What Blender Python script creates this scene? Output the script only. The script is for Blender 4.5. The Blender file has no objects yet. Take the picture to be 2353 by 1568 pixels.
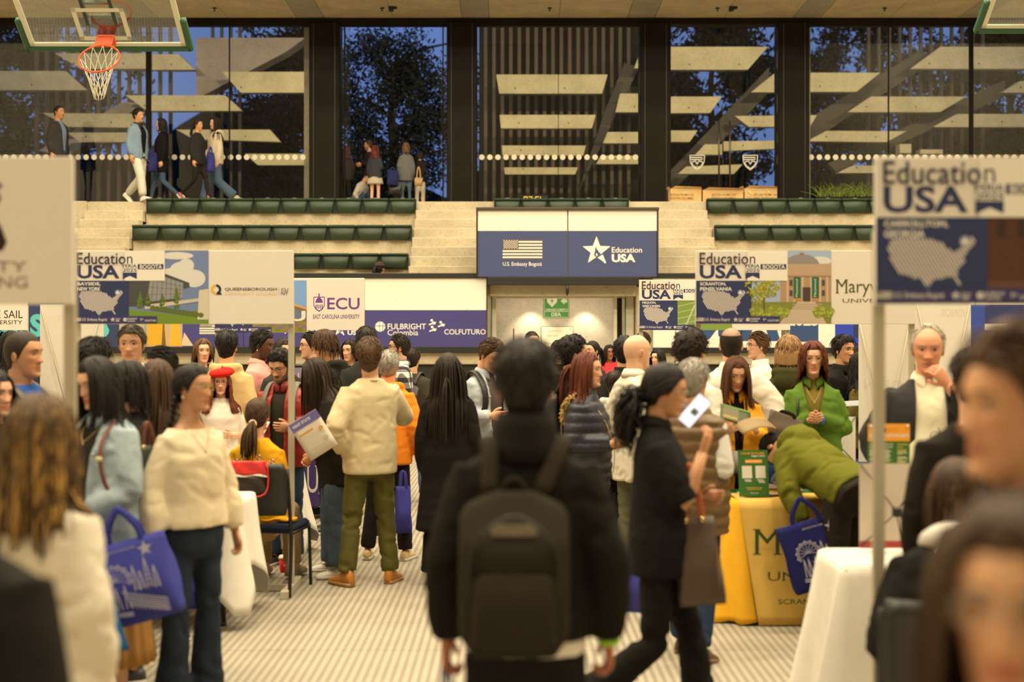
import bpy, bmesh, math, random
import numpy as np
from math import pi, sin, cos, radians as R
from mathutils import Vector, Matrix

random.seed(7)
SC = bpy.context.scene
COL = SC.collection

# ---------------------------------------------------------------- camera, sky, lights, exposure
F, HC, HY, CX = 3000.0, 1.70, 790.0, 1176.5       # focal length in px (frame 2353x1568), eye height, horizon row, centre column

def W(px, py, s):
    """World point seen at column px, row py, at the distance where a metre is s pixels."""
    return Vector(((px - CX) / s, F / s, HC - (py - HY) / s))

cam_data = bpy.data.cameras.new('camera')
cam = bpy.data.objects.new('camera', cam_data)
COL.objects.link(cam)
cam.location = (0, 0, HC)
cam.rotation_euler = (R(90), 0, 0)
cam_data.sensor_width = 36
cam_data.lens = F / 2353 * 36
cam_data.shift_y = (HY - 784) / 2353
cam_data.dof.use_dof = True
cam_data.dof.focus_distance = 13.5
cam_data.dof.aperture_fstop = 1.5
cam_data.clip_end = 500
SC.camera = cam

world = bpy.data.worlds.new('dusk_sky')
SC.world = world
world.use_nodes = True
wn = world.node_tree.nodes
wl = world.node_tree.links
wn.clear()
w_out = wn.new('ShaderNodeOutputWorld')
w_bg = wn.new('ShaderNodeBackground')
w_bg.inputs['Color'].default_value = (0.13, 0.22, 0.52, 1)
w_bg.inputs['Strength'].default_value = 0.95
wl.new(w_bg.outputs[0], w_out.inputs[0])

def area(name, loc, rot, sx, sy, power, col):
    d = bpy.data.lights.new(name, 'AREA')
    d.shape = 'RECTANGLE'; d.size = sx; d.size_y = sy; d.energy = power; d.color = col
    o = bpy.data.objects.new(name, d); COL.objects.link(o)
    o.location = loc; o.rotation_euler = rot
    return o

def spot(name, loc, target, power, col, angle=60, blend=0.5, radius=0.03):
    d = bpy.data.lights.new(name, 'SPOT')
    d.energy = power; d.color = col; d.spot_size = R(angle); d.spot_blend = blend; d.shadow_soft_size = radius
    o = bpy.data.objects.new(name, d); COL.objects.link(o)
    o.location = loc
    o.rotation_euler = (Vector(target) - Vector(loc)).to_track_quat('-Z', 'Y').to_euler()
    return o

WARM = (1.0, 0.86, 0.595)
# rows of sports-hall luminaires under the hall ceiling
for yy in (5.5, 9.5, 13.5, 17.5, 21.0):
    for xx in (-9.0, -3.0, 3.0, 9.0):
        area('hall_light', (xx, yy, 13.4), (0, 0, 0), 1.8, 0.9, (700 if yy < 6 else 400), WARM)
for yy in (-3.5, 1.0):
    for xx in (-9.0, -3.0, 3.0, 9.0):
        area('hall_light', (xx, yy, 15.4), (0, 0, 0), 1.8, 0.9, 290, WARM)
SC.view_settings.view_transform = 'Standard'
SC.view_settings.look = 'None'
SC.view_settings.exposure = 0.0
SC.view_settings.gamma = 1.0
SC.view_settings.use_curve_mapping = False

# ---------------------------------------------------------------- materials
MATS = {}

def nodes(m):
    m.use_nodes = True
    return m.node_tree.nodes, m.node_tree.links, m.node_tree.nodes['Principled BSDF']

def mat(name, col, rough=0.6, metal=0.0, noise=0.0, nscale=20.0, bump=0.0, bscale=60.0, spec=None, stretch=None, sheen=0.0):
    """Plain procedural material: colour, a noise that varies it, a noise bump."""
    if name in MATS:
        return MATS[name]
    m = bpy.data.materials.new(name)
    n, l, b = nodes(m)
    b.inputs['Roughness'].default_value = rough
    b.inputs['Metallic'].default_value = metal
    b.inputs['Base Color'].default_value = (*col, 1)
    if spec is not None:
        b.inputs['Specular IOR Level'].default_value = spec
    if sheen:
        b.inputs['Sheen Weight'].default_value = sheen
    tc = n.new('ShaderNodeTexCoord')
    src = tc.outputs['Object']
    if stretch:
        mp = n.new('ShaderNodeMapping'); mp.inputs['Scale'].default_value = stretch
        l.new(src, mp.inputs[0]); src = mp.outputs[0]
    if noise:
        t = n.new('ShaderNodeTexNoise'); t.inputs['Scale'].default_value = nscale; t.inputs['Detail'].default_value = 4
        l.new(src, t.inputs['Vector'])
        r = n.new('ShaderNodeValToRGB')
        r.color_ramp.elements[0].position = 0.3; r.color_ramp.elements[1].position = 0.7
        r.color_ramp.elements[0].color = (*[max(0, c * (1 - noise)) for c in col], 1)
        r.color_ramp.elements[1].color = (*[min(1, c * (1 + noise)) for c in col], 1)
        l.new(t.outputs['Fac'], r.inputs[0]); l.new(r.outputs[0], b.inputs['Base Color'])
    if bump:
        t2 = n.new('ShaderNodeTexNoise'); t2.inputs['Scale'].default_value = bscale; t2.inputs['Detail'].default_value = 3
        l.new(src, t2.inputs['Vector'])
        bp = n.new('ShaderNodeBump'); bp.inputs['Strength'].default_value = bump; bp.inputs['Distance'].default_value = 0.01
        l.new(t2.outputs['Fac'], bp.inputs['Height']); l.new(bp.outputs[0], b.inputs['Normal'])
    MATS[name] = m
    return m

def vmat(name, rough, noise=0.0, nscale=40.0, stretch=(1, 1, 1), bump=0.0, bscale=80.0, spec=0.4, sheen=0.0):
    """Material whose own colour is stored per vertex ('Col'), with a procedural grain over it."""
    if name in MATS:
        return MATS[name]
    m = bpy.data.materials.new(name)
    n, l, b = nodes(m)
    b.inputs['Roughness'].default_value = rough
    b.inputs['Specular IOR Level'].default_value = spec
    if sheen:
        b.inputs['Sheen Weight'].default_value = sheen
    a = n.new('ShaderNodeAttribute'); a.attribute_name = 'Col'
    tc = n.new('ShaderNodeTexCoord')
    mp = n.new('ShaderNodeMapping'); mp.inputs['Scale'].default_value = stretch
    l.new(tc.outputs['Object'], mp.inputs[0])
    t = n.new('ShaderNodeTexNoise'); t.inputs['Scale'].default_value = nscale; t.inputs['Detail'].default_value = 4
    l.new(mp.outputs[0], t.inputs['Vector'])
    mr = n.new('ShaderNodeMapRange')
    mr.inputs['From Min'].default_value = 0.3; mr.inputs['From Max'].default_value = 0.7
    mr.inputs['To Min'].default_value = 1 - noise; mr.inputs['To Max'].default_value = 1 + noise
    l.new(t.outputs['Fac'], mr.inputs['Value'])
    mul = n.new('ShaderNodeVectorMath'); mul.operation = 'SCALE'
    l.new(a.outputs['Color'], mul.inputs[0]); l.new(mr.outputs[0], mul.inputs['Scale'])
    l.new(mul.outputs[0], b.inputs['Base Color'])
    if bump:
        t2 = n.new('ShaderNodeTexNoise'); t2.inputs['Scale'].default_value = bscale; t2.inputs['Detail'].default_value = 3
        l.new(mp.outputs[0], t2.inputs['Vector'])
        bp = n.new('ShaderNodeBump'); bp.inputs['Strength'].default_value = bump; bp.inputs['Distance'].default_value = 0.01
        l.new(t2.outputs['Fac'], bp.inputs['Height']); l.new(bp.outputs[0], b.inputs['Normal'])
    MATS[name] = m
    return m

def wmat(name, col, kind='concrete', joint=None):
    """Concrete with cast stains, pores and pour marks, in world-size object coordinates."""
    if name in MATS:
        return MATS[name]
    m = bpy.data.materials.new(name)
    n, l, b = nodes(m)
    b.inputs['Roughness'].default_value = 0.75
    b.inputs['Specular IOR Level'].default_value = 0.25
    tc = n.new('ShaderNodeTexCoord')
    geo = n.new('ShaderNodeNewGeometry')
    t1 = n.new('ShaderNodeTexNoise'); t1.inputs['Scale'].default_value = 1.6; t1.inputs['Detail'].default_value = 6; t1.inputs['Roughness'].default_value = 0.65
    t2 = n.new('ShaderNodeTexNoise'); t2.inputs['Scale'].default_value = 22; t2.inputs['Detail'].default_value = 5
    l.new(geo.outputs['Position'], t1.inputs['Vector']); l.new(geo.outputs['Position'], t2.inputs['Vector'])
    r = n.new('ShaderNodeValToRGB')
    r.color_ramp.elements[0].position = 0.28; r.color_ramp.elements[1].position = 0.72
    r.color_ramp.elements[0].color = (*[c * 0.78 for c in col], 1)
    r.color_ramp.elements[1].color = (*[c * 1.12 for c in col], 1)
    l.new(t1.outputs['Fac'], r.inputs[0])
    r2 = n.new('ShaderNodeValToRGB')
    r2.color_ramp.elements[0].position = 0.25; r2.color_ramp.elements[1].position = 0.5
    r2.color_ramp.elements[0].color = (0.80, 0.78, 0.74, 1); r2.color_ramp.elements[1].color = (1, 1, 1, 1)
    l.new(t2.outputs['Fac'], r2.inputs[0])
    mx = n.new('ShaderNodeMix'); mx.data_type = 'RGBA'; mx.blend_type = 'MULTIPLY'; mx.inputs['Factor'].default_value = 1
    l.new(r.outputs[0], mx.inputs['A']); l.new(r2.outputs[0], mx.inputs['B'])
    l.new(mx.outputs['Result'], b.inputs['Base Color'])
    bp = n.new('ShaderNodeBump'); bp.inputs['Strength'].default_value = 0.25; bp.inputs['Distance'].default_value = 0.01
    l.new(t2.outputs['Fac'], bp.inputs['Height']); l.new(bp.outputs[0], b.inputs['Normal'])
    MATS[name] = m
    return m

# ---------------------------------------------------------------- mesh building
class Geo:
    """Collects vertices, faces, colours and material slots; build() links them as ONE mesh object."""
    def __init__(self):
        self.v, self.f, self.c, self.mi, self.n = [], [], [], [], 0
        self.ch, self.cur = [], None
    def add(self, v, f, col=None, mi=0):
        v = np.asarray(v, float).reshape(-1, 3)
        o = self.n
        self.ch.append((self.cur, len(self.v), len(self.f), len(f)))
        self.v.append(v); self.n += len(v)
        for q in f:
            self.f.append([i + o for i in q])
        self.mi += [mi] * len(f)
        if col is None:
            col = (1, 1, 1)
        col = np.asarray(col, float)
        self.c.append(np.broadcast_to(col, (len(v), 3)).copy() if col.ndim == 1 else col)
        return self
    def arr(self):
        return np.concatenate(self.v) if self.v else np.zeros((0, 3))
    # shapes
    def box(self, a, b, col=None, mi=0, bevel=0.0):
        (x0, y0, z0), (x1, y1, z1) = a, b
        if x0 > x1: x0, x1 = x1, x0
        if y0 > y1: y0, y1 = y1, y0
        if z0 > z1: z0, z1 = z1, z0
        if bevel <= 0:
            v = [(x0,y0,z0),(x1,y0,z0),(x1,y1,z0),(x0,y1,z0),(x0,y0,z1),(x1,y0,z1),(x1,y1,z1),(x0,y1,z1)]
            f = [(3,2,1,0),(4,5,6,7),(0,1,5,4),(1,2,6,5),(2,3,7,6),(3,0,4,7)]
            return self.add(v, f, col, mi)
        e = min(bevel, (x1-x0)/2.01, (y1-y0)/2.01, (z1-z0)/2.01)
        rings = []
        for z, k in ((z0, e), (z0 + e, 0), (z1 - e, 0), (z1, e)):
            X0, X1, Y0, Y1 = x0 + k, x1 - k, y0 + k, y1 - k
            c = e if k == 0 else e * 0.4
            rings.append([(X0+c,Y0,z),(X1-c,Y0,z),(X1,Y0+c,z),(X1,Y1-c,z),(X1-c,Y1,z),(X0+c,Y1,z),(X0,Y1-c,z),(X0,Y0+c,z)])
        return self.loft(rings, col=col, mi=mi)
    def loft(self, rings, col=None, mi=0, caps=True, closed=True):
        m, n = len(rings), len(rings[0])
        v = np.concatenate([np.asarray(r, float) for r in rings])
        f = []
        w = n if closed else n - 1
        for i in range(m - 1):
            for j in range(w):
                k = (j + 1) % n
                f.append((i*n+j, i*n+k, (i+1)*n+k, (i+1)*n+j))
        if caps and closed:
            f.append(tuple(range(n - 1, -1, -1))); f.append(tuple((m-1)*n + j for j in range(n)))
        return self.add(v, f, col, mi)
    def tube(self, path, rad, n=8, col=None, mi=0, flat=1.0, ref=None, caps=True):
        return self.loft(tube_rings(path, rad, n, flat, ref), col, mi, caps)
    def sphere(self, c, r, nu=10, nv=7, col=None, mi=0):
        r = np.broadcast_to(np.asarray(r, float), (3,))
        rings = []
        for i in range(1, nv):
            a = pi * i / nv
            rings.append([(c[0] + r[0]*sin(a)*cos(2*pi*j/nu), c[1] + r[1]*sin(a)*sin(2*pi*j/nu), c[2] - r[2]*cos(a)) for j in range(nu)])
        v = np.concatenate([np.asarray(q) for q in rings] + [np.array([[c[0], c[1], c[2] - r[2]], [c[0], c[1], c[2] + r[2]]])])
        f = []
        m = nv - 1
        for i in range(m - 1):
            for j in range(nu):
                k = (j + 1) % nu
                f.append((i*nu+j, i*nu+k, (i+1)*nu+k, (i+1)*nu+j))
        for j in range(nu):
            k = (j + 1) % nu
            f.append((m*nu, k, j)); f.append((m*nu + 1, (m-1)*nu + j, (m-1)*nu + k))
        return self.add(v, f, col, mi)
    def prism(self, poly, y0, y1, col=None, mi=0):
        """Polygon given as (x, z) points, extruded from y0 (front) to y1."""
        n = len(poly)
        v = [(x, y0, z) for x, z in poly] + [(x, y1, z) for x, z in poly]
        f = [tuple(range(n)), tuple(range(2*n-1, n-1, -1))] + [(i, i + n, (i+1) % n + n, (i+1) % n) for i in range(n)]
        return self.add(v, f, col, mi)
    def quadxz(self, x0, z0, x1, z1, y, th=0.0015, col=None, mi=0):
        return self.box((x0, y - th, z0), (x1, y, z1), col, mi)
    def transform(self, M, start=0):
        A = np.array(M)
        for i in range(start, len(self.v)):
            self.v[i] = self.v[i] @ A[:3, :3].T + A[:3, 3]
        return self
    def mesh(self, name, smooth=True, cols=True):
        me = bpy.data.meshes.new(name)
        me.from_pydata(self.arr().tolist(), [], self.f)
        if cols and self.c:
            set_cols(me, np.concatenate(self.c))
        if smooth:
            me.shade_smooth()
        if any(self.mi):
            me.polygons.foreach_set('material_index', self.mi)
        me.update()
        return me
    def build_split(self, name, material, parent):
        """Links what was drawn as separate parts: each line of lettering, emblem, flag, map or picture its own object."""
        out, order, run = {}, [], 0
        last = 0
        for cur, vi, fi, nf in self.ch:
            if cur is None:
                if last is not None: run += 1
                key = (name, run)
            else:
                key = cur
            last = cur
            if key not in out: out[key] = Geo(); order.append(key)
            out[key].add(self.v[vi], [[q - sum(len(a) for a in self.v[:vi]) for q in f] for f in self.f[fi:fi + nf]] if vi < 1 else [[q - self.off[vi] for q in f] for f in self.f[fi:fi + nf]], self.c[vi])
        for key in order:
            out[key].build(key[0], material, parent, False)
    @property
    def off(self):
        if not hasattr(self, '_off') or len(self._off) != len(self.v):
            self._off = np.r_[0, np.cumsum([len(a) for a in self.v])][:-1].astype(int).tolist()
        return self._off
    def build(self, name, material, parent=None, smooth=True, loc=None, cols=True):
        o = bpy.data.objects.new(name, self.mesh(name, smooth, cols))
        for m in (material if isinstance(material, (list, tuple)) else [material]):
            o.data.materials.append(m)
        COL.objects.link(o)
        if parent is not None:
            o.parent = parent
        if loc is not None:
            o.location = loc
        return o

def set_cols(me, c):
    at = me.color_attributes.new('Col', 'FLOAT_COLOR', 'POINT')
    a = np.ones((len(c), 4), np.float32); a[:, :3] = np.clip(c, 0, 1)
    at.data.foreach_set('color', a.ravel())

def tube_rings(path, rad, n=8, flat=1.0, ref=None):
    P = np.asarray(path, float)
    m = len(P)
    rad = np.broadcast_to(np.asarray(rad, float), (m,)) if np.ndim(rad) <= 1 else np.asarray(rad)
    T = np.gradient(P, axis=0)
    T /= np.linalg.norm(T, axis=1)[:, None] + 1e-9
    u = np.array(ref, float) if ref is not None else (np.array([1., 0, 0]) if abs(T[0][0]) < 0.8 else np.array([0, 1., 0]))
    rings = []
    ang = np.linspace(0, 2*pi, n, endpoint=False)
    for i in range(m):
        u = u - T[i] * u.dot(T[i]); u /= np.linalg.norm(u) + 1e-9
        w = np.cross(T[i], u)
        rings.append(P[i] + rad[i] * (np.cos(ang)[:, None] * u + flat * np.sin(ang)[:, None] * w))
    return rings

def smooth_path(pts, n=12):
    """Catmull-Rom through pts."""
    P = np.asarray(pts, float)
    P = np.vstack([2*P[0]-P[1], P, 2*P[-1]-P[-2]])
    out = []
    segs = len(P) - 3
    for t in np.linspace(0, segs - 1e-6, n):
        i = int(t); u = t - i
        a, b, c, d = P[i], P[i+1], P[i+2], P[i+3]
        out.append(0.5*((2*b) + (c-a)*u + (2*a-5*b+4*c-d)*u*u + (3*b-a-3*c+d)*u**3))
    return np.array(out)

def tag(o, label=None, cat=None, group=None, kind=None):
    if label: o['label'] = label
    if cat: o['category'] = cat
    if group: o['group'] = group
    if kind: o['kind'] = kind
    return o

def thing(name, label, cat, loc=(0, 0, 0), rz=0.0, group=None):
    o = bpy.data.objects.new(name, None)
    COL.objects.link(o)
    o.location = loc; o.rotation_euler = (0, 0, rz)
    o.empty_display_size = 0.1
    return tag(o, label, cat, group)

def obj(name, me, m, parent=None):
    o = bpy.data.objects.new(name, me)
    if m is not None and not me.materials:
        me.materials.append(m)
    COL.objects.link(o)
    if parent is not None:
        o.parent = parent
    return o

# one work scene for modifiers, so that evaluating one mesh does not evaluate the whole scene
TMP = bpy.data.scenes.new('work')

def evaluate(me, mods):
    ob = bpy.data.objects.new('work', me)
    TMP.collection.objects.link(ob)
    for kind, kw in mods:
        md = ob.modifiers.new(kind, kind)
        for k, val in kw.items():
            setattr(md, k, val)
    with bpy.context.temp_override(scene=TMP, view_layer=TMP.view_layers[0]):
        dg = bpy.context.evaluated_depsgraph_get()
    dg.update()
    out = bpy.data.meshes.new_from_object(ob.evaluated_get(dg), depsgraph=dg)
    TMP.collection.objects.unlink(ob)
    bpy.data.objects.remove(ob); bpy.data.meshes.remove(me)
    return out

def remesh(geo, voxel, smooth=4, factor=0.5):
    me = geo.mesh('work', False, False)
    mods = [('REMESH', dict(mode='VOXEL', voxel_size=voxel, use_smooth_shade=True))]
    if smooth:
        mods.append(('SMOOTH', dict(factor=factor, iterations=smooth)))
    return evaluate(me, mods)

def verts(me):
    a = np.empty(len(me.vertices) * 3, np.float32); me.vertices.foreach_get('co', a)
    return a.reshape(-1, 3).astype(float)

def normals(me):
    a = np.empty(len(me.vertices) * 3, np.float32); me.vertices.foreach_get('normal', a)
    return a.reshape(-1, 3).astype(float)

def set_verts(me, v):
    me.vertices.foreach_set('co', np.asarray(v, np.float32).ravel()); me.update()

RNG = np.random.default_rng(11)

def fnoise(P, freq, seed=0, n=7):
    """Smooth pseudo-noise: a sum of sines in random directions."""
    g = np.random.default_rng(seed)
    out = np.zeros(len(P))
    for i in range(n):
        d = g.normal(size=3); d /= np.linalg.norm(d)
        out += np.sin(P @ d * freq * g.uniform(0.6, 1.7) * 2 * pi + g.uniform(0, 6.28))
    return out / math.sqrt(n)

def clip_field(V, T, fld):
    """Keeps the part of triangles where fld > 0, cutting along fld = 0. Returns V, T."""
    V = list(map(tuple, V)); new = {}
    def cut(i, j):
        k = (i, j) if i < j else (j, i)
        if k not in new:
            t = fld[i] / (fld[i] - fld[j])
            a, b = V[i], V[j]
            new[k] = len(V); V.append(tuple(a[q] + t * (b[q] - a[q]) for q in range(3)))
        return new[k]
    out = []
    for t in T:
        keep = [fld[i] > 0 for i in t]
        if all(keep): out.append(tuple(t)); continue
        if not any(keep): continue
        poly = []
        m = len(t)
        for a in range(m):
            i, j = t[a], t[(a + 1) % m]
            if fld[i] > 0: poly.append(i)
            if (fld[i] > 0) != (fld[j] > 0): poly.append(cut(i, j))
        if len(poly) >= 3: out.append(tuple(poly))
    V = np.array(V)
    used = sorted({i for t in out for i in t})
    mp = {o: i for i, o in enumerate(used)}
    return V[used], [tuple(mp[i] for i in t) for t in out]

def clip_mesh(me, fld, thick=0.006):
    V = verts(me)
    T = [tuple(p.vertices) for p in me.polygons]
    V, T = clip_field(V, T, fld)
    bpy.data.meshes.remove(me)
    m2 = bpy.data.meshes.new('work'); m2.from_pydata(V.tolist(), [], T); m2.update()
    m2 = evaluate(m2, [('SOLIDIFY', dict(thickness=thick, offset=-1))]) if thick else m2
    m2.shade_smooth()
    return m2
# ---------------------------------------------------------------- people: shapes in a 1.75 m person's torso space
# torso space: origin at the pelvis centre (0.93 m above the soles), facing -Y, +X the person's left hand side
SECT = {  # z, half width, half depth, y shift of the bare trunk
    'm': [(-.12,.160,.110,.0),(0,.158,.108,.0),(.12,.142,.098,.0),(.25,.155,.104,-.004),(.36,.168,.108,-.004),(.43,.170,.098,.004),(.475,.155,.078,.010),(.51,.112,.066,.014),(.535,.078,.060,.016)],
    'f': [(-.12,.165,.108,.0),(0,.162,.106,.0),(.12,.124,.086,.0),(.25,.136,.096,-.006),(.34,.146,.108,-.010),(.42,.148,.088,.002),(.470,.134,.068,.010),(.505,.095,.058,.014),(.535,.066,.054,.016)],
}
SKIN = {'light': (.80,.52,.38), 'fair': (.84,.56,.43), 'tan': (.64,.38,.24), 'brown': (.50,.27,.16), 'dark': (.15,.075,.045), 'ruddy': (.78,.42,.30), 'olive': (.66,.42,.27)}
HAIR = {'black': (.012,.009,.008), 'dark': (.022,.014,.010), 'brown': (.060,.030,.016), 'mid': (.12,.060,.028), 'light': (.26,.14,.06), 'red': (.16,.042,.020),
        'auburn': (.11,.028,.014), 'grey': (.30,.27,.23), 'white': (.55,.50,.42), 'blond': (.34,.19,.07)}

def ell_r(s, c, a, b, cy):
    A = s*s/(a*a) + c*c/(b*b); B = 2*c*cy/(b*b); C = cy*cy/(b*b) - 1
    D = B*B - 4*A*C
    return np.where(D > 0, np.maximum((-B + np.sqrt(np.maximum(D, 0))) / (2*A), 0), 0)

FZ = [-.120,-.110,-.096,-.075,-.050,-.02,.01,.04,.07,.10]
FW = [.018,.033,.044,.052,.058,.063,.066,.067,.062,.04]
FF = [-.076,-.087,-.088,-.086,-.085,-.085,-.083,-.089,-.083,-.06]
FB = [-.05,-.018,.008,.022,.03,.03,.03,.03,.03,.03]
HEADS = {}

def head_base(ns, nf, sex):
    """Head and neck as a grid of rings r(phi, z) about the head's axis; phi = 0 faces -Y."""
    key = (ns, nf, sex)
    if key in HEADS:
        return HEADS[key]
    u = np.linspace(-pi, pi, ns, endpoint=False)
    phi = u - .55*np.sin(u)
    al = np.linspace(R(16), R(86), max(7, nf // 3))
    zs = np.concatenate([[-.150, -.135, -.124], np.linspace(-.117, .052, nf), .035 + .088*np.sin(al)])
    s, c = np.sin(phi)[None], np.cos(phi)[None]
    z = zs[:, None]
    kz = (z - .035) / np.where(z > .035, .088, .125)
    k = np.sqrt(np.maximum(1 - kz*kz, 0)) + 1e-4
    kk = np.where(z < .035, k**0.8, k)
    r1 = ell_r(s, c, .0765*kk, .098*kk, .010*np.ones_like(k)*np.minimum(1, kk*1.2))
    jw = .92 if sex == 'f' else 1.0
    w = np.interp(z, FZ, FW) * np.where(z < .0, jw, 1); yf = np.interp(z, FZ, FF); yb = np.interp(z, FZ, FB)
    r2 = ell_r(s, c, w, (yb - yf)/2, (yf + yb)/2)
    r2 = np.where((z < -.1185) | (z > .085), 0, r2)
    nr = .049 if sex == 'f' else .058
    r3 = ell_r(s, c, nr*np.ones_like(z), (nr + .002)*np.ones_like(z), .024*np.ones_like(z))
    r3 = np.where(z > -.045, 0.0, r3)
    p = 14
    r = (r1**p + r2**p + r3**p)**(1/p)
    for _ in range(2):
        q = r.copy()
        q[1:-1] = .5*r[1:-1] + .25*(r[:-2] + r[2:])
        r = .5*q + .25*(np.roll(q, 1, 1) + np.roll(q, -1, 1))
    HEADS[key] = (phi, zs, r)
    return HEADS[key]

def gauss(x, m, s):
    return np.exp(-((x - m)/s)**2 / 2)

def face_bumps(P, nose=1.0):
    x, y, z = P[:, 0], P[:, 1], P[:, 2]
    front = np.clip((-y - .035)/.03, 0, 1)
    ax = np.abs(x)
    d = np.zeros(len(P))
    t = np.clip((.022 - z)/.054, 0, 1)                      # 0 at the bridge, 1 at the tip
    ridge = (.003 + .021*t**1.3) * np.where(z < -.032, np.exp(-((z + .032)/.0065)**2), 1) * (z < .024)
    d += nose*ridge*np.exp(-(x/(.0085 + .0055*t))**2 / 1.6)
    d += nose*.006*gauss(ax, .014, .006)*gauss(z, -.031, .007)      # nostril wings
    d -= .0095*gauss(ax, .031, .015)*gauss(z, .010, .0095)        # sockets
    d += .0045*gauss(ax, .028, .018)*gauss(z, .031, .008)         # brow
    d += .005*gauss(ax, .045, .014)*gauss(z, -.014, .013)         # cheekbone
    d += .0055*gauss(x, 0, .017)*gauss(z, -.0600, .0042) + .0065*gauss(x, 0, .016)*gauss(z, -.0735, .005)
    d -= .0045*gauss(x, 0, .021)*gauss(z, -.0665, .0022)          # mouth line
    d -= .003*gauss(x, 0, .02)*gauss(z, -.086, .005)
    d += .006*gauss(x, 0, .016)*gauss(z, -.104, .010)             # chin
    Q = P.copy()
    Q[:, 1] -= d*front
    return Q

def hairline(phi, style=None):
    a = np.degrees(np.abs(phi))
    if style == 'bald':
        return np.interp(a, [0, 70, 85, 100, 112, 125, 180], [.2, .2, .115, .02, .0, -.05, -.08])
    if style == 'receding':
        return np.interp(a, [0, 40, 56, 66, 75, 85, 100, 112, 125, 180], [.119, .119, .098, .055, .0, -.022, .0, -.03, -.065, -.085])
    return np.interp(a, [0, 35, 50, 62, 75, 85, 100, 112, 125, 180], [.076, .079, .058, .034, .0, -.022, .0, -.03, -.065, -.088])

def rotm(pitch, yaw, tilt=0):
    """Head turn: yaw to the person's left (+X), pitch down positive, tilt towards +X."""
    return np.array(Matrix.Rotation(R(yaw), 3, 'Z') @ Matrix.Rotation(R(pitch), 3, 'X') @ Matrix.Rotation(R(tilt), 3, 'Y'))

HPIV = np.array([0, .015, -.11])
HOFF = np.array([0, -.010, .706])

class Head:
    def __init__(self, rot, sc=1.0):
        self.Rm = rot; self.sc = sc
    def __call__(self, P, w=1.0):
        P = np.asarray(P, float)
        q = (P - HPIV)*self.sc
        rot = q @ self.Rm.T
        w = np.broadcast_to(np.asarray(w, float), (len(P),))[:, None]
        return (q*(1 - w) + rot*w) + HPIV + HOFF
    def inv(self, Q):
        return ((np.asarray(Q) - HOFF - HPIV) @ self.Rm)/self.sc + HPIV
    def dirs(self, D):
        return np.asarray(D) @ self.Rm.T

def sup(phi, a, b, n=2.4):
    s, c = np.sin(phi), np.cos(phi)
    return np.stack([a*np.sign(s)*np.abs(s)**(2/n), -b*np.sign(c)*np.abs(c)**(2/n)], 1)

def hand_geo(g, wrist, d, t, n, col, curl=22, scale=1.0, spread=0.004):
    """Palm and five separate fingers. d: along the hand, t: thumb side, n: palm side."""
    wrist, d, t, n = (np.asarray(q, float) for q in (wrist, d, t, n))
    w = lambda a, b, c: wrist + scale*(a*d + b*t + c*n)
    secs = [(-.03,.026,.021),(0,.027,.019),(.03,.036,.017),(.06,.041,.015),(.085,.041,.013),(.097,.036,.009)]
    ang = np.linspace(0, 2*pi, 10, endpoint=False)
    g.loft([[w(a, hw*cos(q), hd*sin(q)) for q in ang] for a, hw, hd in secs], col=col)
    for i, (o, L, rr) in enumerate(((.030,.072,.0088),(.010,.080,.0090),(-.010,.074,.0086),(-.029,.058,.0076))):
        c = R(curl + 4*i); p = np.array([.088 - .004*(i == 3), o, 0.0]); a = c*.5
        pts = [p - np.array([.02, 0, 0]), p]
        for seg in (.45, .30, .25):
            p = p + L*seg*np.array([cos(a), spread*(1.5 - i)*6*seg, sin(a)]); pts.append(p); a += c
        g.tube([w(*q) for q in pts], np.array([rr, rr, rr*.98, rr*.88, rr*.66])*scale, 7, col)
    tp = [(.012,.018,.004),(.035,.042,.012),(.060,.056,.022),(.084,.060,.032)]
    g.tube([w(*q) for q in tp], np.array([.013,.0115,.0100,.0072])*scale, 7, col)

ARMS = {
    'down': ((.038,.03,-.27), (.045,-.02,-.52)),
    'relaxed': ((.045,.05,-.26), (.035,-.06,-.49)),
    'bent': ((.045,.04,-.26), (-.05,-.20,-.25)),
    'clasp': ((.075,.02,-.26), (-.105,-.20,-.19)),
    'read': ((.06,.0,-.26), (-.04,-.22,-.16)),
    'up': ((.05,-.08,-.24), (.0,-.26,-.06)),
    'chin': ((.10,-.11,-.22), (-.085,-.20,-.01)),
    'hip': ((.16,.08,-.22), (.05,-.04,-.40)),
    'pocket': ((.12,.07,-.25), (.03,-.03,-.44)),
    'front': ((.06,-.05,-.26), (-.08,-.19,-.40)),
}
LEGS = {
    'stand': (((.095,-.01,-.44), (.10,.02,-.85), 0), ((.095,-.01,-.44), (.10,.02,-.85), 0)),
    'apart': (((.13,-.01,-.44), (.18,.02,-.845), 0), ((.12,-.01,-.44), (.15,.02,-.85), 0)),
    'walk': (((.09,-.14,-.42), (.09,-.20,-.84), -8), ((.09,.02,-.45), (.09,.36,-.74), 42)),
    'walk2': (((.09,.02,-.45), (.09,.36,-.74), 42), ((.09,-.14,-.42), (.09,-.20,-.84), -8)),
    'step': (((.10,-.07,-.44), (.11,-.09,-.85), 0), ((.10,.03,-.44), (.11,.16,-.83), 12)),
    'sit': (((.11,-.42,.0), (.11,-.44,-.40), 0), ((.11,-.42,.0), (.11,-.44,-.40), 0)),
    'situnder': (((.11,-.42,.0), (.10,-.14,-.37), 25), ((.11,-.42,.0), (.13,-.20,-.39), 15)),
}

def seg(a, b, t):
    return np.asarray(a)*(1 - t) + np.asarray(b)*t

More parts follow.
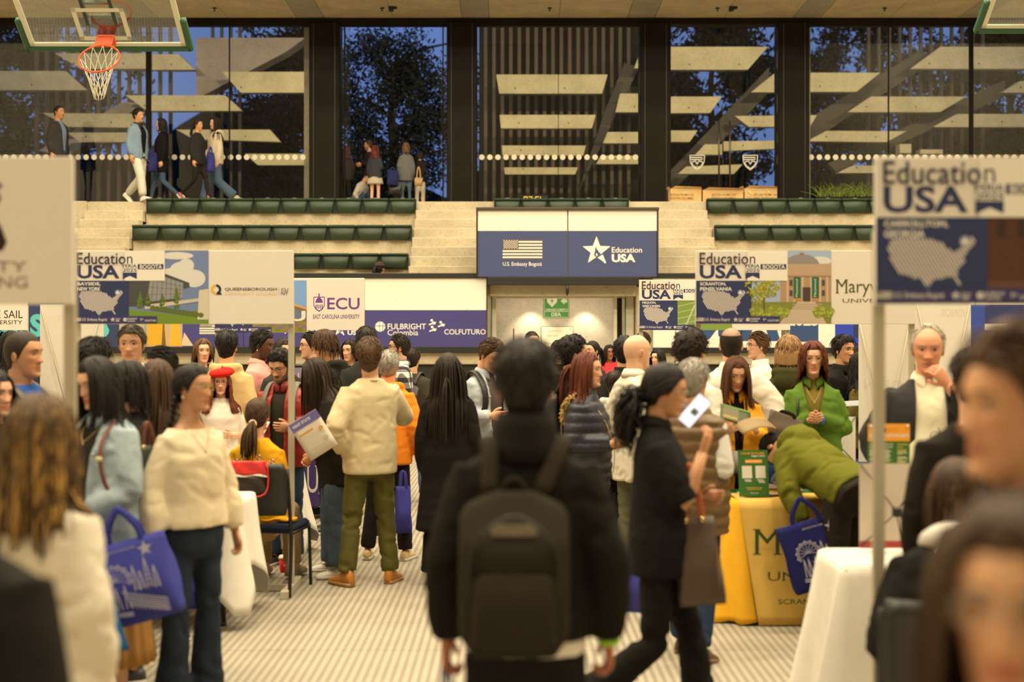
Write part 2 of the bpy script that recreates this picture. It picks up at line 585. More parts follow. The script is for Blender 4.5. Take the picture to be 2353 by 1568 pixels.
def limb(g, a, b, c, radii, n=12, col=None):
    """Tube over a bent joint: a-b-c with five radii."""
    pts = [a, seg(a, b, .5), seg(a, b, .88), b, seg(b, c, .12), seg(b, c, .55), c]
    r = radii
    rr = [r[0], r[1], (r[1] + 2*r[2])/3, r[2], (r[3] + 2*r[2])/3, r[3], r[4]]
    g.tube(pts, np.array(rr), n, col)

HAIRMAT = lambda: vmat('hair', .55, noise=.22, nscale=22, stretch=(3, 3, .3), bump=.3, bscale=60, spec=.22)
SKINMAT = lambda: vmat('skin', .48, noise=.05, nscale=25, spec=.35)
CLOTH = lambda: vmat('cloth', .85, noise=.035, nscale=14, bump=.22, bscale=240, spec=.10)
SHINY = lambda: vmat('shell_fabric', .45, noise=.08, nscale=24, bump=.3, bscale=60, spec=.4)
LEATHER = lambda: vmat('leather', .4, noise=.08, nscale=30, bump=.25, bscale=160, spec=.5)
DENIM = lambda: vmat('denim', .9, noise=.22, nscale=9, bump=.35, bscale=220, spec=.15)
PRINT = lambda: vmat('print', .55, spec=.3)
PLASTIC = lambda: vmat('plastic', .4, spec=.5)
METAL = lambda: mat('steel', (.55,.52,.48), .35, 1.0)

def plaid_mat():
    if 'plaid' in MATS: return MATS['plaid']
    m = bpy.data.materials.new('plaid'); n, l, b = nodes(m); b.inputs['Roughness'].default_value = .9
    tc = n.new('ShaderNodeTexCoord'); sx = n.new('ShaderNodeSeparateXYZ'); l.new(tc.outputs['Object'], sx.inputs[0])
    hs = []
    for ax, fr in (('X', 58), ('Z', 58), ('Y', 58)):
        mu = n.new('ShaderNodeMath'); mu.operation = 'MULTIPLY'; mu.inputs[1].default_value = fr; l.new(sx.outputs[ax], mu.inputs[0])
        si = n.new('ShaderNodeMath'); si.operation = 'SINE'; l.new(mu.outputs[0], si.inputs[0])
        gt = n.new('ShaderNodeMath'); gt.operation = 'GREATER_THAN'; gt.inputs[1].default_value = .1; l.new(si.outputs[0], gt.inputs[0]); hs.append(gt)
    ad = n.new('ShaderNodeMath'); ad.operation = 'ADD'; l.new(hs[0].outputs[0], ad.inputs[0]); l.new(hs[1].outputs[0], ad.inputs[1])
    r = n.new('ShaderNodeValToRGB'); r.color_ramp.interpolation = 'CONSTANT'
    r.color_ramp.elements[0].color = (.75,.72,.66,1); r.color_ramp.elements[1].position = .9; r.color_ramp.elements[1].color = (.012,.012,.014,1)
    e = r.color_ramp.elements.new(.4); e.color = (.14,.135,.13,1)
    dv = n.new('ShaderNodeMath'); dv.operation = 'MULTIPLY'; dv.inputs[1].default_value = .5; l.new(ad.outputs[0], dv.inputs[0])
    l.new(dv.outputs[0], r.inputs[0]); l.new(r.outputs[0], b.inputs['Base Color'])
    MATS['plaid'] = m
    return m

class Person:
    """One person: a continuous body with clothes, hair and shoes as its parts."""
    def __init__(self, label, px, s, top=None, yaw=0, h=None, sex='m', skin='light', hair='dark', style='short', vol=.016, length=.3,
                 tops=None, inner=None, legs='stand', trousers=None, skirt=None, shoes=(.03,.03,.03), sole=(.6,.57,.5), arms=('relaxed', 'relaxed'),
                 head=(0, 0, 0), lean=0, turn=0, seat=None, beard=0, glasses=None, floor=0.0, feet=None, look=0, closed=.0, curl=(22, 22), thumbs=(None, None), hair_kw=None, side=0, world=None):
        self.sex, self.s = sex, s
        self.lean = lean
        hi = s >= 200
        if h is None:
            h = (HC - (top - HY)/s) - floor
            if seat is None: h = h + .0
        k = h/(1.76 + vol*.9)
        if seat is not None:
            k = (h - seat - .04)/(.83 + vol*.9)
        self.k = k
        loc = world if world is not None else (( px - CX)/s, F/s, floor)
        self.root = thing('person', label, 'person', loc, R(yaw))
        pel = seat + .04 if seat is not None else .93*k
        self.Mt = Matrix.Translation((0, 0, pel)) @ Matrix.Rotation(R(turn), 4, 'Z') @ Matrix.Rotation(R(lean), 4, 'X') @ Matrix.Rotation(R(side), 4, 'Y') @ Matrix.Scale(k, 4)
        self.Ml = Matrix.Translation((0, 0, pel)) @ Matrix.Scale(k, 4)
        lw = seat is not None
        if lw:   # the seated leg length has to reach the floor
            LEG = LEGS[legs] if isinstance(legs, str) else legs
        self.head = Head(rotm(*head), .965 if sex == 'f' else 1.02)
        sk = np.array(SKIN[skin] if isinstance(skin, str) else skin)*np.array([.84, .72, .60])
        hc = np.array(HAIR[hair] if isinstance(hair, str) else hair)
        self.sk, self.hc = sk, hc
        self.seed = int(px*7 + s*13) % 9973
        rng = self.rng = np.random.default_rng(self.seed)
        self.vox = .0125 if s > 280 else (.016 if s > 180 else .022)
        # ---- joints
        shx = .165 if sex == 'm' else .145
        self.sh, self.el, self.wr = [], [], []
        for i, sd in enumerate((1, -1)):
            a = arms[i]
            e, w = ARMS[a] if isinstance(a, str) else a
            S = np.array([sd*shx, .006, .462 if sex == 'm' else .452]); m3 = np.array([sd, 1, 1])
            self.sh.append(S); self.el.append(S + np.array(e)*m3); self.wr.append(S + np.array(w)*m3)
        self.legs = LEGS[legs] if isinstance(legs, str) else legs
        # ---- body
        ns, nf = ((64, 38) if s > 240 else (44, 24)) if s > 135 else (32, 18)
        phi, zs, r = head_base(ns, nf, sex)
        self.grid = (phi, zs, r)
        g = Geo()
        rings = []
        for z, a, b, y in SECT[sex]:
            q = sup(phi, a - .008, b - .008)
            rings.append(np.column_stack([q[:, 0], q[:, 1] + y, np.full(ns, z)]))
        H = np.stack([r*np.sin(phi)[None], -r*np.cos(phi)[None], np.broadcast_to(zs[:, None], r.shape)], 2)
        flat = face_bumps(H.reshape(-1, 3), 1.0 if sex == 'm' else .86)
        w = np.clip((flat[:, 2] + .155)/.05, 0, 1); w = w*w*(3 - 2*w)
        hp = self.head(flat, w).reshape(H.shape)
        nt = len(rings)
        rings += list(hp)
        L = flat                                    # head-local copies, to colour by
        col = np.tile(sk, (ns*len(rings), 1))
        hcol = col[nt*ns:]
        x, y, z = L[:, 0], L[:, 1], L[:, 2]
        fr = (y < -.04)
        lips = np.clip(gauss(x, 0, .019)*(gauss(z, -.0605, .0045) + gauss(z, -.073, .0055))*1.5, 0, 1)*fr
        lipc = sk*np.array([.86, .48, .46]) if sex == 'f' else sk*np.array([.80, .58, .55])
        ch = np.clip(gauss(np.abs(x), .042, .018)*gauss(z, -.022, .02), 0, 1)*fr*.35 + gauss(x, 0, .012)*gauss(z, -.03, .012)*fr*.3
        hcol[:] = hcol*(1 - ch[:, None]) + (sk*np.array([1.02, .72, .66]))*ch[:, None]
        hcol[:] = hcol*(1 - lips[:, None]) + lipc*lips[:, None]
        ml = np.clip(gauss(z, -.0668, .0016)*gauss(x, 0, .02)*1.3, 0, 1)*fr*.7
        hcol[:] = hcol*(1 - ml[:, None]) + sk*.25*ml[:, None]
        ph = np.arctan2(x, -y)
        if beard:
            bz = np.interp(np.abs(np.degrees(ph)), [0, 25, 50, 75, 90, 100], [-.062, -.050, -.042, .0, .0, -.2])
            bm = np.clip((bz - z)/.012, 0, 1)*(z > -.135)*(y < .0)*(1 - np.clip(lips*1.6, 0, 1))
            mu = gauss(x, 0, .024)*gauss(z, -.051, .0055)*fr*1.3
            bm = np.clip(np.maximum(bm, mu), 0, 1)*beard
            hcol[:] = hcol*(1 - bm[:, None]) + hc*1.3*bm[:, None]
        bstyle = 'bald' if style == 'bald' else ('receding' if style == 'receding' else None)
        if style != 'none':
            zl = hairline(ph, bstyle)
            sm = np.clip((z - zl - .004)/.012, 0, 1)*(.85 if style != 'bald' else .6)
            hcol[:] = hcol*(1 - sm[:, None]) + hc*sm[:, None]
        g.loft(rings, col=col)
        # ears
        for sd in (1, -1):
            e = Geo().sphere((0, 0, 0), (.010, .019, .031), 9, 6, sk*np.array([1, .82, .78]))
            e.sphere((.007*sd, -.003, .004), (.004, .010, .018), 7, 4, sk*.55)
            e.transform(Matrix.Translation((sd*.073, .014, -.004)) @ Matrix.Rotation(R(22*sd), 4, 'Z') @ Matrix.Rotation(R(-8), 4, 'X'))
            g.add(self.head(e.arr()), e.f, np.concatenate(e.c))
        # eyes, lids, brows
        Hl = L[(L[:, 1] < -.03)]
        def surf(x0, z0):
            d = (Hl[:, 0] - x0)**2 + (Hl[:, 2] - z0)**2
            i = np.argsort(d)[:3]
            return Hl[i, 1].mean()
        if s > 135:
            for sd in (1, -1):
                ey = surf(sd*.031, .011) + .0085
                rr = .0128
                n1 = 10
                rows = []
                for a in (0.02, 14, 27, 31, 50, 75):
                    a = R(a)
                    rows.append([(rr*sin(a)*cos(2*pi*j/n1), -rr*cos(a), rr*sin(a)*sin(2*pi*j/n1)) for j in range(n1)])
                ec = [(.006,.005,.005)]*n1*2 + [(.035,.018,.010)]*n1 + [(.48,.42,.37)]*n1*3
                E = Geo().loft(rows, col=np.array(ec))
                E.transform(Matrix.Translation((sd*.031, ey, .011)) @ Matrix.Rotation(R(look), 4, 'Z'))
                g.add(self.head(E.arr()), E.f, np.concatenate(E.c))
                for up, a0, a1 in ((1, 100, 19 - 45*closed), (-1, -95, -23)):
                    lid = []; lc = []
                    for i in range(5):
                        a = R(a0 + (a1 - a0)*i/4)
                        for j in range(9):
                            b = R(-62 + 124*j/8)
                            q = np.array([sin(b), -cos(b)*cos(a)*1.0, cos(b)*sin(a)])*rr*1.13
                            lid.append(q + (sd*.031, ey, .011)); lc.append(sk*.88 if i < 4 else ((.02,.014,.012) if up > 0 else sk*.6))
                    f = [(i*9+j, i*9+j+1, (i+1)*9+j+1, (i+1)*9+j) for i in range(4) for j in range(8)]
                    g.add(self.head(np.array(lid)), f, np.array(lc))
                bx = [.013, .024, .036, .047]; bz = [.0275, .0325, .0335, .0275]
                pts = [(sd*a, surf(sd*a, b) - .0005, b) for a, b in zip(bx, bz)]
                q = tube_rings(pts, [.0032, .0042, .0036, .0016], 6, .55, (0, 0, 1))
                g.loft([self.head(a) for a in q], col=np.minimum(hc*1.2, .2))
        # arms and hands
        for i, sd in enumerate((1, -1)):
            S, E, Wp = self.sh[i], self.el[i], self.wr[i]
            rr = (.030,.044,.040,.036,.026) if sex == 'm' else (.026,.036,.034,.030,.023)
            limb(g, S - np.array([sd*.03, 0, .015]), E, Wp, rr, 10, sk)
            d = Wp - E; d /= np.linalg.norm(d)
            ref = thumbs[i] if thumbs[i] is not None else ((0, -1, 0) if d[2] < -.6 else ((0, -.3, 1) if abs(d[2]) < .6 else (-sd, -.6, 0)))
            ref = np.array(ref, float)
            t = ref - d*ref.dot(d); t /= np.linalg.norm(t)
            n = np.cross(d, t)
            if n[0]*sd > 0: n = -n
            hand_geo(g, Wp, d, t, n, sk*np.array([.98, .92, .88]), curl[i], .98 if sex == 'm' else .88)
        g.transform(self.Mt)
        # legs under the clothes
        for i, sd in enumerate((1, -1)):
            kn, an, pt = self.legs[i]
            m3 = np.array([sd, 1, 1])
            hp_ = np.array([sd*.088, 0, -.03]); kn = np.array(kn)*m3; an = np.array(an)*m3
            g2 = Geo(); limb(g2, hp_, kn, an, (.075,.066,.048,.046,.034) if trousers is None else (.05,.046,.034,.032,.026), 10, sk)
            g2.transform(self.Ml); g.add(g2.arr(), g2.f, np.concatenate(g2.c))
        self.body = g.build('body', SKINMAT(), self.root)
        # ---- hair
        if style not in ('none',):
            self.make_hair(style, vol, length, **(hair_kw or {}))
        if glasses is not None:
            self.make_glasses(glasses)
        if inner is not None:
            self.make_inner(inner)
        for tp in (tops or []):
            self.make_top(**tp)
        if trousers is not None:
            self.make_trousers(**trousers)
        if skirt is not None:
            self.make_skirt(**skirt)
        if shoes is not None:
            self.make_shoes(shoes, sole, feet)

    # torso-space geometry becomes an object in the person's own frame
    def put(self, g, name, m, parent=None, smooth=True):
        g.transform(self.Mt)
        return g.build(name, m, parent or self.root, smooth)

    def base_pt(self, phi, z):
        """Point of the bare skull at angle phi, height z (arrays), in head space."""
        P, zs, r = self.grid
        order = np.argsort(P)
        Pp = P[order]
        rr = np.array([np.interp(zz, zs, r[:, order].T[0]) for zz in ()]) if False else None
        i = np.clip(np.searchsorted(zs, z) - 1, 0, len(zs) - 2)
        t = np.clip((z - zs[i])/(zs[i+1] - zs[i]), 0, 1)
        j = np.clip(np.searchsorted(Pp, phi) - 1, 0, len(Pp) - 2)
        u = np.clip((phi - Pp[j])/(Pp[j+1] - Pp[j]), 0, 1)
        ro = r[:, order]
        rv = (ro[i, j]*(1-t)*(1-u) + ro[i+1, j]*t*(1-u) + ro[i, j+1]*(1-t)*u + ro[i+1, j+1]*t*u)
        zc = np.maximum(z - .035, 0)/.088
        rv = np.where(z > zs[-1], rv*np.sqrt(np.maximum(1 - zc*zc, 0))/max(1e-3, math.sqrt(max(1e-4, 1 - ((zs[-1]-.035)/.088)**2))), rv)
        return np.stack([rv*np.sin(phi), -rv*np.cos(phi), z], -1)

    def cap_pts(self, phi, t, vol, style=None, edge=.002):
        zl = np.minimum(hairline(phi, style), .118)
        z = zl + (.1229 - zl)*np.sin(t*pi/2)
        P = self.base_pt(phi, z)
        n = P - np.array([0, .012, .02]); n /= np.linalg.norm(n, axis=-1)[..., None]
        a = np.degrees(np.abs(phi))
        side = np.interp(a, [0, 60, 110, 180], [1.0, .75, .85, 1.0])
        th = edge + vol*(1 - (1 - np.clip(t, 0, 1))**3)*side
        return P + n*th[..., None], n

    def simulate(self, P, D, length, steps, grav=1.0, stiff=.72, headpad=.012, bodypad=.02, wave=0.0, wfreq=9.0):
        """Hair strands as paths (torso space): fall under gravity, slide over the skull and the shoulders."""
        g_dir = np.array(self.Mt.to_3x3().inverted() @ Vector((0, 0, -1))); g_dir /= np.linalg.norm(g_dir)
        N = len(P); ds = np.broadcast_to(np.asarray(length, float), (N,))/steps
        out = [P.copy()]
        sec = np.array(SECT[self.sex])
        D = D/np.linalg.norm(D, axis=1)[:, None]
        ph = self.rng.uniform(0, 6.28, N)
        for i in range(steps):
            D = D*stiff + g_dir*(1 - stiff)*grav
            D /= np.linalg.norm(D, axis=1)[:, None] + 1e-9
            P = P + D*ds[:, None]
            for _ in range(2):
                q = self.head.inv(P) - np.array([0, .008, .012])
                rad = np.array([.080 + headpad, .101 + headpad, .112 + headpad])
                qq = q.copy(); lowm = q[:, 2] < -.02
                e = np.sqrt(((q/rad)**2).sum(1)) + 1e-9
                ins = e < 1
                # below the ears push only sideways and back, as from a jaw and neck
                q2 = np.where(ins[:, None], q/e[:, None], q)
                P = np.where(ins[:, None], self.head(q2 + np.array([0, .008, .012])), P)
                z = P[:, 2]
                a = np.interp(z, sec[:, 0], sec[:, 1]) + bodypad; b = np.interp(z, sec[:, 0], sec[:, 2]) + bodypad; yo = np.interp(z, sec[:, 0], sec[:, 3])
                m = z < .56
                e = np.sqrt((P[:, 0]/a)**2 + ((P[:, 1]-yo)/b)**2) + 1e-9
                ins = m & (e < 1)
                kx = np.where(np.abs(P[:, 1]) > .03, .25, 1.0)
                P = np.where(ins[:, None], np.stack([P[:, 0]*(1 + (1/e - 1)*kx), yo + (P[:, 1]-yo)/e, z], 1), P)
            if wave:
                A = wave*np.sin(ph + i*ds*wfreq*2*pi/.1*.1)
                P2 = P + np.stack([A*np.cos(ph), A*np.sin(ph), np.zeros(N)], 1)
            else:
                P2 = P
            out.append(P2.copy())
            D = (out[-1] - out[-2]) if not wave else D
            D = D/(np.linalg.norm(D, axis=1)[:, None] + 1e-9)
        return np.stack(out, 1)

    def locks(self, g, paths, rad, flat=.55, n=5, var=.35, streak=None, taper=.25):
        hc = self.hc
        m = paths.shape[1]
        prof = np.interp(np.linspace(0, 1, m), [0, .15, .6, 1], [.8, 1, .85, taper])
        for p in paths:
            c = hc*(1 + self.rng.uniform(-var, var))
            if streak is not None and self.rng.random() < streak[1]:
                t = np.linspace(0, 1, m)[:, None]
                c = np.repeat(hc*(1 - np.clip(t*1.6, 0, 1)) + np.array(streak[0])*self.rng.uniform(.6, 1.2)*np.clip(t*1.6, 0, 1), n, 0)
            out = p[0] - self.head.inv(p[:1])[0]*0 - (HOFF + np.array([0, 0, .02]))
            g.loft(tube_rings(p, rad*prof, n, flat, np.cross(p[-1]-p[0], out) + 1e-6), col=c)

    def make_hair(self, style, vol, length, tint=None, streak=None, count=None, front=.35, tail=None, part=0.0, wave=0.0, clip_z=None, bang=False):
        hi = self.s >= 200
        g = Geo(); rng = self.rng
        bs = 'bald' if style == 'bald' else ('receding' if style == 'receding' else None)
        nc = 40 if hi else 24; nr = 12 if hi else 8
        phi = np.linspace(-pi, pi, nc, endpoint=False)
        if style == 'bald':
            # a low fringe round the back of the head
            phi = np.linspace(R(98), R(262), nc); ts = np.linspace(0, .5, 6)
            PH, TT = np.meshgrid(np.where(phi > pi, phi - 2*pi, phi), ts)
            P, _ = self.cap_pts(PH.ravel(), TT.ravel(), .006)
            P = self.head(P); f = [(i*nc+j, i*nc+j+1, (i+1)*nc+j+1, (i+1)*nc+j) for i in range(5) for j in range(nc-1)]
            g.add(P, f, self.hc)
            self.put(g, 'hair', HAIRMAT())
            return
        ts = np.linspace(0, .985, nr)
        PH, TT = np.meshgrid(phi, ts)
        P, N = self.cap_pts(PH.ravel(), TT.ravel(), vol, bs, .001 if style in ('buzz',) else .003)
        amp = {'curly': .010, 'afro': .010, 'short': .003, 'buzz': .0005, 'messy': .006}.get(style, .0015)
        P = P + N*(fnoise(P, 22 if style in ('curly', 'afro') else 14, self.seed)*amp*np.minimum(1, TT.ravel()*4))[:, None]
        g.loft([self.head(q) for q in P.reshape(nr, nc, 3)], col=self.hc, caps=True)
        cn = count or (int(np.interp(self.s, [110, 200, 400, 900], [40, 130, 260, 330])))
        if style in ('short', 'receding', 'messy', 'buzz'):
            if style != 'buzz':
                ph = rng.uniform(-pi, pi, cn); t = rng.uniform(.02, .95, cn)**.8
                P, N = self.cap_pts(ph, t, vol, bs)
                L = (.030 + vol)*rng.uniform(.7, 1.3, cn)*(1.3 if style == 'messy' else 1)
                comb = np.stack([np.sign(P[:, 0])*.35 + part, np.where(P[:, 1] < -.03, -.3 if bang else .55, .7), np.full(cn, -.5)], 1)
                comb = comb + rng.normal(0, .35 if style == 'messy' else .2, (cn, 3))
                comb -= N*(comb*N).sum(1)[:, None]; comb /= np.linalg.norm(comb, axis=1)[:, None]
                pts = [P]
                for i in range(1, 5):
                    u = i/4
                    q = P + comb*(L*u)[:, None] + N*((.006 if style == 'messy' else .002)*sin(u*pi) - .10*L*u*u*2)[:, None] if False else P + comb*(L*u)[:, None] + N*(.003*sin(u*pi) + (.010*u if style == 'messy' else 0) - 4.2*(L*u)**2)[:, None]
                    pts.append(q)
                paths = np.stack([self.head(q) for q in pts], 1)
                self.locks(g, paths, .0040 if hi else .006, .5, 4)
        elif style in ('curly', 'afro'):
            cn = int(cn*1.5)
            ph = rng.uniform(-pi, pi, cn); t = rng.uniform(.0, .98, cn)**.75
            P, N = self.cap_pts(ph, t, vol*.75)
            A = np.cross(N, rng.normal(size=(cn, 3))); A /= np.linalg.norm(A, axis=1)[:, None]; B = np.cross(N, A)
            pts = []
            rr = rng.uniform(.006, .011, cn); hh = vol*rng.uniform(.4, .9, cn); st = rng.uniform(0, 6.28, cn)
            for i in range(9):
                u = i/8; a = st + u*2*pi*1.4
                pts.append(self.head(P + N*(hh*u)[:, None] + A*(rr*np.cos(a))[:, None] + B*(rr*np.sin(a))[:, None] - np.array([0, 0, .012*u])))
            self.locks(g, np.stack(pts, 1), .0040 if hi else .0055, .8, 5, .5)
        if style in ('long', 'wavy', 'bob', 'half'):
            wv = .006 if style == 'wavy' else wave
            # under-layer: a sheet of strands from the sides and back of the head
            nc2 = 26 if hi else 16; st = 12
            ph = np.linspace(R(74), R(286), nc2); ph = np.where(ph > pi, ph - 2*pi, ph)
            P, N = self.cap_pts(ph, np.full(nc2, .35), vol)
            sim = self.simulate(self.head(P), self.head.dirs(N*.2 + np.array([0, .1, -1])), length, st, 1.2, .6, vol, .040)
            ax = self.head(np.array([[0, .02, -.05]]))[0]
            inn = sim.copy(); inn[:, :, :2] = ax[:2] + (inn[:, :, :2] - ax[:2])*.86
            a = sim.shape[1]
            rings = [np.concatenate([sim[:, i], inn[::-1, i]]) for i in range(a)]
            g.loft(rings, col=self.hc)
            # locks over it
            cn2 = int(cn*1.25)
            ph = rng.uniform(-pi, pi, cn2); t = rng.uniform(.05, .97, cn2)
            ok = ~((np.abs(ph) < R(48)) & (t < .35)); ph, t = ph[ok], t[ok]
            P, N = self.cap_pts(ph, t, vol)
            sx = np.sign(P[:, 0] - part + 1e-6)
            D = np.stack([np.where(P[:, 1] > .03, P[:, 0]*4, sx*1.1), .25 + .7*(np.abs(P[:, 0]) < .04)*(P[:, 1] > -.02) - front*(P[:, 1] < -.02)*.6, np.full(len(ph), -.35)], 1)
            D -= N*(D*N).sum(1)[:, None]*.9
            zd = self.head(P)[:, 2]
            LL = (length + .10*np.clip(t, 0, 1))*rng.uniform(.85, 1.04, len(ph))
            sim = self.simulate(self.head(P), self.head.dirs(D), LL, 10, 1.1, .60, vol + .002, .050, wv, 10)
            # keep the face free: no strand stays in front of the eyes or mouth
            q = self.head.inv(sim.reshape(-1, 3)).reshape(sim.shape)
            bad = ((q[:, :, 1] < -.06) & (np.abs(q[:, :, 0]) < .052) & (q[:, :, 2] < .055) & (q[:, :, 2] > -.12)).any(1)
            self.locks(g, sim[~bad], .0062 if hi else .009, .45, 4, .4, streak, .3)
        if style in ('pony', 'bun', 'braids', 'tied', 'half'):
            tz = {'pony': .035, 'bun': .05, 'braids': -.04, 'tied': -.05, 'half': .02}[style]
            tie = np.array([0, .112 + vol*.6, tz])
            if style != 'half':
                ph = rng.uniform(-pi, pi, cn); t = rng.uniform(.02, .95, cn)
                P, N = self.cap_pts(ph, t, vol*.8)
                pts = []
                for i in range(7):
                    u = i/6
                    q = P*(1 - u) + tie*u
                    d = q - np.array([0, .010, .018]); rad = np.array([.0785, .100, .107]) + vol*.8
                    e = np.sqrt(((d/rad)**2).sum(1))
                    q = np.where((e < 1)[:, None], d/e[:, None] + np.array([0, .010, .018]), q)
                    pts.append(self.head(q))
                self.locks(g, np.stack(pts, 1), .0050, .5, 4, .3, None, .7)
            if style == 'bun':
                q = Geo().sphere((0, 0, 0), (.048, .042, .045), 14, 10); v = q.arr()
                v = v*(1 + .06*np.sin(9*np.arctan2(v[:, 0], v[:, 2]) + 40*v[:, 1])[:, None]) + tie + np.array([0, .025, .0])
                g.add(self.head(v), q.f, self.hc*1.15)
            elif style == 'braids':
                for sd in (1, -1):
                    st0 = self.head(np.array([[sd*.06, .07, -.05]]))
                    sim = self.simulate(st0, np.array([[sd*.4, .3, -1.]]), length, 22, 1, .7, .02, .03)[0]
                    for i, p in enumerate(sim):
                        g.sphere(p + np.array([sd*.004*(-1)**i, 0, 0]), (.017 - .0004*i, .016 - .0004*i, .015), 7, 5, self.hc*(1 + .25*(-1)**i))
            else:
                nt = max(12, cn // 5) if not wave else int(cn*.8)
                st0 = self.head(np.repeat(tie[None], nt, 0) + rng.normal(0, .008 if not wave else .024, (nt, 3)))
                D = self.head.dirs(np.array([0, .8, .1])) + rng.normal(0, .22 if not wave else .42, (nt, 3))
                sim = self.simulate(st0, D, length*rng.uniform(.8, 1.05, nt), 10, 1.2, .7, vol + .01, .045, wave, 10)
                g.tube(sim.mean(0), np.interp(np.linspace(0, 1, 11), [0, .2, .6, 1], [.014, .026, .024, .006]), 10, self.hc)
                self.locks(g, sim, .009 if not wave else .006, .6, 5, .35, streak, .3)
                tb = self.head(tie[None])[0]
                if tail is not None:
                    ring = [tb + np.array([.022*cos(a), .0, .022*sin(a)]) for a in np.linspace(0, 2*pi, 13)]
                    self.scr = Geo().tube(ring, .010, 7, tail)
                    self.put(self.scr, 'hair_tie', CLOTH())
        self.put(g, 'hair', HAIRMAT())

    def make_glasses(self, col, r=.022):
        g = Geo()
        Hy = -.098
        for sd in (1, -1):
            ring = [(sd*.031 + r*1.08*cos(a), Hy + .006*abs(cos(a)) + .003, .008 + r*.9*sin(a)) for a in np.linspace(0, 2*pi, 17)]
            g.tube(ring, .0018, 5, col, caps=False)
            g.tube([(sd*(.031 + r), Hy + .008, .014), (sd*.070, -.05, .014), (sd*.078, .01, .012), (sd*.077, .03, -.006)], .0016, 5, col)
        g.tube([(-.010, Hy, .012), (0, Hy - .004, .015), (.010, Hy, .012)], .0018, 5, col)
        g2 = Geo(); g2.add(self.head(g.arr()), g.f, np.concatenate(g.c))
        self.put(g2, 'eyeglasses', PLASTIC())

    # ---- clothes
    def torso_rings(self, fit, hem, topz=.56, n=28, flare=0.0, collar=.0, belly=0.0):
        sec = np.array(SECT[self.sex])
        zz = [z for z in (-.70,-.56,-.42,-.30,-.20,-.12,-.04,.04,.12,.20,.28,.36,.43,.475,.505,.53) if z > hem + .015 and z < topz]
        zz = [hem] + zz + [topz]
        phi = np.linspace(-pi, pi, n, endpoint=False)
        rings = []
        for z in zz:
            a = np.interp(z, sec[:, 0], sec[:, 1]); b = np.interp(z, sec[:, 0], sec[:, 2]); y = np.interp(z, sec[:, 0], sec[:, 3])
            if z < -.12:
                a += flare*(-.12 - z); b += flare*(-.12 - z)*.8
            f = fit*(1 if z < .47 else max(.35, 1 - (z - .47)*6))
            waist = fit*.8*gauss(z, .12, .1) if self.sex == 'f' else fit*.4*gauss(z, .12, .1)
            bl = belly*gauss(z, .08, .12)
            q = sup(phi, a + f + waist, b + f + waist + bl*.5)
            rings.append(np.column_stack([q[:, 0], q[:, 1] + y - bl*.5, np.full(n, z)]))
        return rings

    def make_inner(self, col, fit=.008, name='shirt', topz=.555, hem=-.10, mat_=None):
        if isinstance(col, dict):
            return self.make_top(**col)
        g = Geo().loft(self.torso_rings(fit, hem, topz), col=col)
        self.put(g, name, mat_ or CLOTH())

    def make_top(self, name='sweater', col=(.5,.5,.5), fit=.022, hem=-.12, sleeve='long', wr=.004, opening=None, neck=None, collar=None, hood=None, m=None,
                 flare=0.0, topz=.55, cuff=None, puff=0.0, belly=0.0, sfit=None, smooth=5, quilt=None, cut=None, hump=0.0, vox=1.0):
        g = Geo()
        g.loft(self.torso_rings(fit, hem, topz, flare=flare, belly=belly))
        sf = fit if sfit is None else sfit
        if sleeve != 'none':
            for i, sd in enumerate((1, -1)):
                S, E, Wp = self.sh[i], self.el[i], self.wr[i]
                b = (.054,.047,.041,.037,.029) if self.sex == 'm' else (.047,.041,.036,.033,.026)
                rr = np.array(b) + sf*np.array([.8, 1.0, 1.0, 1.0, .6])
                S2 = S - np.array([sd*.025, 0, -.004])
                if sleeve == 'long':
                    limb(g, S2, E, seg(E, Wp, .97), rr, 12)
                elif sleeve == 'wide':
                    limb(g, S2, E, seg(E, Wp, .95), rr + np.array([.0, .004, .012, .02, .012]), 12)
                elif sleeve == 'half':
                    g.tube([S2, seg(S, E, .5), seg(S, E, .98)], [rr[0], rr[1]*1.03, rr[2]*1.08], 12)
                else:
                    g.tube([S2, seg(S, E, .35), seg(S, E, .68)], [rr[0], rr[1]*1.05, rr[1]*1.06], 12)
        if hood:
            hr = hood if isinstance(hood, (int, float)) and not isinstance(hood, bool) else 1.0
            pts = [(.075,-.088,.44), (.105,-.045,.51), (.112,.03,.545), (.075,.095,.545), (0,.125,.535), (-.075,.095,.545), (-.112,.03,.545), (-.105,-.045,.51), (-.075,-.088,.44)]
            g.tube(smooth_path(pts, 20), np.interp(np.linspace(0, 1, 20), [0, .2, .5, .8, 1], [.014, .030, .046, .030, .014])*hr, 10)
            g.sphere((0, .12, .475), (.10*hr, .05*hr, .085*hr), 14, 10)
        if hump:
            g.sphere((0, .05, .25), (.15, .09 + hump, .22), 16, 12)
        me = remesh(g, self.vox*vox, smooth)
        V = verts(me); N = normals(me)
        if wr:
            amp = wr
            Q = V*np.array([1, 1, 1.7]) + .03*np.stack([fnoise(V, 5, self.seed + 1), fnoise(V, 5, self.seed + 2), fnoise(V, 5, self.seed + 3)], 1)
            w = fnoise(Q, 4.6, self.seed)*.7 + fnoise(Q + V[:, [2, 0, 1]]*.6, 9, self.seed + 5)*.3
            ridge = 1 - np.abs(w)                        # sharp folds, soft hollows
            arm = np.zeros(len(V))
            for i in (0, 1):
                arm = np.maximum(arm, np.exp(-(np.linalg.norm(V - self.el[i], axis=1)/.09)**2))
            V = V + N*(amp*.85*(.6*w + .8*ridge - .5)*(1 + .9*arm))[:, None]
        if puff or quilt:
            fz, pz = (V[:, 2], quilt or .055)
            V = V + N*((puff or .008)*(np.abs(np.sin(fz/pz*pi))**.6 - .5))[:, None]
        set_verts(me, V)
        fld = None
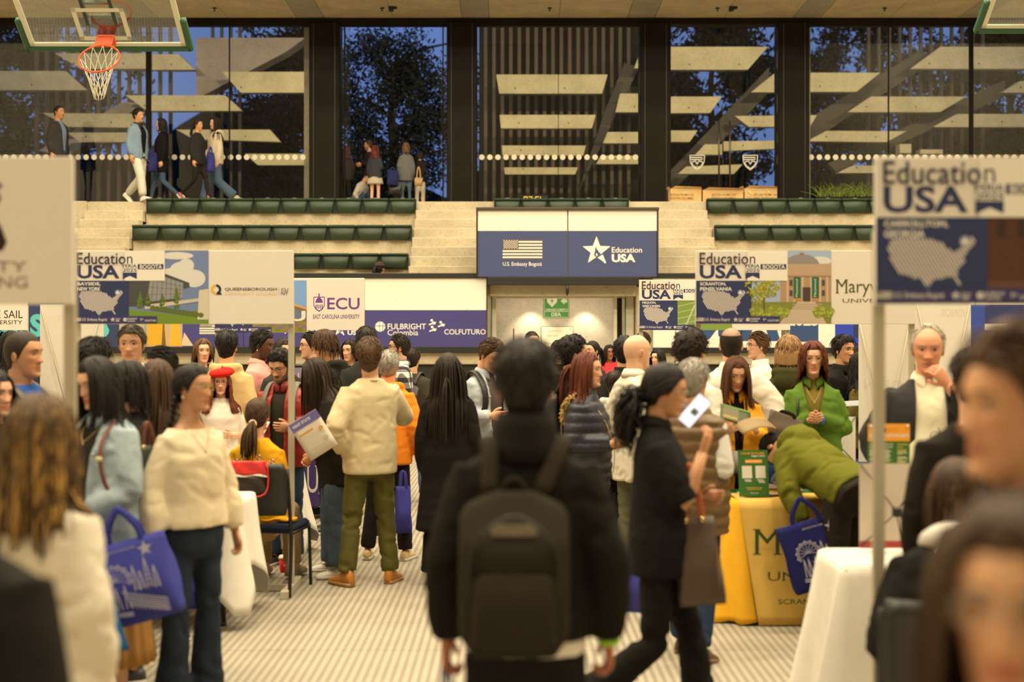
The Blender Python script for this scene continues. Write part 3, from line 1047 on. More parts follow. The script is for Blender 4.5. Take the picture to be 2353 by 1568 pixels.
        if opening is not None:
            oz, ow = zip(*opening)
            w_ = np.interp(V[:, 2], oz, ow)
            fld = np.where(V[:, 1] < .02, np.abs(V[:, 0]) - w_, 1.0)
        if neck == 'boat':
            f2 = .497 - V[:, 2] + .35*np.maximum(np.abs(V[:, 0]) - .10, 0) ; fld = f2 if fld is None else np.minimum(fld, f2)
        elif neck == 'v':
            f2 = np.where(V[:, 1] < 0, np.maximum(np.abs(V[:, 0]) - .055*(V[:, 2] - .40)/.14, .41 - V[:, 2])*1.0, 1.0); fld = f2 if fld is None else np.minimum(fld, f2)
        if cut is not None:
            f2 = cut(V); fld = f2 if fld is None else np.minimum(fld, f2)
        if fld is not None:
            me = clip_mesh(me, fld)
        me.transform(self.Mt)
        if callable(col):
            inv = np.array(self.Mt.inverted())
            Vt = verts(me) @ inv[:3, :3].T + inv[:3, 3]
            c = col(Vt)
        else:
            c = np.tile(np.asarray(col, float), (len(me.vertices), 1))
        set_cols(me, c)
        me.shade_smooth()
        o = obj(name, me, m or CLOTH(), self.root)
        if cuff is not None:
            for i in (0, 1):
                E, Wp = self.el[i], self.wr[i]
                gc = Geo().tube([seg(E, Wp, .90), seg(E, Wp, .96), seg(E, Wp, 1.02)], [.040, .042, .038], 12, cuff)
                self.put(gc, 'cuff', m or CLOTH())
        if collar is not None:
            cc, kind = collar if isinstance(collar, tuple) and len(collar) == 2 and isinstance(collar[1], str) else (collar, 'shirt')
            gc = Geo()
            n = 25
            a0 = R(16 if kind in ('shirt',) else 4)
            ph = np.linspace(a0, 2*pi - a0, n)
            rows = []
            nr = .058 if self.sex == 'm' else .051
            prof = {'shirt': [(.535, .018), (.585, .008), (.592, .012), (.560, .030), (.530, .036)], 'turtle': [(.52, .020), (.56, .010), (.60, .006), (.602, .010), (.56, .016), (.52, .026)],
                    'stand': [(.50, .034), (.545, .024), (.585, .020), (.588, .026), (.545, .032), (.50, .044)], 'high': [(.50, .050), (.56, .034), (.625, .020), (.640, .024), (.60, .034), (.54, .048), (.50, .058)], 'crew': [(.535, .014), (.552, .010), (.556, .014), (.545, .022), (.53, .024)]}[kind]
            for z, o_ in prof:
                drop = (.020 if kind == 'shirt' else .012)*np.clip(np.cos(ph), 0, 1)
                tip = .030*np.clip(1 - np.abs(np.where(ph > pi, 2*pi - ph, ph) - a0)/R(30), 0, 1)*(z < .57)*(o_ > .025) if kind == 'shirt' else 0
                rows.append(np.stack([(nr + o_)*np.sin(ph), .016 - (nr + o_ + .004)*np.cos(ph), z - drop*1.3 - tip], 1))
            rows.append(rows[0])
            f = [(i*n+j, i*n+j+1, (i+1)*n+j+1, (i+1)*n+j) for i in range(len(rows)-1) for j in range(n-1)]
            gc.add(np.concatenate(rows), f, cc)
            self.put(gc, 'collar', m or CLOTH())
        return o

    def make_trousers(self, col=(.05,.05,.06), fit='straight', m=None, wr=.004, hem=.97, name='trousers', cuffs=None):
        g = Geo()
        phi = np.linspace(-pi, pi, 24, endpoint=False)
        rings = []
        fl = self.sex == 'f'
        for z, a, b in ((.10,.150,.108),(.03,.166,.116),(-.05,.176,.122),(-.11,.168,.118),(-.16,.12,.09)):
            if fl and z > .05: a, b = .140, .098
            q = sup(phi, a, b); rings.append(np.column_stack([q[:, 0], q[:, 1], np.full(24, z)]))
        g.loft(rings)
        rad = {'slim': (.090,.080,.056,.054,.044), 'straight': (.092,.086,.070,.069,.066), 'wide': (.094,.094,.092,.100,.112), 'flare': (.090,.080,.064,.078,.104), 'loose': (.098,.096,.088,.085,.076)}[fit]
        an_ = []
        for i, sd in enumerate((1, -1)):
            kn, an, pt = self.legs[i]; m3 = np.array([sd, 1, 1])
            kn, an = np.array(kn)*m3, np.array(an)*m3
            end = kn + (an - kn)*hem; an_.append((kn, an, end))
            limb(g, np.array([sd*.085, 0, -.05]), kn, end, rad, 14)
        if self.lean > 25:      # the waistband follows the bent trunk
            A = np.array(self.Ml.inverted() @ self.Mt)
            rr = [q @ A[:3, :3].T + A[:3, 3] for q in self.torso_rings(.020, -.16, .14, 24)]
            g.loft(rr)
        me = remesh(g, self.vox*(1.4 if self.s > 300 else 1.8), 3)
        V = verts(me); N = normals(me)
        if wr:
            Q = V*np.array([.8, .8, 2.0]) + .03*np.stack([fnoise(V, 5, self.seed + 8), fnoise(V, 5, self.seed + 9), fnoise(V, 6, self.seed + 10)], 1)
            w = fnoise(Q, 6.5, self.seed + 11)
            kn = np.zeros(len(V))
            for a, b, c in an_:
                kn = np.maximum(kn, np.exp(-(np.linalg.norm(V - a, axis=1)/.10)**2)); kn = np.maximum(kn, .8*np.exp(-(np.linalg.norm(V - c, axis=1)/.10)**2))
            V = V + N*(wr*(.5*w + .7*(1 - np.abs(w)) - .4)*(.8 + 1.2*kn))[:, None]
        set_verts(me, V)
        me.transform(self.Ml)
        c = col(V) if callable(col) else np.tile(np.asarray(col, float), (len(V), 1))
        set_cols(me, c); me.shade_smooth()
        return obj(name, me, m or CLOTH(), self.root)

    def make_skirt(self, col, z0=.10, z1=-.35, r0=.145, r1=.26, pleats=22, amp=.010, m=None, depth=.75, sway=(0, 0)):
        g = Geo(); n = pleats*4
        ph = np.linspace(0, 2*pi, n, endpoint=False)
        rings = []
        for t in np.linspace(0, 1, 10):
            r = r0 + (r1 - r0)*t**.8
            k = 1 + (amp/r)*np.sin(pleats*ph)*min(1, t*2)
            rings.append(np.column_stack([r*k*np.cos(ph) + sway[0]*t*t, r*depth*k*np.sin(ph) + sway[1]*t*t, np.full(n, z0 + (z1 - z0)*t)]))
        g.loft(rings, col=col)
        g.transform(self.Ml)
        g.build('skirt', m or CLOTH(), self.root)

    def make_shoes(self, col, sole, feet=None):
        for i, sd in enumerate((1, -1)):
            kn, an, pitch = self.legs[i]; an = np.array(an)*np.array([sd, 1, 1])
            hi = isinstance(col, dict)
            cc = col['col'] if hi else col
            bt = col.get('boot', 0) if hi else 0
            secs = [(.066,.020,.050),(.060,.030,.075+bt*.3),(.035,.037,.090+bt),(-.005,.038,.092+bt),(-.035,.040,.080+bt*.4),(-.075,.043,.066),(-.120,.047,.055),(-.160,.043,.046),(-.185,.030,.036),(-.194,.012,.028)]
            up, sl = Geo(), Geo()
            n = 12
            rg, rs = [], []
            for y, w, h in secs:
                a = np.linspace(0, 2*pi, n, endpoint=False)
                x = w*np.sign(np.cos(a))*np.abs(np.cos(a))**.8
                z = np.where(np.sin(a) > 0, .016 + (h - .016)*np.abs(np.sin(a))**.8, .014)
                rg.append(np.column_stack([x, np.full(n, y), z]))
                rs.append([(w*1.06, y, .024), (-w*1.06, y, .024), (-w*1.03, y, .0), (w*1.03, y, .0)])
            up.loft(rg, col=cc); sl.loft(rs, col=sole)
            for j in range(4):     # laces
                up.tube([(-.022, -.030 - .022*j, .080 - .006*j + bt*.1), (0, -.034 - .022*j, .088 - .007*j + bt*.1), (.022, -.030 - .022*j, .080 - .006*j + bt*.1)], .003, 5, np.minimum(np.asarray(cc)*1.25 + .03, 1))
            M = self.Ml @ Matrix.Translation((an[0], an[1] - .0, an[2] - .08)) @ Matrix.Translation((0, 0, .085)) @ Matrix.Rotation(R(pitch), 4, 'X') @ Matrix.Translation((0, 0, -.085)) @ Matrix.Rotation(R(9*sd), 4, 'Z')
            if feet is not None and feet[i] is not None:
                M = M @ Matrix.Rotation(R(feet[i]), 4, 'Z')
            o = up.transform(M).build('shoe', LEATHER(), self.root)
            sl.transform(M).build('sole', PLASTIC(), o)

    # world points, for bags and papers held by this person
    def world(self, p):
        M = Matrix.Translation(self.root.location) @ Matrix.Rotation(self.root.rotation_euler[2], 4, 'Z') @ self.Mt
        return M @ Vector(p)
    def grip(self, i, reach=.085):
        d = self.wr[i] - self.el[i]; d /= np.linalg.norm(d)
        return self.world(self.wr[i] + d*reach)
    def frame(self):
        return Matrix.Translation(self.root.location) @ Matrix.Rotation(self.root.rotation_euler[2], 4, 'Z') @ self.Mt
# ---------------------------------------------------------------- the hall
CONC = wmat('concrete', (.50, .43, .30))
CONC2 = wmat('soffit_concrete', (.44, .36, .235))
DARK = mat('bronze_metal', (.010, .007, .0045), .6, .0, spec=.12, noise=.15, nscale=3)
BLACK = mat('black_metal', (.010, .009, .008), .5, noise=.1)

def struct(name, g, m, parent=None, smooth=False):
    o = g.build(name, m, parent, smooth)
    if parent is None: o['kind'] = 'structure'
    return o

GY = F/117                      # glass line
ZC = 4.38                       # concourse level
def gx(px): return (px - CX)/117.0
def gz(py): return HC - (py - HY)/117.0

# floor: ribbed protective panels laid in strips, with open joints
def floor_mat():
    m = bpy.data.materials.new('ribbed_floor_panel'); n, l, b = nodes(m)
    b.inputs['Roughness'].default_value = .5; b.inputs['Specular IOR Level'].default_value = .35
    geo = n.new('ShaderNodeNewGeometry'); sx = n.new('ShaderNodeSeparateXYZ'); l.new(geo.outputs['Position'], sx.inputs[0])
    def wave(ax, fr):
        mu = n.new('ShaderNodeMath'); mu.operation = 'MULTIPLY'; mu.inputs[1].default_value = fr; l.new(sx.outputs[ax], mu.inputs[0])
        si = n.new('ShaderNodeMath'); si.operation = 'SINE'; l.new(mu.outputs[0], si.inputs[0]); return si
    a = wave('X', 2*pi/.046); c = wave('Y', 2*pi/.035)
    nz = n.new('ShaderNodeTexNoise'); nz.inputs['Scale'].default_value = 3; nz.inputs['Detail'].default_value = 5; l.new(geo.outputs['Position'], nz.inputs['Vector'])
    ad = n.new('ShaderNodeMath'); ad.operation = 'MULTIPLY_ADD'; ad.inputs[1].default_value = .25; l.new(c.outputs[0], ad.inputs[0]); l.new(a.outputs[0], ad.inputs[2])
    ad2 = n.new('ShaderNodeMath'); ad2.operation = 'MULTIPLY_ADD'; ad2.inputs[1].default_value = 1.2; l.new(nz.outputs['Fac'], ad2.inputs[0]); l.new(ad.outputs[0], ad2.inputs[2])
    r = n.new('ShaderNodeValToRGB'); r.color_ramp.elements[0].position = .30; r.color_ramp.elements[1].position = .62
    r.color_ramp.elements[0].color = (.235,.20,.15,1); r.color_ramp.elements[1].color = (.36,.315,.24,1)
    mr = n.new('ShaderNodeMapRange'); mr.inputs['From Min'].default_value = -1; mr.inputs['From Max'].default_value = 2.2
    l.new(ad2.outputs[0], mr.inputs['Value']); l.new(mr.outputs[0], r.inputs[0]); l.new(r.outputs[0], b.inputs['Base Color'])
    bp = n.new('ShaderNodeBump'); bp.inputs['Strength'].default_value = .35; bp.inputs['Distance'].default_value = .004
    l.new(ad.outputs[0], bp.inputs['Height']); l.new(bp.outputs[0], b.inputs['Normal'])
    return m
FLOOR = floor_mat()
fl = struct('floor', Geo().box((-13, -6, -.2), (13, 24.3, -.02)), mat('subfloor', (.5,.46,.38), .7))
pitch = F*HC*.000238/HC*1.0   # joint spacing read from the photograph's seams
yy = F*HC/(1495 - HY) - 6*pitch
panel_me = None
while yy < 23.5:
    for k in range(-3, 4):
        x0 = k*3.6 - 1.8 if k > -3 else -12.6
        if panel_me is None:
            gp = Geo().box((0, 0, -.022), (3.598, pitch - .007, 0), bevel=.003)
            p0 = gp.build('floor_panel', FLOOR, fl, False); panel_me = p0.data
        else:
            p0 = obj('floor_panel', panel_me, None, fl)
        p0.location = (k*3.6 - 1.796, yy + .005, 0)
    yy += pitch

# stand: three tiers behind a front parapet, aisles with steps, concourse on top
st = struct('bleacher_stand', Geo().box((-13, 24.6, 0), (-.75, GY + .3, ZC - .012)).box((2.75, 24.6, 0), (13, GY + .3, ZC - .012)).box((-.75, 24.6, 2.85), (2.75, GY + .3, ZC - .012)), CONC)
TY = [24.53, 23.68, 22.84, 22.02]            # riser faces of the three seat tiers, and the parapet
TZ = [ZC, 3.805, 3.235, 2.665]
for i in range(3):
    for xa, xb in ((-13, -8.0), (-6.88, -1.81), (-.36, 2.23), (3.66, 13)):
        if i and xa == -.36: continue
        g = Geo().box((xa, TY[i], TZ[i+1] - .02), (xb, TY[i] + 1.0, TZ[i] - .0), bevel=.012)
        g.build('tier', CONC, st, False)
    for xa, xb in ((-8.0, -6.88), (-1.81, -.36), (2.23, 3.66)):
        # three steps down to the next tier
        for q in range(3):
            z1 = TZ[i] - (TZ[i] - TZ[i+1])*q/3; z0 = TZ[i+1] - .02
            y0 = TY[i] + .10 - q*.27
            Geo().box((xa + .012, y0, z0), (xb - .012, TY[i] + .3, z1), bevel=.010).build('step', CONC, st, False)
Geo().box((-13, 22.9, 2.0), (-.5, 23.0, TZ[3]), bevel=.01).build('tier', CONC, st, False)
Geo().box((2.4, 22.9, 2.0), (13, 23.0, TZ[3]), bevel=.01).build('tier', CONC, st, False)
for xa, xb in ((-13, -.5), (2.4, 13)):
    for a, b in (((xa, -2.75), (-1.75, xb)) if xa < -5 else ((xa, xb),)):
        Geo().box((a, 22.04, TZ[3] - .15), (b, 23.2, TZ[3]), bevel=.01).build('tread', CONC, st, False)

# front wall with the entrance opening
wb = struct('wall_back', Geo().box((-13, 22.05, 0), (-.38, 22.35, 2.66)).box((2.10, 22.05, 0), (13, 22.35, 2.66)), CONC)
Geo().box((-.38, 22.02, 2.50), (2.10, 23.2, 2.86), bevel=.012).build('lintel', CONC, wb, False)
Geo().box((-13, 21.93, 1.35), (-.40, 22.06, 1.55), bevel=.012).build('ledge', CONC, wb, False)
Geo().box((2.12, 21.93, 1.35), (13, 22.06, 1.55), bevel=.012).build('ledge', CONC, wb, False)
for xa, xb in ((-13, -.40), (2.12, 13)):
    Geo().box((xa, 21.99, .0), (xb, 22.05, 1.35)).build('dado', mat('dark_dado', (.012,.012,.010), .6), wb, False)
GREEN = mat('green_paint', (.02,.16,.04), .5)
for x in (-3.6, -1.3):
    Geo().box((x, 21.96, .62), (x + 1.15, 21.99, 1.13), bevel=.01).build('green_panel', GREEN, wb, False)
# recess behind the opening
struct('recess_wall', Geo().box((-.6, 24.05, 0), (2.75, 24.25, 2.86)), wmat('recess_concrete', (.56,.50,.41)))
struct('recess_ceiling', Geo().box((-.38, 22.3, 2.56), (2.75, 24.06, 2.84)), CONC)
CREAM = mat('cream_paint', (.62,.57,.45), .55, noise=.05)
for i, (xa, xb) in enumerate(((-.36, -.27), (1.74, 1.80), (1.93, 2.09))):
    j = struct('jamb', Geo().box((xa, 22.36, 0), (xb, 22.50, 2.55), bevel=.006), CREAM)
    if i != 1:
        Geo().box((xa - .0, 22.345, 1.0), (xa + .018, 22.36, 2.52)).build('seal', GREEN, j, False)
struct('jamb_gap', Geo().box((1.80, 22.9, 0), (1.93, 22.95, 2.5)), BLACK)
struct('door_side', Geo().box((1.95, 22.5, 0), (2.7, 22.54, 2.5)), CREAM)
# push bars on the door leaves seen edge on
for nm, x, z0, z1, y in (('door_pull', .03, 1.62, 1.97, 23.4),):
    o = Geo().tube([(x, y, z0), (x, y, z1)], .012, 8).build(nm, BLACK)
    tag(o, 'thin black door pull standing upright left of the evacuation plan', 'handle')
    o2 = Geo().tube([(x, y, 0), (x, y, z0)], .010, 8).build('stem', BLACK, o)

# hall shell outside the frame, for the light to bounce in
struct('wall_left', Geo().box((-13.3, -6, 0), (-13, GY + .4, 16)), CONC)
struct('wall_right', Geo().box((13, -6, 0), (13.3, GY + .4, 16)), CONC)
struct('wall_front', Geo().box((-13.3, -6.3, 0), (13.3, -6, 16)), wmat('dark_concrete', (.16,.135,.10)))
ce = struct('ceiling', Geo().box((-13.3, -6.3, 16), (13.3, 24.2, 16.2)), wmat('dark_concrete', (.16,.135,.10)))
# low soffit along the glass: wide boards and narrow darker strips in line with the pillars
ZS = gz(42)
for k in range(-4, 5):
    xc = -.71 + 3.24*k
    Geo().box((xc - .265, 23.6, ZS), (xc + .265, GY + .2, ZS + .18), bevel=.006).build('soffit_strip', wmat('grey_concrete', (.30,.27,.21)), ce, False)
    for a, b in ((xc + .272, xc + 1.62), (xc + 1.626, xc + 2.968)):
        for ya, yb in ((23.6, 24.895), (24.905, GY + .2)):
            Geo().box((a, ya, ZS), (b, yb, ZS + .18), bevel=.005).build('soffit_board', CONC2, ce, False)
struct('wall_upstand', Geo().box((-13.3, 23.5, ZS - .0), (13.3, 23.6, 16)), CONC2)
# facade: head trim, pillars, glass, frosted dots
struct('trim_1', Geo().box((-13, GY - .05, gz(56)), (13, GY + .25, ZS), bevel=.01), DARK)
PIL = [(712, 782), (1027, 1096), (1470, 1540), (1787, 1857)]
for i, (a, b) in enumerate(PIL):
    o = struct('pillar', Geo().box((gx(a), GY - .12, ZC - .0), (gx(b), GY + .35, gz(54)), bevel=.015), DARK)
    for xa in (gx(a) + .09, gx(b) - .09):
        Geo().box((xa - .012, GY - .135, ZC), (xa + .012, GY - .115, gz(56)), bevel=.004).build('edge_strip', BLACK, o, False)

def glass_mat():
    m = bpy.data.materials.new('window_glass'); n, l, b = nodes(m)
    out = n['Material Output']; n.remove(b)
    tr = n.new('ShaderNodeBsdfTransparent'); tr.inputs[0].default_value = (.93,.95,.93,1)
    gl = n.new('ShaderNodeBsdfGlossy'); gl.inputs['Roughness'].default_value = .015; gl.inputs['Color'].default_value = (.9,.9,.9,1)
    fr = n.new('ShaderNodeFresnel'); fr.inputs['IOR'].default_value = 1.42
    mx = n.new('ShaderNodeMixShader'); l.new(fr.outputs[0], mx.inputs[0]); l.new(tr.outputs[0], mx.inputs[1]); l.new(gl.outputs[0], mx.inputs[2])
    l.new(mx.outputs[0], out.inputs[0])
    return m
GLASS = glass_mat(); MATS['window_glass'] = GLASS
DOT = mat('frosted_film', (.62,.58,.47), .6)
def dotmesh(r, n=16):
    g = Geo(); a = np.linspace(0, 2*pi, n, endpoint=False)
    g.loft([np.column_stack([r*np.cos(a), np.full(n, y), r*np.sin(a)]) for y in (-.001, .001)]); return g.mesh('frosted_dot', False)
DOTME = dotmesh(.0545); DOTME.materials.append(DOT)
ZB = ZC
zt = gz(55)
def window(n, panes, dots=None, mull=()):
    xs = [p for q in panes for p in q]
    w = bpy.data.objects.new('window_%d' % n, None); COL.objects.link(w); w['kind'] = 'structure'; w.location = (0, GY, 0)
    for a, b in panes:
        Geo().box((a + .004, .0, ZB), (b - .004, .012, zt)).build('glass_pane', GLASS, w, False)
    for x, hw in mull:
        Geo().box((x - hw, -.03, ZB), (x + hw, .06, zt), bevel=.004).build('mullion', DARK, w, False)
    x0, x1 = min(xs), max(xs)
    Geo().box((x0, -.03, ZB), (x1, .05, ZB + .05)).box((x0, -.03, zt - .03), (x1, .05, zt)).build('window_frame', DARK, w, False)
    if dots:
        a, b, st = dots
        x = a
        while x <= b:
            o = obj('frosted_dot', DOTME, None, w); o.location = (gx(x), -.004, gz(361.5)); x += st
    return w
window(1, [(-13, gx(341)), (gx(341), gx(527)), (gx(527), gx(712))], (-5, 708, 18.45), ((gx(341), .045), (gx(527), .006)))
window(2, [(gx(782), gx(806)), (gx(1012), gx(1027))], None, ((gx(792), .01), (gx(1018), .01)))
window(3, [(gx(1097), gx(1283)), (gx(1283), gx(1470))], (1107, 1465, 18.6), ((gx(1283), .005),))
window(4, [(gx(1857), gx(2042)), (gx(2042), gx(2232)), (gx(2232), 13)], (1864, 2353, 18.65), ((gx(2042), .005), (gx(2232), .035)))

# glass double door with pull bars and shield emblems
d = bpy.data.objects.new('door_1', None); COL.objects.link(d); d['kind'] = 'structure'; d.location = (0, GY, 0)
for a, b in ((1541, 1661), (1663, 1786)):
    Geo().box((gx(a), 0, ZB), (gx(b), .012, zt)).build('glass_leaf', GLASS, d, False)
for a in (1651, 1676):
    Geo().tube([(gx(a), -.06, gz(430)), (gx(a), -.06, gz(278))], .018, 10).tube([(gx(a), -.06, gz(418)), (gx(a), 0, gz(418))], .010, 6).tube([(gx(a), -.06, gz(290)), (gx(a), 0, gz(290))], .010, 6).build('door_handle', mat('dark_steel', (.10,.08,.06), .35, .8), d)
for a, b in ((1541, 1561), (1765, 1785)):
    Geo().box((gx(a), -.02, gz(58)), (gx(b), .02, gz(53)), bevel=.005).build('patch_fitting', BLACK, d, False)
EMB = mat('white_film', (.62,.62,.56), .6)
def strip(g, pts, w, y=-.004, th=.002):
    """Flat line of width w through (x, z) points."""
    P = np.asarray(pts, float)
    for a, b in zip(P[:-1], P[1:]):
        t = b - a; L = np.linalg.norm(t); t = t/(L + 1e-9); nn = np.array([-t[1], t[0]])*w/2; e = t*w*.3
        g.prism([tuple(a - e - nn), tuple(b + e - nn), tuple(b + e + nn), tuple(a - e + nn)], y, y + th)
for cx in (1602, 1724):
    g = Geo(); s = .0085
    q = lambda a: [(gx(cx) + x*s, gz(372) + z*s) for x, z in a]
    strip(g, q([(-17,15),(17,15),(16,-1),(10,-11),(0,-19),(-10,-11),(-16,-1),(-17,15)]), .016)
    strip(g, q([(-15,10),(11,10),(11,5),(-16,5)]), .020)
    strip(g, q([(-14,-1),(-4,2),(0,-6),(4,2),(14,-1),(9,-9),(0,-16),(-9,-9),(-14,-1)]), .018)
    g.build('shield_emblem', EMB, d, False)
# concrete piers seen through the end of the glass bays
for a, b in ((693, 711), (1857, 1868)):
    struct('pier', Geo().box((gx(a), GY + .3, ZC), (gx(b) + .02, GY + .7, 8.2)), CONC)

# small fittings under the soffit
SPR = mat('sprinkler_metal', (.03,.025,.02), .4, .6)
for i, px in enumerate((493, 878, 1263, 1649, 2033)):
    x = (px - CX)/121
    o = Geo().tube([(x, 24.8, ZS + .01), (x, 24.8, ZS - .06)], .012, 8).tube([(x - .04, 24.8, ZS - .02), (x + .04, 24.8, ZS - .02)], .012, 6).sphere((x, 24.8, ZS - .065), (.022,.022,.012), 8, 5).build('sprinkler', SPR)
    tag(o, '%s small dark sprinkler head from the left, on the soffit' % ['first','second','third','fourth','fifth'][i], 'sprinkler', 'sprinklers on the soffit')
for px, nm in ((899, 'above the second pillar'), (1680, 'above the glass double door')):
    x = (px - CX)/121
    o = thing('security_camera', 'small black security camera on the soffit ' + ('left of the middle window' if px < 1000 else 'above the glass double door'), 'camera', (x, 24.75, ZS))
    Geo().box((-.045, -.05, -.09), (.045, .05, 0), bevel=.012).build('housing', BLACK, o, False)
    Geo().tube([(.02, 0, -.03), (.11, -.02, -.03)], [.028, .022], 10).build('lens', BLACK, o)

# ---------------------------------------------------------------- beyond the glass: terrace, trees; beams and slats stand in for the hall's reflection
struct('terrace_ground', Geo().box((-40, GY + .3, ZC - .3), (40, 90, ZC - .02)), mat('terrace', (.10,.09,.08), .8, noise=.3, nscale=2))
SB = 88.0; YB = F/SB
def bx_(px): return (px - CX)/SB
def bz_(py): return HC - (py - HY)/SB
BEAM = wmat('reflection_concrete', (.50,.42,.26))
REFL_BEAMS = [  # outlines of the hall's reflection in the glass, built as solid beams outside
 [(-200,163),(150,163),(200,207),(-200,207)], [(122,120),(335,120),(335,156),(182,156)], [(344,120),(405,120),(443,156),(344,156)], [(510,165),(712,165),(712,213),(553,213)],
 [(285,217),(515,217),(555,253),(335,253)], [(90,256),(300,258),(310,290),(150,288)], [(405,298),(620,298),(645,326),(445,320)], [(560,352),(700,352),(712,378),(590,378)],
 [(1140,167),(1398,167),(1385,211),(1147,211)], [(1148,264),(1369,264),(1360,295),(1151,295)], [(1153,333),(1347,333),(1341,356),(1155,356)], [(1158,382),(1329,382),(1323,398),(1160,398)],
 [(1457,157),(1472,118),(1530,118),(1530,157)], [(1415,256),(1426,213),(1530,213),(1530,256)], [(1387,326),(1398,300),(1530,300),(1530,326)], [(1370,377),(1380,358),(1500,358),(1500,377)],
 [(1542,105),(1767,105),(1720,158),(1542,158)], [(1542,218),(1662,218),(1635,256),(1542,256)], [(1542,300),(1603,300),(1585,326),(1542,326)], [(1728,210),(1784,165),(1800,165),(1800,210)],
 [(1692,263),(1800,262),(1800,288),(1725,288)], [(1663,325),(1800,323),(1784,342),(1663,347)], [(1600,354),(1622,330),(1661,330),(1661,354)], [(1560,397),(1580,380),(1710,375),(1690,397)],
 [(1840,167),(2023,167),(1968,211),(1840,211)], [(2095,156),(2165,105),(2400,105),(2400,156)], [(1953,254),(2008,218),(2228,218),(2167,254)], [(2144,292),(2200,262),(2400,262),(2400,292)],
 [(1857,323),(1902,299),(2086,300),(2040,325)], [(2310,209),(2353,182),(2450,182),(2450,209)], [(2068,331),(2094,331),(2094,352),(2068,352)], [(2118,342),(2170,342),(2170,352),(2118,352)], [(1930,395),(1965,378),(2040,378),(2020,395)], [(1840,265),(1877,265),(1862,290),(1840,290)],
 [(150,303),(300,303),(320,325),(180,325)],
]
for i, poly in enumerate(REFL_BEAMS):
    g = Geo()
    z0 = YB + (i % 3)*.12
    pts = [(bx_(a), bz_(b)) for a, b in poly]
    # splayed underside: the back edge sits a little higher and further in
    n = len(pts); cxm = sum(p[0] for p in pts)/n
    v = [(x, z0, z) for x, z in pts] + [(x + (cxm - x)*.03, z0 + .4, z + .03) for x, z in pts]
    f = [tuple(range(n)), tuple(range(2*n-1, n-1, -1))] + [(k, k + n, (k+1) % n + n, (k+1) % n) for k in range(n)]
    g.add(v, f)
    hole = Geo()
    o = struct('reflection_beam', g, BEAM)
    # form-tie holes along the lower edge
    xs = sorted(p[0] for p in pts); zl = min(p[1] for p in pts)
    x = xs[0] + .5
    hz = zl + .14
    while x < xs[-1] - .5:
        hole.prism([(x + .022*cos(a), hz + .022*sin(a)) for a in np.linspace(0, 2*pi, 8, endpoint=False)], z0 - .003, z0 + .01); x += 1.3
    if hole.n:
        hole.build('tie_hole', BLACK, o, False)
# sloping slabs at the left, built along with the reflection's beams
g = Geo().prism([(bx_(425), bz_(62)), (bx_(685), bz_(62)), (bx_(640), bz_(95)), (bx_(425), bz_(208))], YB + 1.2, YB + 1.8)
struct('reflection_beam', g, wmat('shaded_concrete', (.34,.27,.22)))
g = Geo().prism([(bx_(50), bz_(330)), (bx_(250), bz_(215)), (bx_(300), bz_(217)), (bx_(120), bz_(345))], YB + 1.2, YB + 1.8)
struct('reflection_beam', g, wmat('shaded_concrete', (.34,.27,.22)))
# dark diagonal ribs added to the built reflection, mostly on the right
for a in ([(1547,440),(1790,190),(1790,130),(1547,385)], [(1857,330),(2190,110),(2150,90),(1857,270)], [(1950,380),(2353,200),(2353,160),(1930,360)], [(1330,440),(1480,130),(1445,120),(1400,230)]):
    struct('reflection_beam', Geo().prism([(bx_(x), bz_(y)) for x, y in a], YB + 1.3, YB + 1.7), mat('dark_reflection_rib', (.06,.048,.035), .7))
SLAT = mat('slat_timber', (.085,.058,.034), .7, noise=.2, nscale=6, stretch=(1, 1, .1))
def slats(x0, x1, n, ya, yb, w, name):  # upright bars that stand in for a slatted wall reflected in the glass
    o = bpy.data.objects.new('reflection_slats', None); COL.objects.link(o); o['kind'] = 'structure'; o.location = (0, YB + 2.2, 0)
    for k in range(n):
        x = bx_(x0 + (x1 - x0)*k/(n - 1)); w_ = w/SB
        Geo().box((x - w_/2, 0, bz_(yb)), (x + w_/2, .12, bz_(ya)), bevel=.01).build('slat', SLAT, o, False)
slats(1112, 1462, 18, -60, 480, 9, 'mid')
struct('added_dark_sheet', Geo().box((bx_(1095), YB + 2.6, ZC), (bx_(1500), YB + 2.7, bz_(-80))), mat('dark_backing', (.010,.008,.006), .9))  # dark sheet added to keep the gaps between the slats black
slats(2050, 2330, 12, -60, 480, 7, 'right')
slats(12, 340, 14, -60, 480, 8, 'left')
slats(443, 510, 4, -60, 480, 7, 'bay')
# white posts and rungs of a railing out on the terrace
o = thing('terrace_railing', 'pale bluish railing out on the terrace behind the walking people at left', 'railing', (bx_(270), YB - 1, ZC - .02))
RAIL = mat('rail_paint', (.30,.33,.42), .5)
for k in range(6):
    x = -.85 + k*.34
    Geo().box((x - .02, -.02, 0), (x + .02, .02, .75), bevel=.006).build('post', RAIL, o, False)
Geo().box((-.9, -.03, .75), (.9, .03, .80), bevel=.01).build('top_rail', RAIL, o, False)

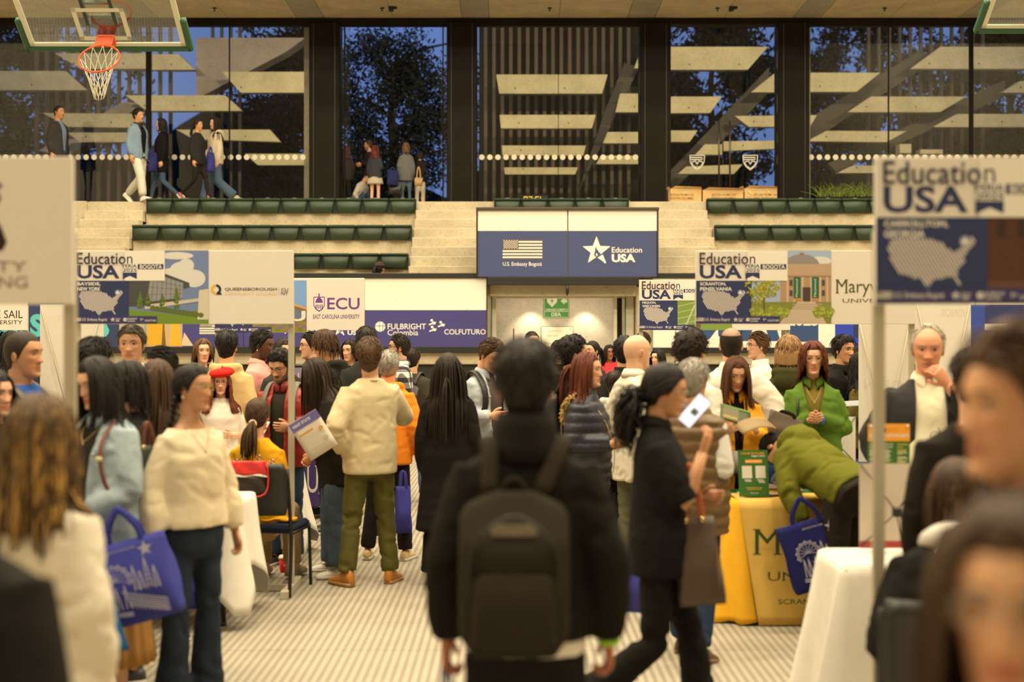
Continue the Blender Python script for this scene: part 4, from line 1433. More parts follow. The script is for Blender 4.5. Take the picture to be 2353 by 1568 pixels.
g = Geo(); hp_ = [(-60, 4.0)] + [(x, 10.6 + 1.6*sin(x*.35) + .8*sin(x*.9 + 1)) for x in np.linspace(-60, 60, 60)] + [(60, 4.0)]
g.prism(hp_, 60, 66); struct('hill', g, mat('dark_hillside', (.008,.010,.006), .95, noise=.4, nscale=.8))
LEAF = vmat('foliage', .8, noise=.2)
def tree(label, px, py0, py1, wpx, Y, n=5200, seed=1, leaf=1.0):
    s = F/Y; rng = np.random.default_rng(seed)
    x = (px - CX)/s; z0 = HC - (py1 - HY)/s; z1 = HC - (py0 - HY)/s
    o = thing('tree', label, 'tree', (x, Y, ZC - .02))
    H = z1 - ZC
    tp = smooth_path([(0, 0, 0), (.15, 0, H*.3), (-.1, .1, H*.6), (.1, 0, H*.9)], 10)
    g = Geo().tube(tp, np.linspace(.22, .05, 10), 8)
    for k in range(9):
        a = k*2.4; zz = H*(.35 + .06*k)
        g.tube(smooth_path([(0, 0, zz), (.8*cos(a), .8*sin(a), zz + .5), (1.9*cos(a), 1.6*sin(a), zz + .8)], 6), np.linspace(.08, .02, 6), 6)
    g.build('trunk', mat('bark', (.03,.022,.016), .9, noise=.3), o)
    cen = rng.normal(0, 1, (70, 3)); cen /= np.linalg.norm(cen, axis=1)[:, None]; cen *= rng.uniform(.2, 1, (70, 1))**.5
    cen = cen*np.array([wpx/s/2, 1.6, (z1 - z0)/2]) + np.array([0, 0, (z0 + z1)/2 - ZC])
    c = cen[rng.integers(0, 70, n)] + rng.normal(0, .30, (n, 3))
    d1 = rng.normal(size=(n, 3)); d1 /= np.linalg.norm(d1, axis=1)[:, None]
    d2 = np.cross(d1, rng.normal(size=(n, 3))); d2 /= np.linalg.norm(d2, axis=1)[:, None]
    L = rng.uniform(.09, .19, (n, 1))*leaf
    v = np.stack([c - d1*L, c + d2*L*.35, c + d1*L, c - d2*L*.35], 1).reshape(-1, 3)
    f = (np.arange(n)[:, None]*4 + np.arange(4)[None]).tolist()
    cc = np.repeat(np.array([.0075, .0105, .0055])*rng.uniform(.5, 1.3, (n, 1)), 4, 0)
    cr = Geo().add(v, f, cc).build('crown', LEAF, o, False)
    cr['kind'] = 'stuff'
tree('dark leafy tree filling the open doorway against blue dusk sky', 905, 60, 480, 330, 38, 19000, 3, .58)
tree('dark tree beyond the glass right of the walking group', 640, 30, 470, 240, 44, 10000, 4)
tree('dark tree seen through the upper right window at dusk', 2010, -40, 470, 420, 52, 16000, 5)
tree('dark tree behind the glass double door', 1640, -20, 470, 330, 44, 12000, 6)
tree('dark tree beyond the glass at the far left behind the reflected slats', 130, -60, 470, 460, 49, 17000, 7)
tree('dark tree behind the reflected slats in the middle window', 1285, 30, 470, 420, 49, 15000, 8)
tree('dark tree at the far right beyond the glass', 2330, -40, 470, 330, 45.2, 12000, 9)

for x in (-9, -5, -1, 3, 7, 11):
    spot('beam_fill_spot', (x, GY + 1.3, 8.75), (x, YB, 6.8), 1050, (1, .82, .48), 120, .8)  # unseen spots without fixtures, added to light the reflection's beams
area('recess_fill', (.85, 23.1, 2.54), (R(28), 0, 0), 2.0, .3, 120, WARM)  # fill light added to brighten the recess wall, no fixture
for x, w in ((.35, 60), (1.35, 60)):
    spot('recess_downlight', (x, 23.78, 2.53), (x, 23.95, 0), w*.9, (1, .86, .60), 92, .6, .03)
    o = Geo().tube([(x, 23.78, 2.56), (x, 23.78, 2.545)], .06, 14).build('downlight', BLACK)
    tag(o, 'recessed downlight ring in the entrance ceiling, %s of the two' % ('left' if x < 1 else 'right'), 'light')
# ---------------------------------------------------------------- the crowd
WHITE = (.72,.68,.60); CREAM_K = (.66,.60,.44); BLK = (.010,.009,.008); CHAR = (.03,.028,.026); JEANS = (.035,.06,.11); NAVY = (.012,.016,.035)
def jacket_open(z_top=.56, w_top=.06, w_mid=.07, w_low=.02, zb=-.25):
    return [(-.8, w_low), (zb, w_low), (.0, w_low + .005), (.25, w_mid), (.45, w_mid), (z_top, w_top)]
TR = dict(col=BLK)
DEN = dict(col=JEANS)
denim_top = dict(name='denim_jacket', col=(.30,.38,.44), fit=.028, hem=-.10, wr=.006, collar=((.30,.38,.44), 'shirt'))
P = {}
def per(key, *a, **k):
    P[key] = Person(*a, **k)
    return P[key]

# --- concourse by the glass
ZF = ZC
per('U1', 'man in a dark open jacket at the far left of the upper concourse', 135, 121, 243, 70, floor=ZF, skin='brown', hair='black', style='buzz', vol=.006, inner=(.16,.22,.30), tops=[dict(name='jacket', col=CHAR, opening=jacket_open(), fit=.03)], trousers=DEN, arms=('down','down'))
per('U2', 'young man in denim jacket and pale jeans walking on the upper concourse', 318, 121, 250, 62, floor=ZF, skin='tan', hair='black', style='messy', vol=.022, inner=BLK, tops=[dict(name='denim_jacket', col=(.17,.24,.32), opening=jacket_open(w_low=.03), fit=.032, hood=.8, collar=((.05,.03,.02),'stand'))], trousers=dict(col=(.52,.50,.42), fit='loose'), legs='walk2', shoes=(.7,.68,.6), sole=(.7,.68,.62), arms=('down','down'))
per('U3', 'woman in black cardigan, white top and glasses walking on the concourse', 371, 118.6, 270, -70, floor=ZF, sex='f', skin='light', hair='black', style='long', length=.22, glasses=(.5,.4,.2), inner=WHITE, tops=[dict(name='cardigan', col=BLK, hem=-.28, opening=[(-.9,.09),(.2,.08),(.56,.06)], fit=.028)], trousers=dict(col=(.06,.10,.17), fit='slim'), legs='walk2', shoes=(.7,.66,.55), arms=('down','down'))
per('U4', 'woman in black jacket and black trousers walking with a blue bag', 455, 121, 273, 70, floor=ZF, sex='f', skin='tan', hair='dark', style='tied', length=.25, tops=[dict(name='jacket', col=(.018,.016,.015), fit=.026, hem=-.15)], trousers=dict(col=(.018,.013,.011), fit='slim'), legs='walk', shoes=(.25,.06,.05), arms=('down','down'))
per('U5', 'long haired woman in a cream hoodie and wide jeans on the concourse', 495, 118.3, 268, -62, floor=ZF, sex='f', skin='light', hair='dark', style='long', length=.42, tops=[dict(name='hoodie', col=(.60,.50,.36), hood=True, fit=.034)], trousers=dict(col=(.07,.11,.18), fit='wide'), legs='walk2', shoes=(.6,.52,.35), arms=('down','front'))
# --- out on the terrace, seen through the open doorway
per('V3', 'dark haired man in a dark coat beyond the open doorway', 847, 114, 322, -80, floor=ZF, hair='brown', skin='tan', beard=.6, tops=[dict(name='coat', col=(.02,.015,.018), hem=-.3)], trousers=TR, arms=('bent','bent'))
per('V1', 'woman with wavy hair in a grey jacket, back turned, at the doorway', 933, 116, 327, 185, floor=ZF, sex='f', hair='mid', style='wavy', length=.17, vol=.026, tops=[dict(name='jacket', col=(.13,.13,.13), hem=-.2, fit=.034)], trousers=dict(col=(.10,.14,.19), fit='slim'), arms=('relaxed','down'))
per('V2', 'woman in navy jacket and pale pleated skirt with long brown hair', 862, 117, 333, 170, floor=ZF, sex='f', hair='auburn', style='wavy', length=.28, vol=.024, tops=[dict(name='jacket', col=(.035,.04,.05), hem=-.13, fit=.032)], skirt=dict(col=(.45,.40,.30), z0=.02, z1=-.27, r0=.165, r1=.23), trousers=None, arms=('down','bent'))
per('V4', 'woman in black top and cream trousers with a crossbody bag', 965, 115, 347, 165, floor=ZF, sex='f', hair='dark', style='long', length=.12, tops=[dict(name='top', col=(.02,.013,.012), fit=.014)], trousers=dict(col=(.60,.50,.38), fit='straight'), arms=('bent','bent'))
per('V5', 'person in a pale sweater crouching low in the doorway', 818, 115, 415, 60, h=.82, seat=.10, floor=ZF, hair='black', tops=[dict(col=(.52,.46,.38))], trousers=DEN, lean=28, legs=(((.12,-.38,.20),(.11,-.18,-.08),0),((.12,-.38,.20),(.11,-.18,-.08),0)), arms=('front','front'), shoes=None)
per('V6', 'woman with loose auburn hair standing at the left door edge', 796, 114, 334, 200, floor=ZF, sex='f', hair='auburn', style='wavy', length=.25, tops=[dict(col=(.04,.03,.03))], trousers=TR)
# --- behind the parapet
per('U7', 'person in a dark cap seen just above the left parapet rail', 872, 132.6, 602, 150, floor=1.40, skin='tan', hair='black', style='pony', length=.2, vol=.012, tops=[dict(col=(.03,.03,.04))], trousers=TR)

# --- hall floor, far
per('L2', 'woman with straight black hair at the far left edge of the crowd', 25, 250, 758, 60, sex='f', hair='black', style='long', length=.35, tops=[dict(col=BLK)], trousers=TR)
per('L13', 'pale woman with light brown hair looking out over the crowd', 466, 232, 776, 25, sex='f', skin='fair', hair='mid', style='long', length=.14, tops=[dict(col=(.10,.10,.12))], trousers=TR)
per('L16', 'man with short locs in a pink polo shirt', 597, 245, 758, 80, skin='dark', hair='black', style='short', vol=.024, beard=.5, tops=[dict(name='polo_shirt', col=(.78,.34,.30), sleeve='half', fit=.026, collar=((.78,.34,.30),'shirt'))], trousers=TR, head=(8,0,0), arms=('bent','bent'))
per('L17', 'dark haired person mostly behind the pale pole of the left frame', 650, 252, 776, 30, sex='f', hair='dark', style='long', length=.16, tops=[dict(col=(.04,.035,.03))], trousers=TR)
per('L13b', 'person with light brown hair half hidden behind the man in red', 372, 290, 806, 130, sex='f', hair='light', style='long', length=.15, tops=[dict(col=(.3,.2,.15))], trousers=TR)
per('L15', 'young man in a beige hoodie with his back turned', 521, 272, 760, 178, hair='black', style='short', vol=.020, tops=[dict(name='hoodie', col=(.62,.44,.20), hood=True, fit=.032)], trousers=DEN, arms=('bent','bent'))
per('L23', 'man in a black turtleneck and glasses facing left', 716, 232, 764, -72, skin='fair', hair='black', style='short', vol=.018, glasses=(.02,.02,.02), tops=[dict(name='turtleneck', col=BLK, collar=(BLK,'turtle'), fit=.026)], trousers=TR)
per('L24', 'young person with ear-length brown hair in a dark jacket, facing left', 757, 256, 756, -95, skin='fair', hair='brown', style='bob', length=.10, vol=.020, tops=[dict(name='hoodie', col=(.025,.024,.020), hood=True)], trousers=TR, head=(18,0,0))
per('L25', 'person with dark wavy hair peering out behind the cream sweater', 806, 215, 778, -30, sex='f', skin='light', hair='dark', style='wavy', length=.14, tops=[dict(col=BLK)], trousers=TR)
per('L26', 'man with cropped dark hair behind the man in cream sweater', 842, 262, 751, 175, hair='dark', style='short', vol=.012, tops=[dict(col=(.03,.03,.03))], trousers=TR)
per('L27', 'bearded man with glasses in a black and white plaid shirt', 918, 222, 769, -82, skin='light', hair='dark', style='short', vol=.020, beard=.7, glasses=(.02,.02,.02), tops=[dict(name='plaid_shirt', col=WHITE, m=plaid_mat(), fit=.030, collar=(WHITE,'shirt'))], trousers=DEN, arms=('bent','bent'))
per('C4', 'man with combed dark hair far back in front of the entrance wall', 1222, 162, 763, 25, hair='dark', style='short', vol=.012, tops=[dict(col=(.05,.05,.06))], trousers=TR)
per('C5', 'woman with dark wavy hair near the evacuation plan', 1284, 190, 780, 20, sex='f', skin='fair', hair='black', style='wavy', length=.22, vol=.022, tops=[dict(col=BLK)], trousers=TR)
per('C7', 'woman with sleek tied dark hair by the entrance', 1362, 190, 782, -50, sex='f', skin='light', hair='black', style='pony', length=.25, vol=.008, tops=[dict(col=(.05,.04,.04))], trousers=TR)
per('C8', 'girl with braids and glasses in a red hooded top', 1400, 150, 791, 10, sex='f', skin=(.36,.17,.09), hair='black', style='long', length=.2, glasses=(.05,.04,.03), tops=[dict(name='hoodie', col=(.60,.04,.05), hood=True)], trousers=TR)
per('C12', 'person whose dark hair shows just above the bald man', 1478, 182, 764, 180, hair='dark', style='short', vol=.014, tops=[dict(col=(.2,.18,.15))], trousers=TR)
per('C13', 'woman with black hair beside the bald man, facing the camera', 1512, 190, 800, -40, sex='f', skin='fair', hair='black', style='long', length=.16, tops=[dict(col=BLK)], trousers=TR)
per('C19', 'young man in a white fleece with glasses, facing left', 1742, 228, 764, -75, skin='fair', hair='mid', style='messy', vol=.022, glasses=(.12,.05,.03), tops=[dict(name='fleece', col=(.74,.70,.58), fit=.030, wr=.006, collar=((.74,.70,.58),'stand'))], trousers=DEN)
per('C22', 'young man with a black fringe in a black jacket', 1938, 246, 771, 32, skin='tan', hair='black', style='messy', vol=.026, hair_kw=dict(bang=True), inner=(.03,.03,.03), tops=[dict(name='jacket', col=BLK, opening=jacket_open(), collar=(BLK,'stand'))], trousers=TR)
per('C23', 'person with dark curly hair in an olive coat behind the white banner', 1980, 252, 806, 60, sex='f', hair='black', style='wavy', length=.28, vol=.026, tops=[dict(name='coat', col=(.10,.075,.018))], trousers=TR, arms=('bent','bent'))
# --- hall floor, middle
per('C2', 'young man in a pale denim jacket with a backpack, looking down', 1117, 288, 771, 42, skin='fair', hair='brown', style='short', vol=.020, head=(30,0,0), inner=(.10,.075,.07), tops=[dict(denim_top, col=(.42,.46,.50), opening=jacket_open(w_low=.03), m=DENIM(), collar=((.42,.46,.50),'shirt'))], trousers=dict(col=(.03,.028,.04)), arms=('bent','bent'), closed=.8)
per('C6', 'young man with curly black hair in a black hoodie', 1316, 300, 771, 100, skin='tan', hair='black', style='curly', vol=.032, glasses=(.6,.58,.5), tops=[dict(name='hoodie', col=(.014,.013,.012), hood=True, fit=.032)], trousers=TR, arms=('bent','bent'))
per('C10', 'man with dense dark curls and a black collar, back turned', 1434, 268, 774, 175, hair='black', style='curly', vol=.022, tops=[dict(name='jacket', col=(.02,.018,.016), collar=(BLK,'stand'))], trousers=TR)
per('C10b', 'person in a white hooded top beside the bald man', 1412, 285, 850, 160, sex='f', hair='dark', style='short', tops=[dict(name='hoodie', col=WHITE, hood=True)], trousers=TR)
per('C11', 'bald man in a cream shirt and olive trousers', 1462, 318, 771, 118, skin='fair', hair='grey', style='none', vol=.002, tops=[dict(name='shirt', col=(.70,.64,.52), fit=.040, hem=-.22, wr=.007, collar=((.70,.64,.52),'shirt'), belly=.05)], trousers=dict(col=(.13,.125,.075), fit='loose'), arms=('relaxed','relaxed'))
per('C9', 'woman with red-brown hair in a navy quilted jacket with fur trim', 1348, 352, 806, 72, sex='f', skin='light', hair='auburn', style='half', length=.26, vol=.016, hair_kw=dict(front=-.6), tops=[dict(name='puffer_jacket', col=(.018,.020,.032), m=SHINY(), fit=.044, hem=-.12, puff=.012, wr=.002, quilt=.07, collar=((.018,.020,.032),'stand'))], trousers=TR, arms=('bent','bent'))
per('C16', 'man with a thick mop of dark curls in a white shirt', 1588, 350, 757, 140, skin='light', hair='dark', style='curly', vol=.042, tops=[dict(name='shirt', col=WHITE, fit=.034, wr=.006)], trousers=DEN)
per('C17', 'balding man in a white shirt with a blue lanyard, back turned', 1680, 312, 754, 172, skin='fair', hair='dark', style='bald', vol=.004, tops=[dict(name='shirt', col=(.74,.68,.58), fit=.050, wr=.006, collar=((.74,.68,.58),'shirt'))], trousers=TR, arms=('hip','hip'))
per('C20', 'person with light brown curls in a dark olive parka', 1813, 275, 768, 165, sex='f', hair='light', style='wavy', length=.13, vol=.036, tops=[dict(name='parka', col=(.045,.042,.012), hood=1.2, fit=.040, hem=-.35)], trousers=TR)
per('C21', 'woman in a green jacket and round glasses, hands clasped', 1868, 318, 781, -8, sex='f', skin='fair', hair='auburn', style='wavy', length=.20, vol=.024, hair_kw=dict(front=.2), glasses=(.5,.38,.2), closed=.35, inner=(.20,.16,.03), tops=[dict(name='jacket', col=(.10,.19,.025), opening=[(-.8,.004),(.22,.006),(.36,.05),(.5,.08),(.56,.08)], fit=.042, wr=.008, collar=((.10,.19,.025),'shirt'))], trousers=dict(col=(.02,.025,.03)), arms=('clasp','clasp'), curl=(60,60))
per('C18', 'woman in an orange blazer reading leaflets', 1688, 342, 812, 4, sex='f', skin='light', hair=(.085,.034,.016), style='long', length=.30, vol=.014, hair_kw=dict(front=.15), head=(20,0,0), closed=.7, inner=BLK, tops=[dict(name='blazer', col=(.80,.36,.03), opening=[(-.8,.07),(.0,.03),(.2,.03),(.45,.05),(.56,.05)], fit=.030, hem=-.32, wr=.006, collar=((.80,.36,.03),'shirt'))], trousers=TR, arms=('read','read'), curl=(55,55))
per('C24', 'person in an olive hoodie bent over the green table', 1946, 391, None, -150, h=1.64, hair='black', style='short', lean=66, tops=[dict(name='hoodie', col=(.115,.115,.012), fit=.032, hem=-.10, hood=1.1, hump=.02, wr=.007)], trousers=dict(col=(.022,.017,.013), fit='wide', wr=.008), legs='stand', shoes=(.68,.63,.50), arms=(((.06,-.17,-.22),(.02,-.30,-.38)),((.06,-.12,-.24),(.03,-.16,-.46))), head=(42,0,0))
per('C1', 'woman in a long black coat with very long dark hair', 1030, 325, 808, 178, sex='f', hair='dark', style='long', length=.56, vol=.014, tops=[dict(name='coat', col=(.012,.010,.009), hem=-.52, flare=.12, fit=.040, vox=1.2)], trousers=dict(col=BLK, fit='wide'), shoes=(.62,.55,.42), sole=(.6,.55,.45), arms=('down','down'))
per('L28b', 'person in a dark olive jacket and blue jeans carrying a black backpack', 948, 212, 800, 165, hair='dark', style='short', tops=[dict(name='jacket', col=(.05,.04,.028), fit=.046)], trousers=dict(col=(.09,.15,.22), fit='straight'), legs='apart', shoes=(.55,.42,.28), arms=('down','down'))
per('L28', 'person in a bright orange hooded top behind the cream sweater', 893, 292, 806, 172, hair='grey', style='short', skin='ruddy', tops=[dict(name='hoodie', col=(.85,.25,.02), hood=True, fit=.040)], trousers=dict(col=(.02,.014,.012), fit='straight'), legs='apart', shoes=(.62,.45,.20), arms=('down',((.07,.03,-.27),(.10,-.05,-.50))))
per('L21', 'woman with long dark hair and glasses leaning towards the table', 768, 312, 812, -75, sex='f', skin='tan', hair=(.028,.016,.010), style='long', length=.42, vol=.018, lean=8, head=(22,0,0), glasses=(.5,.36,.12), tops=[dict(name='coat', col=(.018,.015,.013), hem=-.22, fit=.034)], trousers=dict(col=(.06,.085,.12), fit='wide'), shoes=(.70,.64,.54), sole=(.6,.55,.5), legs='apart', arms=('front','front'))
per('L22', 'man in a cream knit sweater and olive trousers looking up', 850, 325, 775, 205, skin='light', hair=(.085,.045,.022), style='short', vol=.022, head=(-16,-28,0), tops=[dict(name='sweater', col=(.60,.50,.31), fit=.034, hem=-.13, wr=.006, collar=((.60,.50,.31),'crew'))], trousers=dict(col=(.095,.085,.022), fit='straight', wr=.008), legs='apart', shoes=dict(col=(.42,.16,.022), boot=.05), sole=(.35,.19,.06), arms=('pocket',((.12,-.08,-.20),(.19,-.27,-.17))), feet=(10, -30))
per('L18', 'bearded man with glasses in a red bomber jacket, looking down', 652, 300, 797, -12, skin='light', hair='black', style='curly', vol=.026, beard=.9, head=(24,-8,0), glasses=(.03,.025,.02), closed=.6, inner=(.035,.033,.022), tops=[dict(name='bomber_jacket', col=(.30,.022,.016), m=SHINY(), opening=[(-.8,.05),(.2,.06),(.56,.06)], fit=.036, wr=.007, collar=((.22,.018,.014),'stand'))], trousers=DEN, arms=('bent','bent'), curl=(45,45))
per('L19', 'girl in a red beret with long auburn hair and glasses', 507, 282, 845, 12, sex='f', skin='fair', hair=(.19,.055,.018), style='wavy', length=.36, vol=.012, hair_kw=dict(front=.2), glasses=(.08,.03,.03), head=(6,0,0), tops=[dict(name='lace_blouse', col=(.72,.64,.55), sleeve='half', fit=.022, wr=.006)], trousers=TR, arms=('bent','bent'))
per('L20', 'seated woman in a yellow embroidered blouse with a low ponytail', 592, 332, 911, 172, h=1.335, seat=.46, sex='f', skin='light', hair=(.055,.028,.013), style='tied', length=.26, vol=.012, hair_kw=dict(tail=(.78,.55,.36)), tops=[dict(name='blouse', col=(.70,.34,.012), fit=.034, wr=.007, hem=-.08)], trousers=dict(col=(.30,.20,.10)), legs='sit', shoes=dict(col=(.34,.24,.13), boot=.14), sole=(.2,.14,.08), arms=('bent','bent'))
per('L12', 'man in a grey-green blazer leaning in behind the braided woman', 428, 340, 790, -55, skin='tan', hair='black', style='short', vol=.020, lean=14, tops=[dict(name='blazer', col=(.045,.055,.042), fit=.040, collar=((.045,.055,.042),'shirt'))], trousers=TR, arms=('bent','bent'))
per('L9', 'man with greying hair in a red sweater, white collar and navy jacket', 303, 330, 748, 4, skin='light', hair=(.10,.085,.07), style='short', vol=.016, inner=dict(name='sweater', col=(.52,.02,.022), fit=.018, hem=-.08, sleeve='none', collar=(WHITE,'shirt')), tops=[dict(name='jacket', col=(.05,.055,.075), opening=[(-.8,.07),(.25,.08),(.45,.10),(.56,.09)], fit=.032)], trousers=TR, arms=('bent','bent'))
per('L11', 'woman with long straight brown hair, back turned, behind the braids', 362, 408, 822, 175, sex='f', hair=(.055,.030,.016), style='long', length=.40, tops=[dict(col=(.03,.022,.02))], trousers=TR)
per('L10', 'woman with dark pinned hair and a pearl earring facing left', 295, 455, 824, -70, sex='f', skin='light', hair='black', style='long', length=.16, vol=.016, tops=[dict(name='jacket', col=(.014,.012,.011))], trousers=TR)
per('L8', 'man with tousled black hair behind the woman in denim', 216, 400, 778, 170, hair='black', style='messy', vol=.024, tops=[dict(col=BLK)], trousers=TR)
per('L1b', 'child with brown hair low behind the hooded young man', 60, 300, 868, 60, sex='f', skin='fair', hair='light', style='short', vol=.014, tops=[dict(col=(.5,.42,.30))], trousers=DEN)
per('L1c', 'dark haired person cut off by the left edge of the picture', -12, 480, 848, 60, sex='f', hair='black', style='long', length=.25, tops=[dict(col=(.03,.028,.028))], trousers=TR)
per('L1', 'young man with cropped hair in a bright blue hooded jacket', 52, 425, 763, 78, skin='tan', hair=(.03,.02,.013), style='buzz', vol=.009, tops=[dict(name='hoodie', col=(.02,.08,.32), hood=True, fit=.034)], trousers=DEN)
# --- nearer people
per('L6', 'woman with long black hair in a pale denim jacket and pleated skirt', 236, 500, 812, -28, sex='f', skin='light', hair='black', style='long', length=.23, vol=.018, head=(14,-6,0), closed=.35, hair_kw=dict(front=.2), inner=(.03,.025,.025), tops=[dict(denim_top, col=(.30,.37,.41), m=DENIM(), opening=[(-.8,.05),(.2,.055),(.42,.075),(.56,.075)], fit=.044, hem=-.08, wr=.008)], skirt=dict(col=(.36,.19,.055), z0=.05, z1=-.66, r0=.16, r1=.28, pleats=20, amp=.012), shoes=(.6,.55,.5), arms=('front','relaxed'))
per('L7', 'woman with braids and gold glasses in a white sweater and flared jeans', 440, 490, 832, 48, sex='f', skin=(.62,.38,.25), hair='black', style='braids', length=.34, vol=.012, head=(0,24,0), glasses=(.55,.40,.16), tops=[dict(name='sweater', col=(.68,.58,.40), neck='boat', fit=.024, sfit=.022, hem=.0, wr=.006, sleeve='wide')], trousers=dict(col=(.018,.026,.040), fit='flare', m=DENIM(), wr=.006, hem=1.02), shoes=(.02,.02,.02), arms=(((.075,.02,-.26),(.10,-.04,-.50)),((.07,.03,-.26),(.085,-.02,-.50))), legs='stand', curl=(30,30))
per('C15', 'grey haired man in a brown quilted vest, back turned', 1592, 424, 826, 150, skin='light', hair='grey', style='short', vol=.018, inner=dict(name='shirt', col=(.62,.60,.55), fit=.024), tops=[dict(name='quilted_vest', col=(.13,.075,.028), m=SHINY(), sleeve='none', fit=.052, hem=-.18, puff=.014, quilt=.075, wr=.003, collar=((.10,.055,.02),'stand'))], trousers=dict(col=(.022,.040,.085), fit='straight', m=DENIM()), legs='step', shoes=(.10,.055,.03), sole=(.22,.12,.05), arms=('bent','bent'))
per('R1', 'grey haired man in a dark suit jacket touching his face', 2132, 420, 748, -10, skin='ruddy', hair=(.42,.38,.31), style='receding', vol=.010, head=(6,-6,0), inner=dict(name='dress_shirt', col=(.74,.68,.50), fit=.022, hem=-.14, collar=((.74,.68,.50),'shirt'), belly=.05, sleeve='none'), tops=[dict(name='suit_jacket', col=(.035,.033,.034), opening=[(-.8,.09),(.0,.085),(.25,.085),(.45,.075),(.56,.075)], fit=.040, hem=-.28, wr=.006)], trousers=dict(col=(.04,.04,.045)), arms=(((.12,-.14,-.20),(-.10,-.24,.07)),('pocket')), curl=(62,25))
per('C14', 'woman in a black suit with dark curls, holding up a phone', 1515, 540, 828, 82, sex='f', skin='tan', hair='black', style='tied', length=.25, vol=.018, head=(10,4,0), hair_kw=dict(wave=.010), glasses=(.5,.4,.25), tops=[dict(name='suit_jacket', col=(.011,.010,.010), fit=.028, sleeve='half', hem=-.14, wr=.005, collar=(BLK,'shirt'))], trousers=dict(col=(.011,.010,.009), fit='flare', wr=.006), legs='walk', shoes=(.02,.018,.016), arms=('bent', ((.03,-.13,-.25),(.0,-.205,-.02))), curl=(35,40))
per('R5', 'person in a black coat behind the young man at the right edge', 2240, 620, 800, 170, hair='dark', style='short', tops=[dict(name='coat', col=(.016,.012,.009), hem=-.4, fit=.04)], trousers=dict(col=(.05,.05,.02)), arms=('down','down'))
per('R4', 'seated person in black with braided hair and a white scarf', 2195, 700, 1040, 160, h=1.36, seat=.45, sex='f', hair=(.05,.025,.012), style='long', length=.12, vol=.014, lean=20, tops=[dict(name='jacket', col=(.010,.009,.008), fit=.06, wr=.008)], trousers=dict(col=(.35,.37,.38)), legs='sit', arms=('bent','bent'))
per('C3', 'man in a black jacket with a large backpack, back turned, in the centre', 1207, 800, 780, 180, skin=(.50,.22,.13), hair=(.016,.011,.008), style='short', vol=.028, tops=[dict(name='jacket', col=(.011,.009,.007), fit=.034, hem=-.03, wr=.006, collar=((.012,.010,.008),'high'))], inner=dict(name='t_shirt', col=WHITE, sleeve='none', fit=.022, hem=-.075), trousers=dict(col=(.012,.010,.009), fit='loose'), arms=(((.060,.05,-.26),(.070,-.01,-.50)),((.075,.05,-.26),(.085,-.01,-.50))), curl=(60,60), head=(4,0,0))
per('L4', 'woman with blond streaked hair in a white shirt, back turned', 92, 850, 897, 172, sex='f', skin='light', hair=(.075,.042,.018), style='long', length=.30, vol=.026, hair_kw=dict(streak=((.42,.24,.06), .45), wave=.004), tops=[dict(name='shirt', col=(.70,.63,.50), fit=.032, hem=-.20, wr=.009)], trousers=TR, arms=('down','relaxed'))
per('R2', 'young man with brown hair in profile at the right edge', 2352, 1350, 748, -78, skin='tan', hair=(.070,.034,.013), style='messy', vol=.030, tops=[dict(name='jacket', col=(.035,.025,.015), fit=.04, collar=((.03,.02,.012),'stand'))], trousers=TR)
per('R3', 'woman with glasses close in the lower right corner', 2335, 2150, 1120, -30, sex='f', skin='olive', hair=(.055,.028,.013), style='long', length=.22, vol=.020, glasses=(.4,.34,.25), tops=[dict(name='jacket', col=(.03,.022,.016), fit=.03)], trousers=TR)
per('L0', 'dark clad person at the bottom left corner, head out of the picture', -135, 1300, 905, 178, h=1.62, sex='m', hair='dark', style='short', tops=[dict(name='jacket', col=(.014,.012,.010), fit=.034)], trousers=TR)
# ---------------------------------------------------------------- lettering and printed pictures
UID = [0]
def draws(nm):
    def deco(fn):
        def run(g, *a, **k):
            outer = g.cur
            if outer is None:
                UID[0] += 1; g.cur = (nm, UID[0])
            r_ = fn(g, *a, **k)
            g.cur = outer
            return r_
        return run
    return deco
TXT = {}

def text_mesh(s, bold, mono=0.0, space=1.0):
    key = (s, bold, space)
    if key not in TXT:
        cu = bpy.data.curves.new('lettering', 'FONT')
        cu.body = s; cu.size = 1; cu.offset = bold; cu.space_character = space; cu.resolution_u = 3; cu.extrude = 0
        ob = bpy.data.objects.new('work', cu)
        TMP.collection.objects.link(ob)
        with bpy.context.temp_override(scene=TMP, view_layer=TMP.view_layers[0]):
            dg = bpy.context.evaluated_depsgraph_get()
        dg.update()
        me = bpy.data.meshes.new_from_object(ob.evaluated_get(dg), depsgraph=dg)
        TMP.collection.objects.unlink(ob); bpy.data.objects.remove(ob)
        V = verts(me); Fc = [tuple(p.vertices) for p in me.polygons]
        bpy.data.meshes.remove(me); bpy.data.curves.remove(cu)
        TXT[key] = (V, Fc)
    return TXT[key]

@draws('lettering')
def text(g, s, x0, x1, z0, z1, y, col, bold=.0, space=1.0, mirror=False, shear=0.0):
    """Lettering fitted to the box x0..x1, z0..z1 (full glyph extent), facing -Y."""
    V, Fc = text_mesh(s, bold, 0, space)
    if not len(V): return
    a, b = V.min(0), V.max(0)
    u = (V[:, 0] - a[0])/(b[0] - a[0]); w = (V[:, 1] - a[1])/(b[1] - a[1])
    if mirror: u = 1 - u
    P = np.column_stack([x0 + u*(x1 - x0) + shear*w, np.full(len(V), y), z0 + w*(z1 - z0)])
    g.add(P, Fc, col)

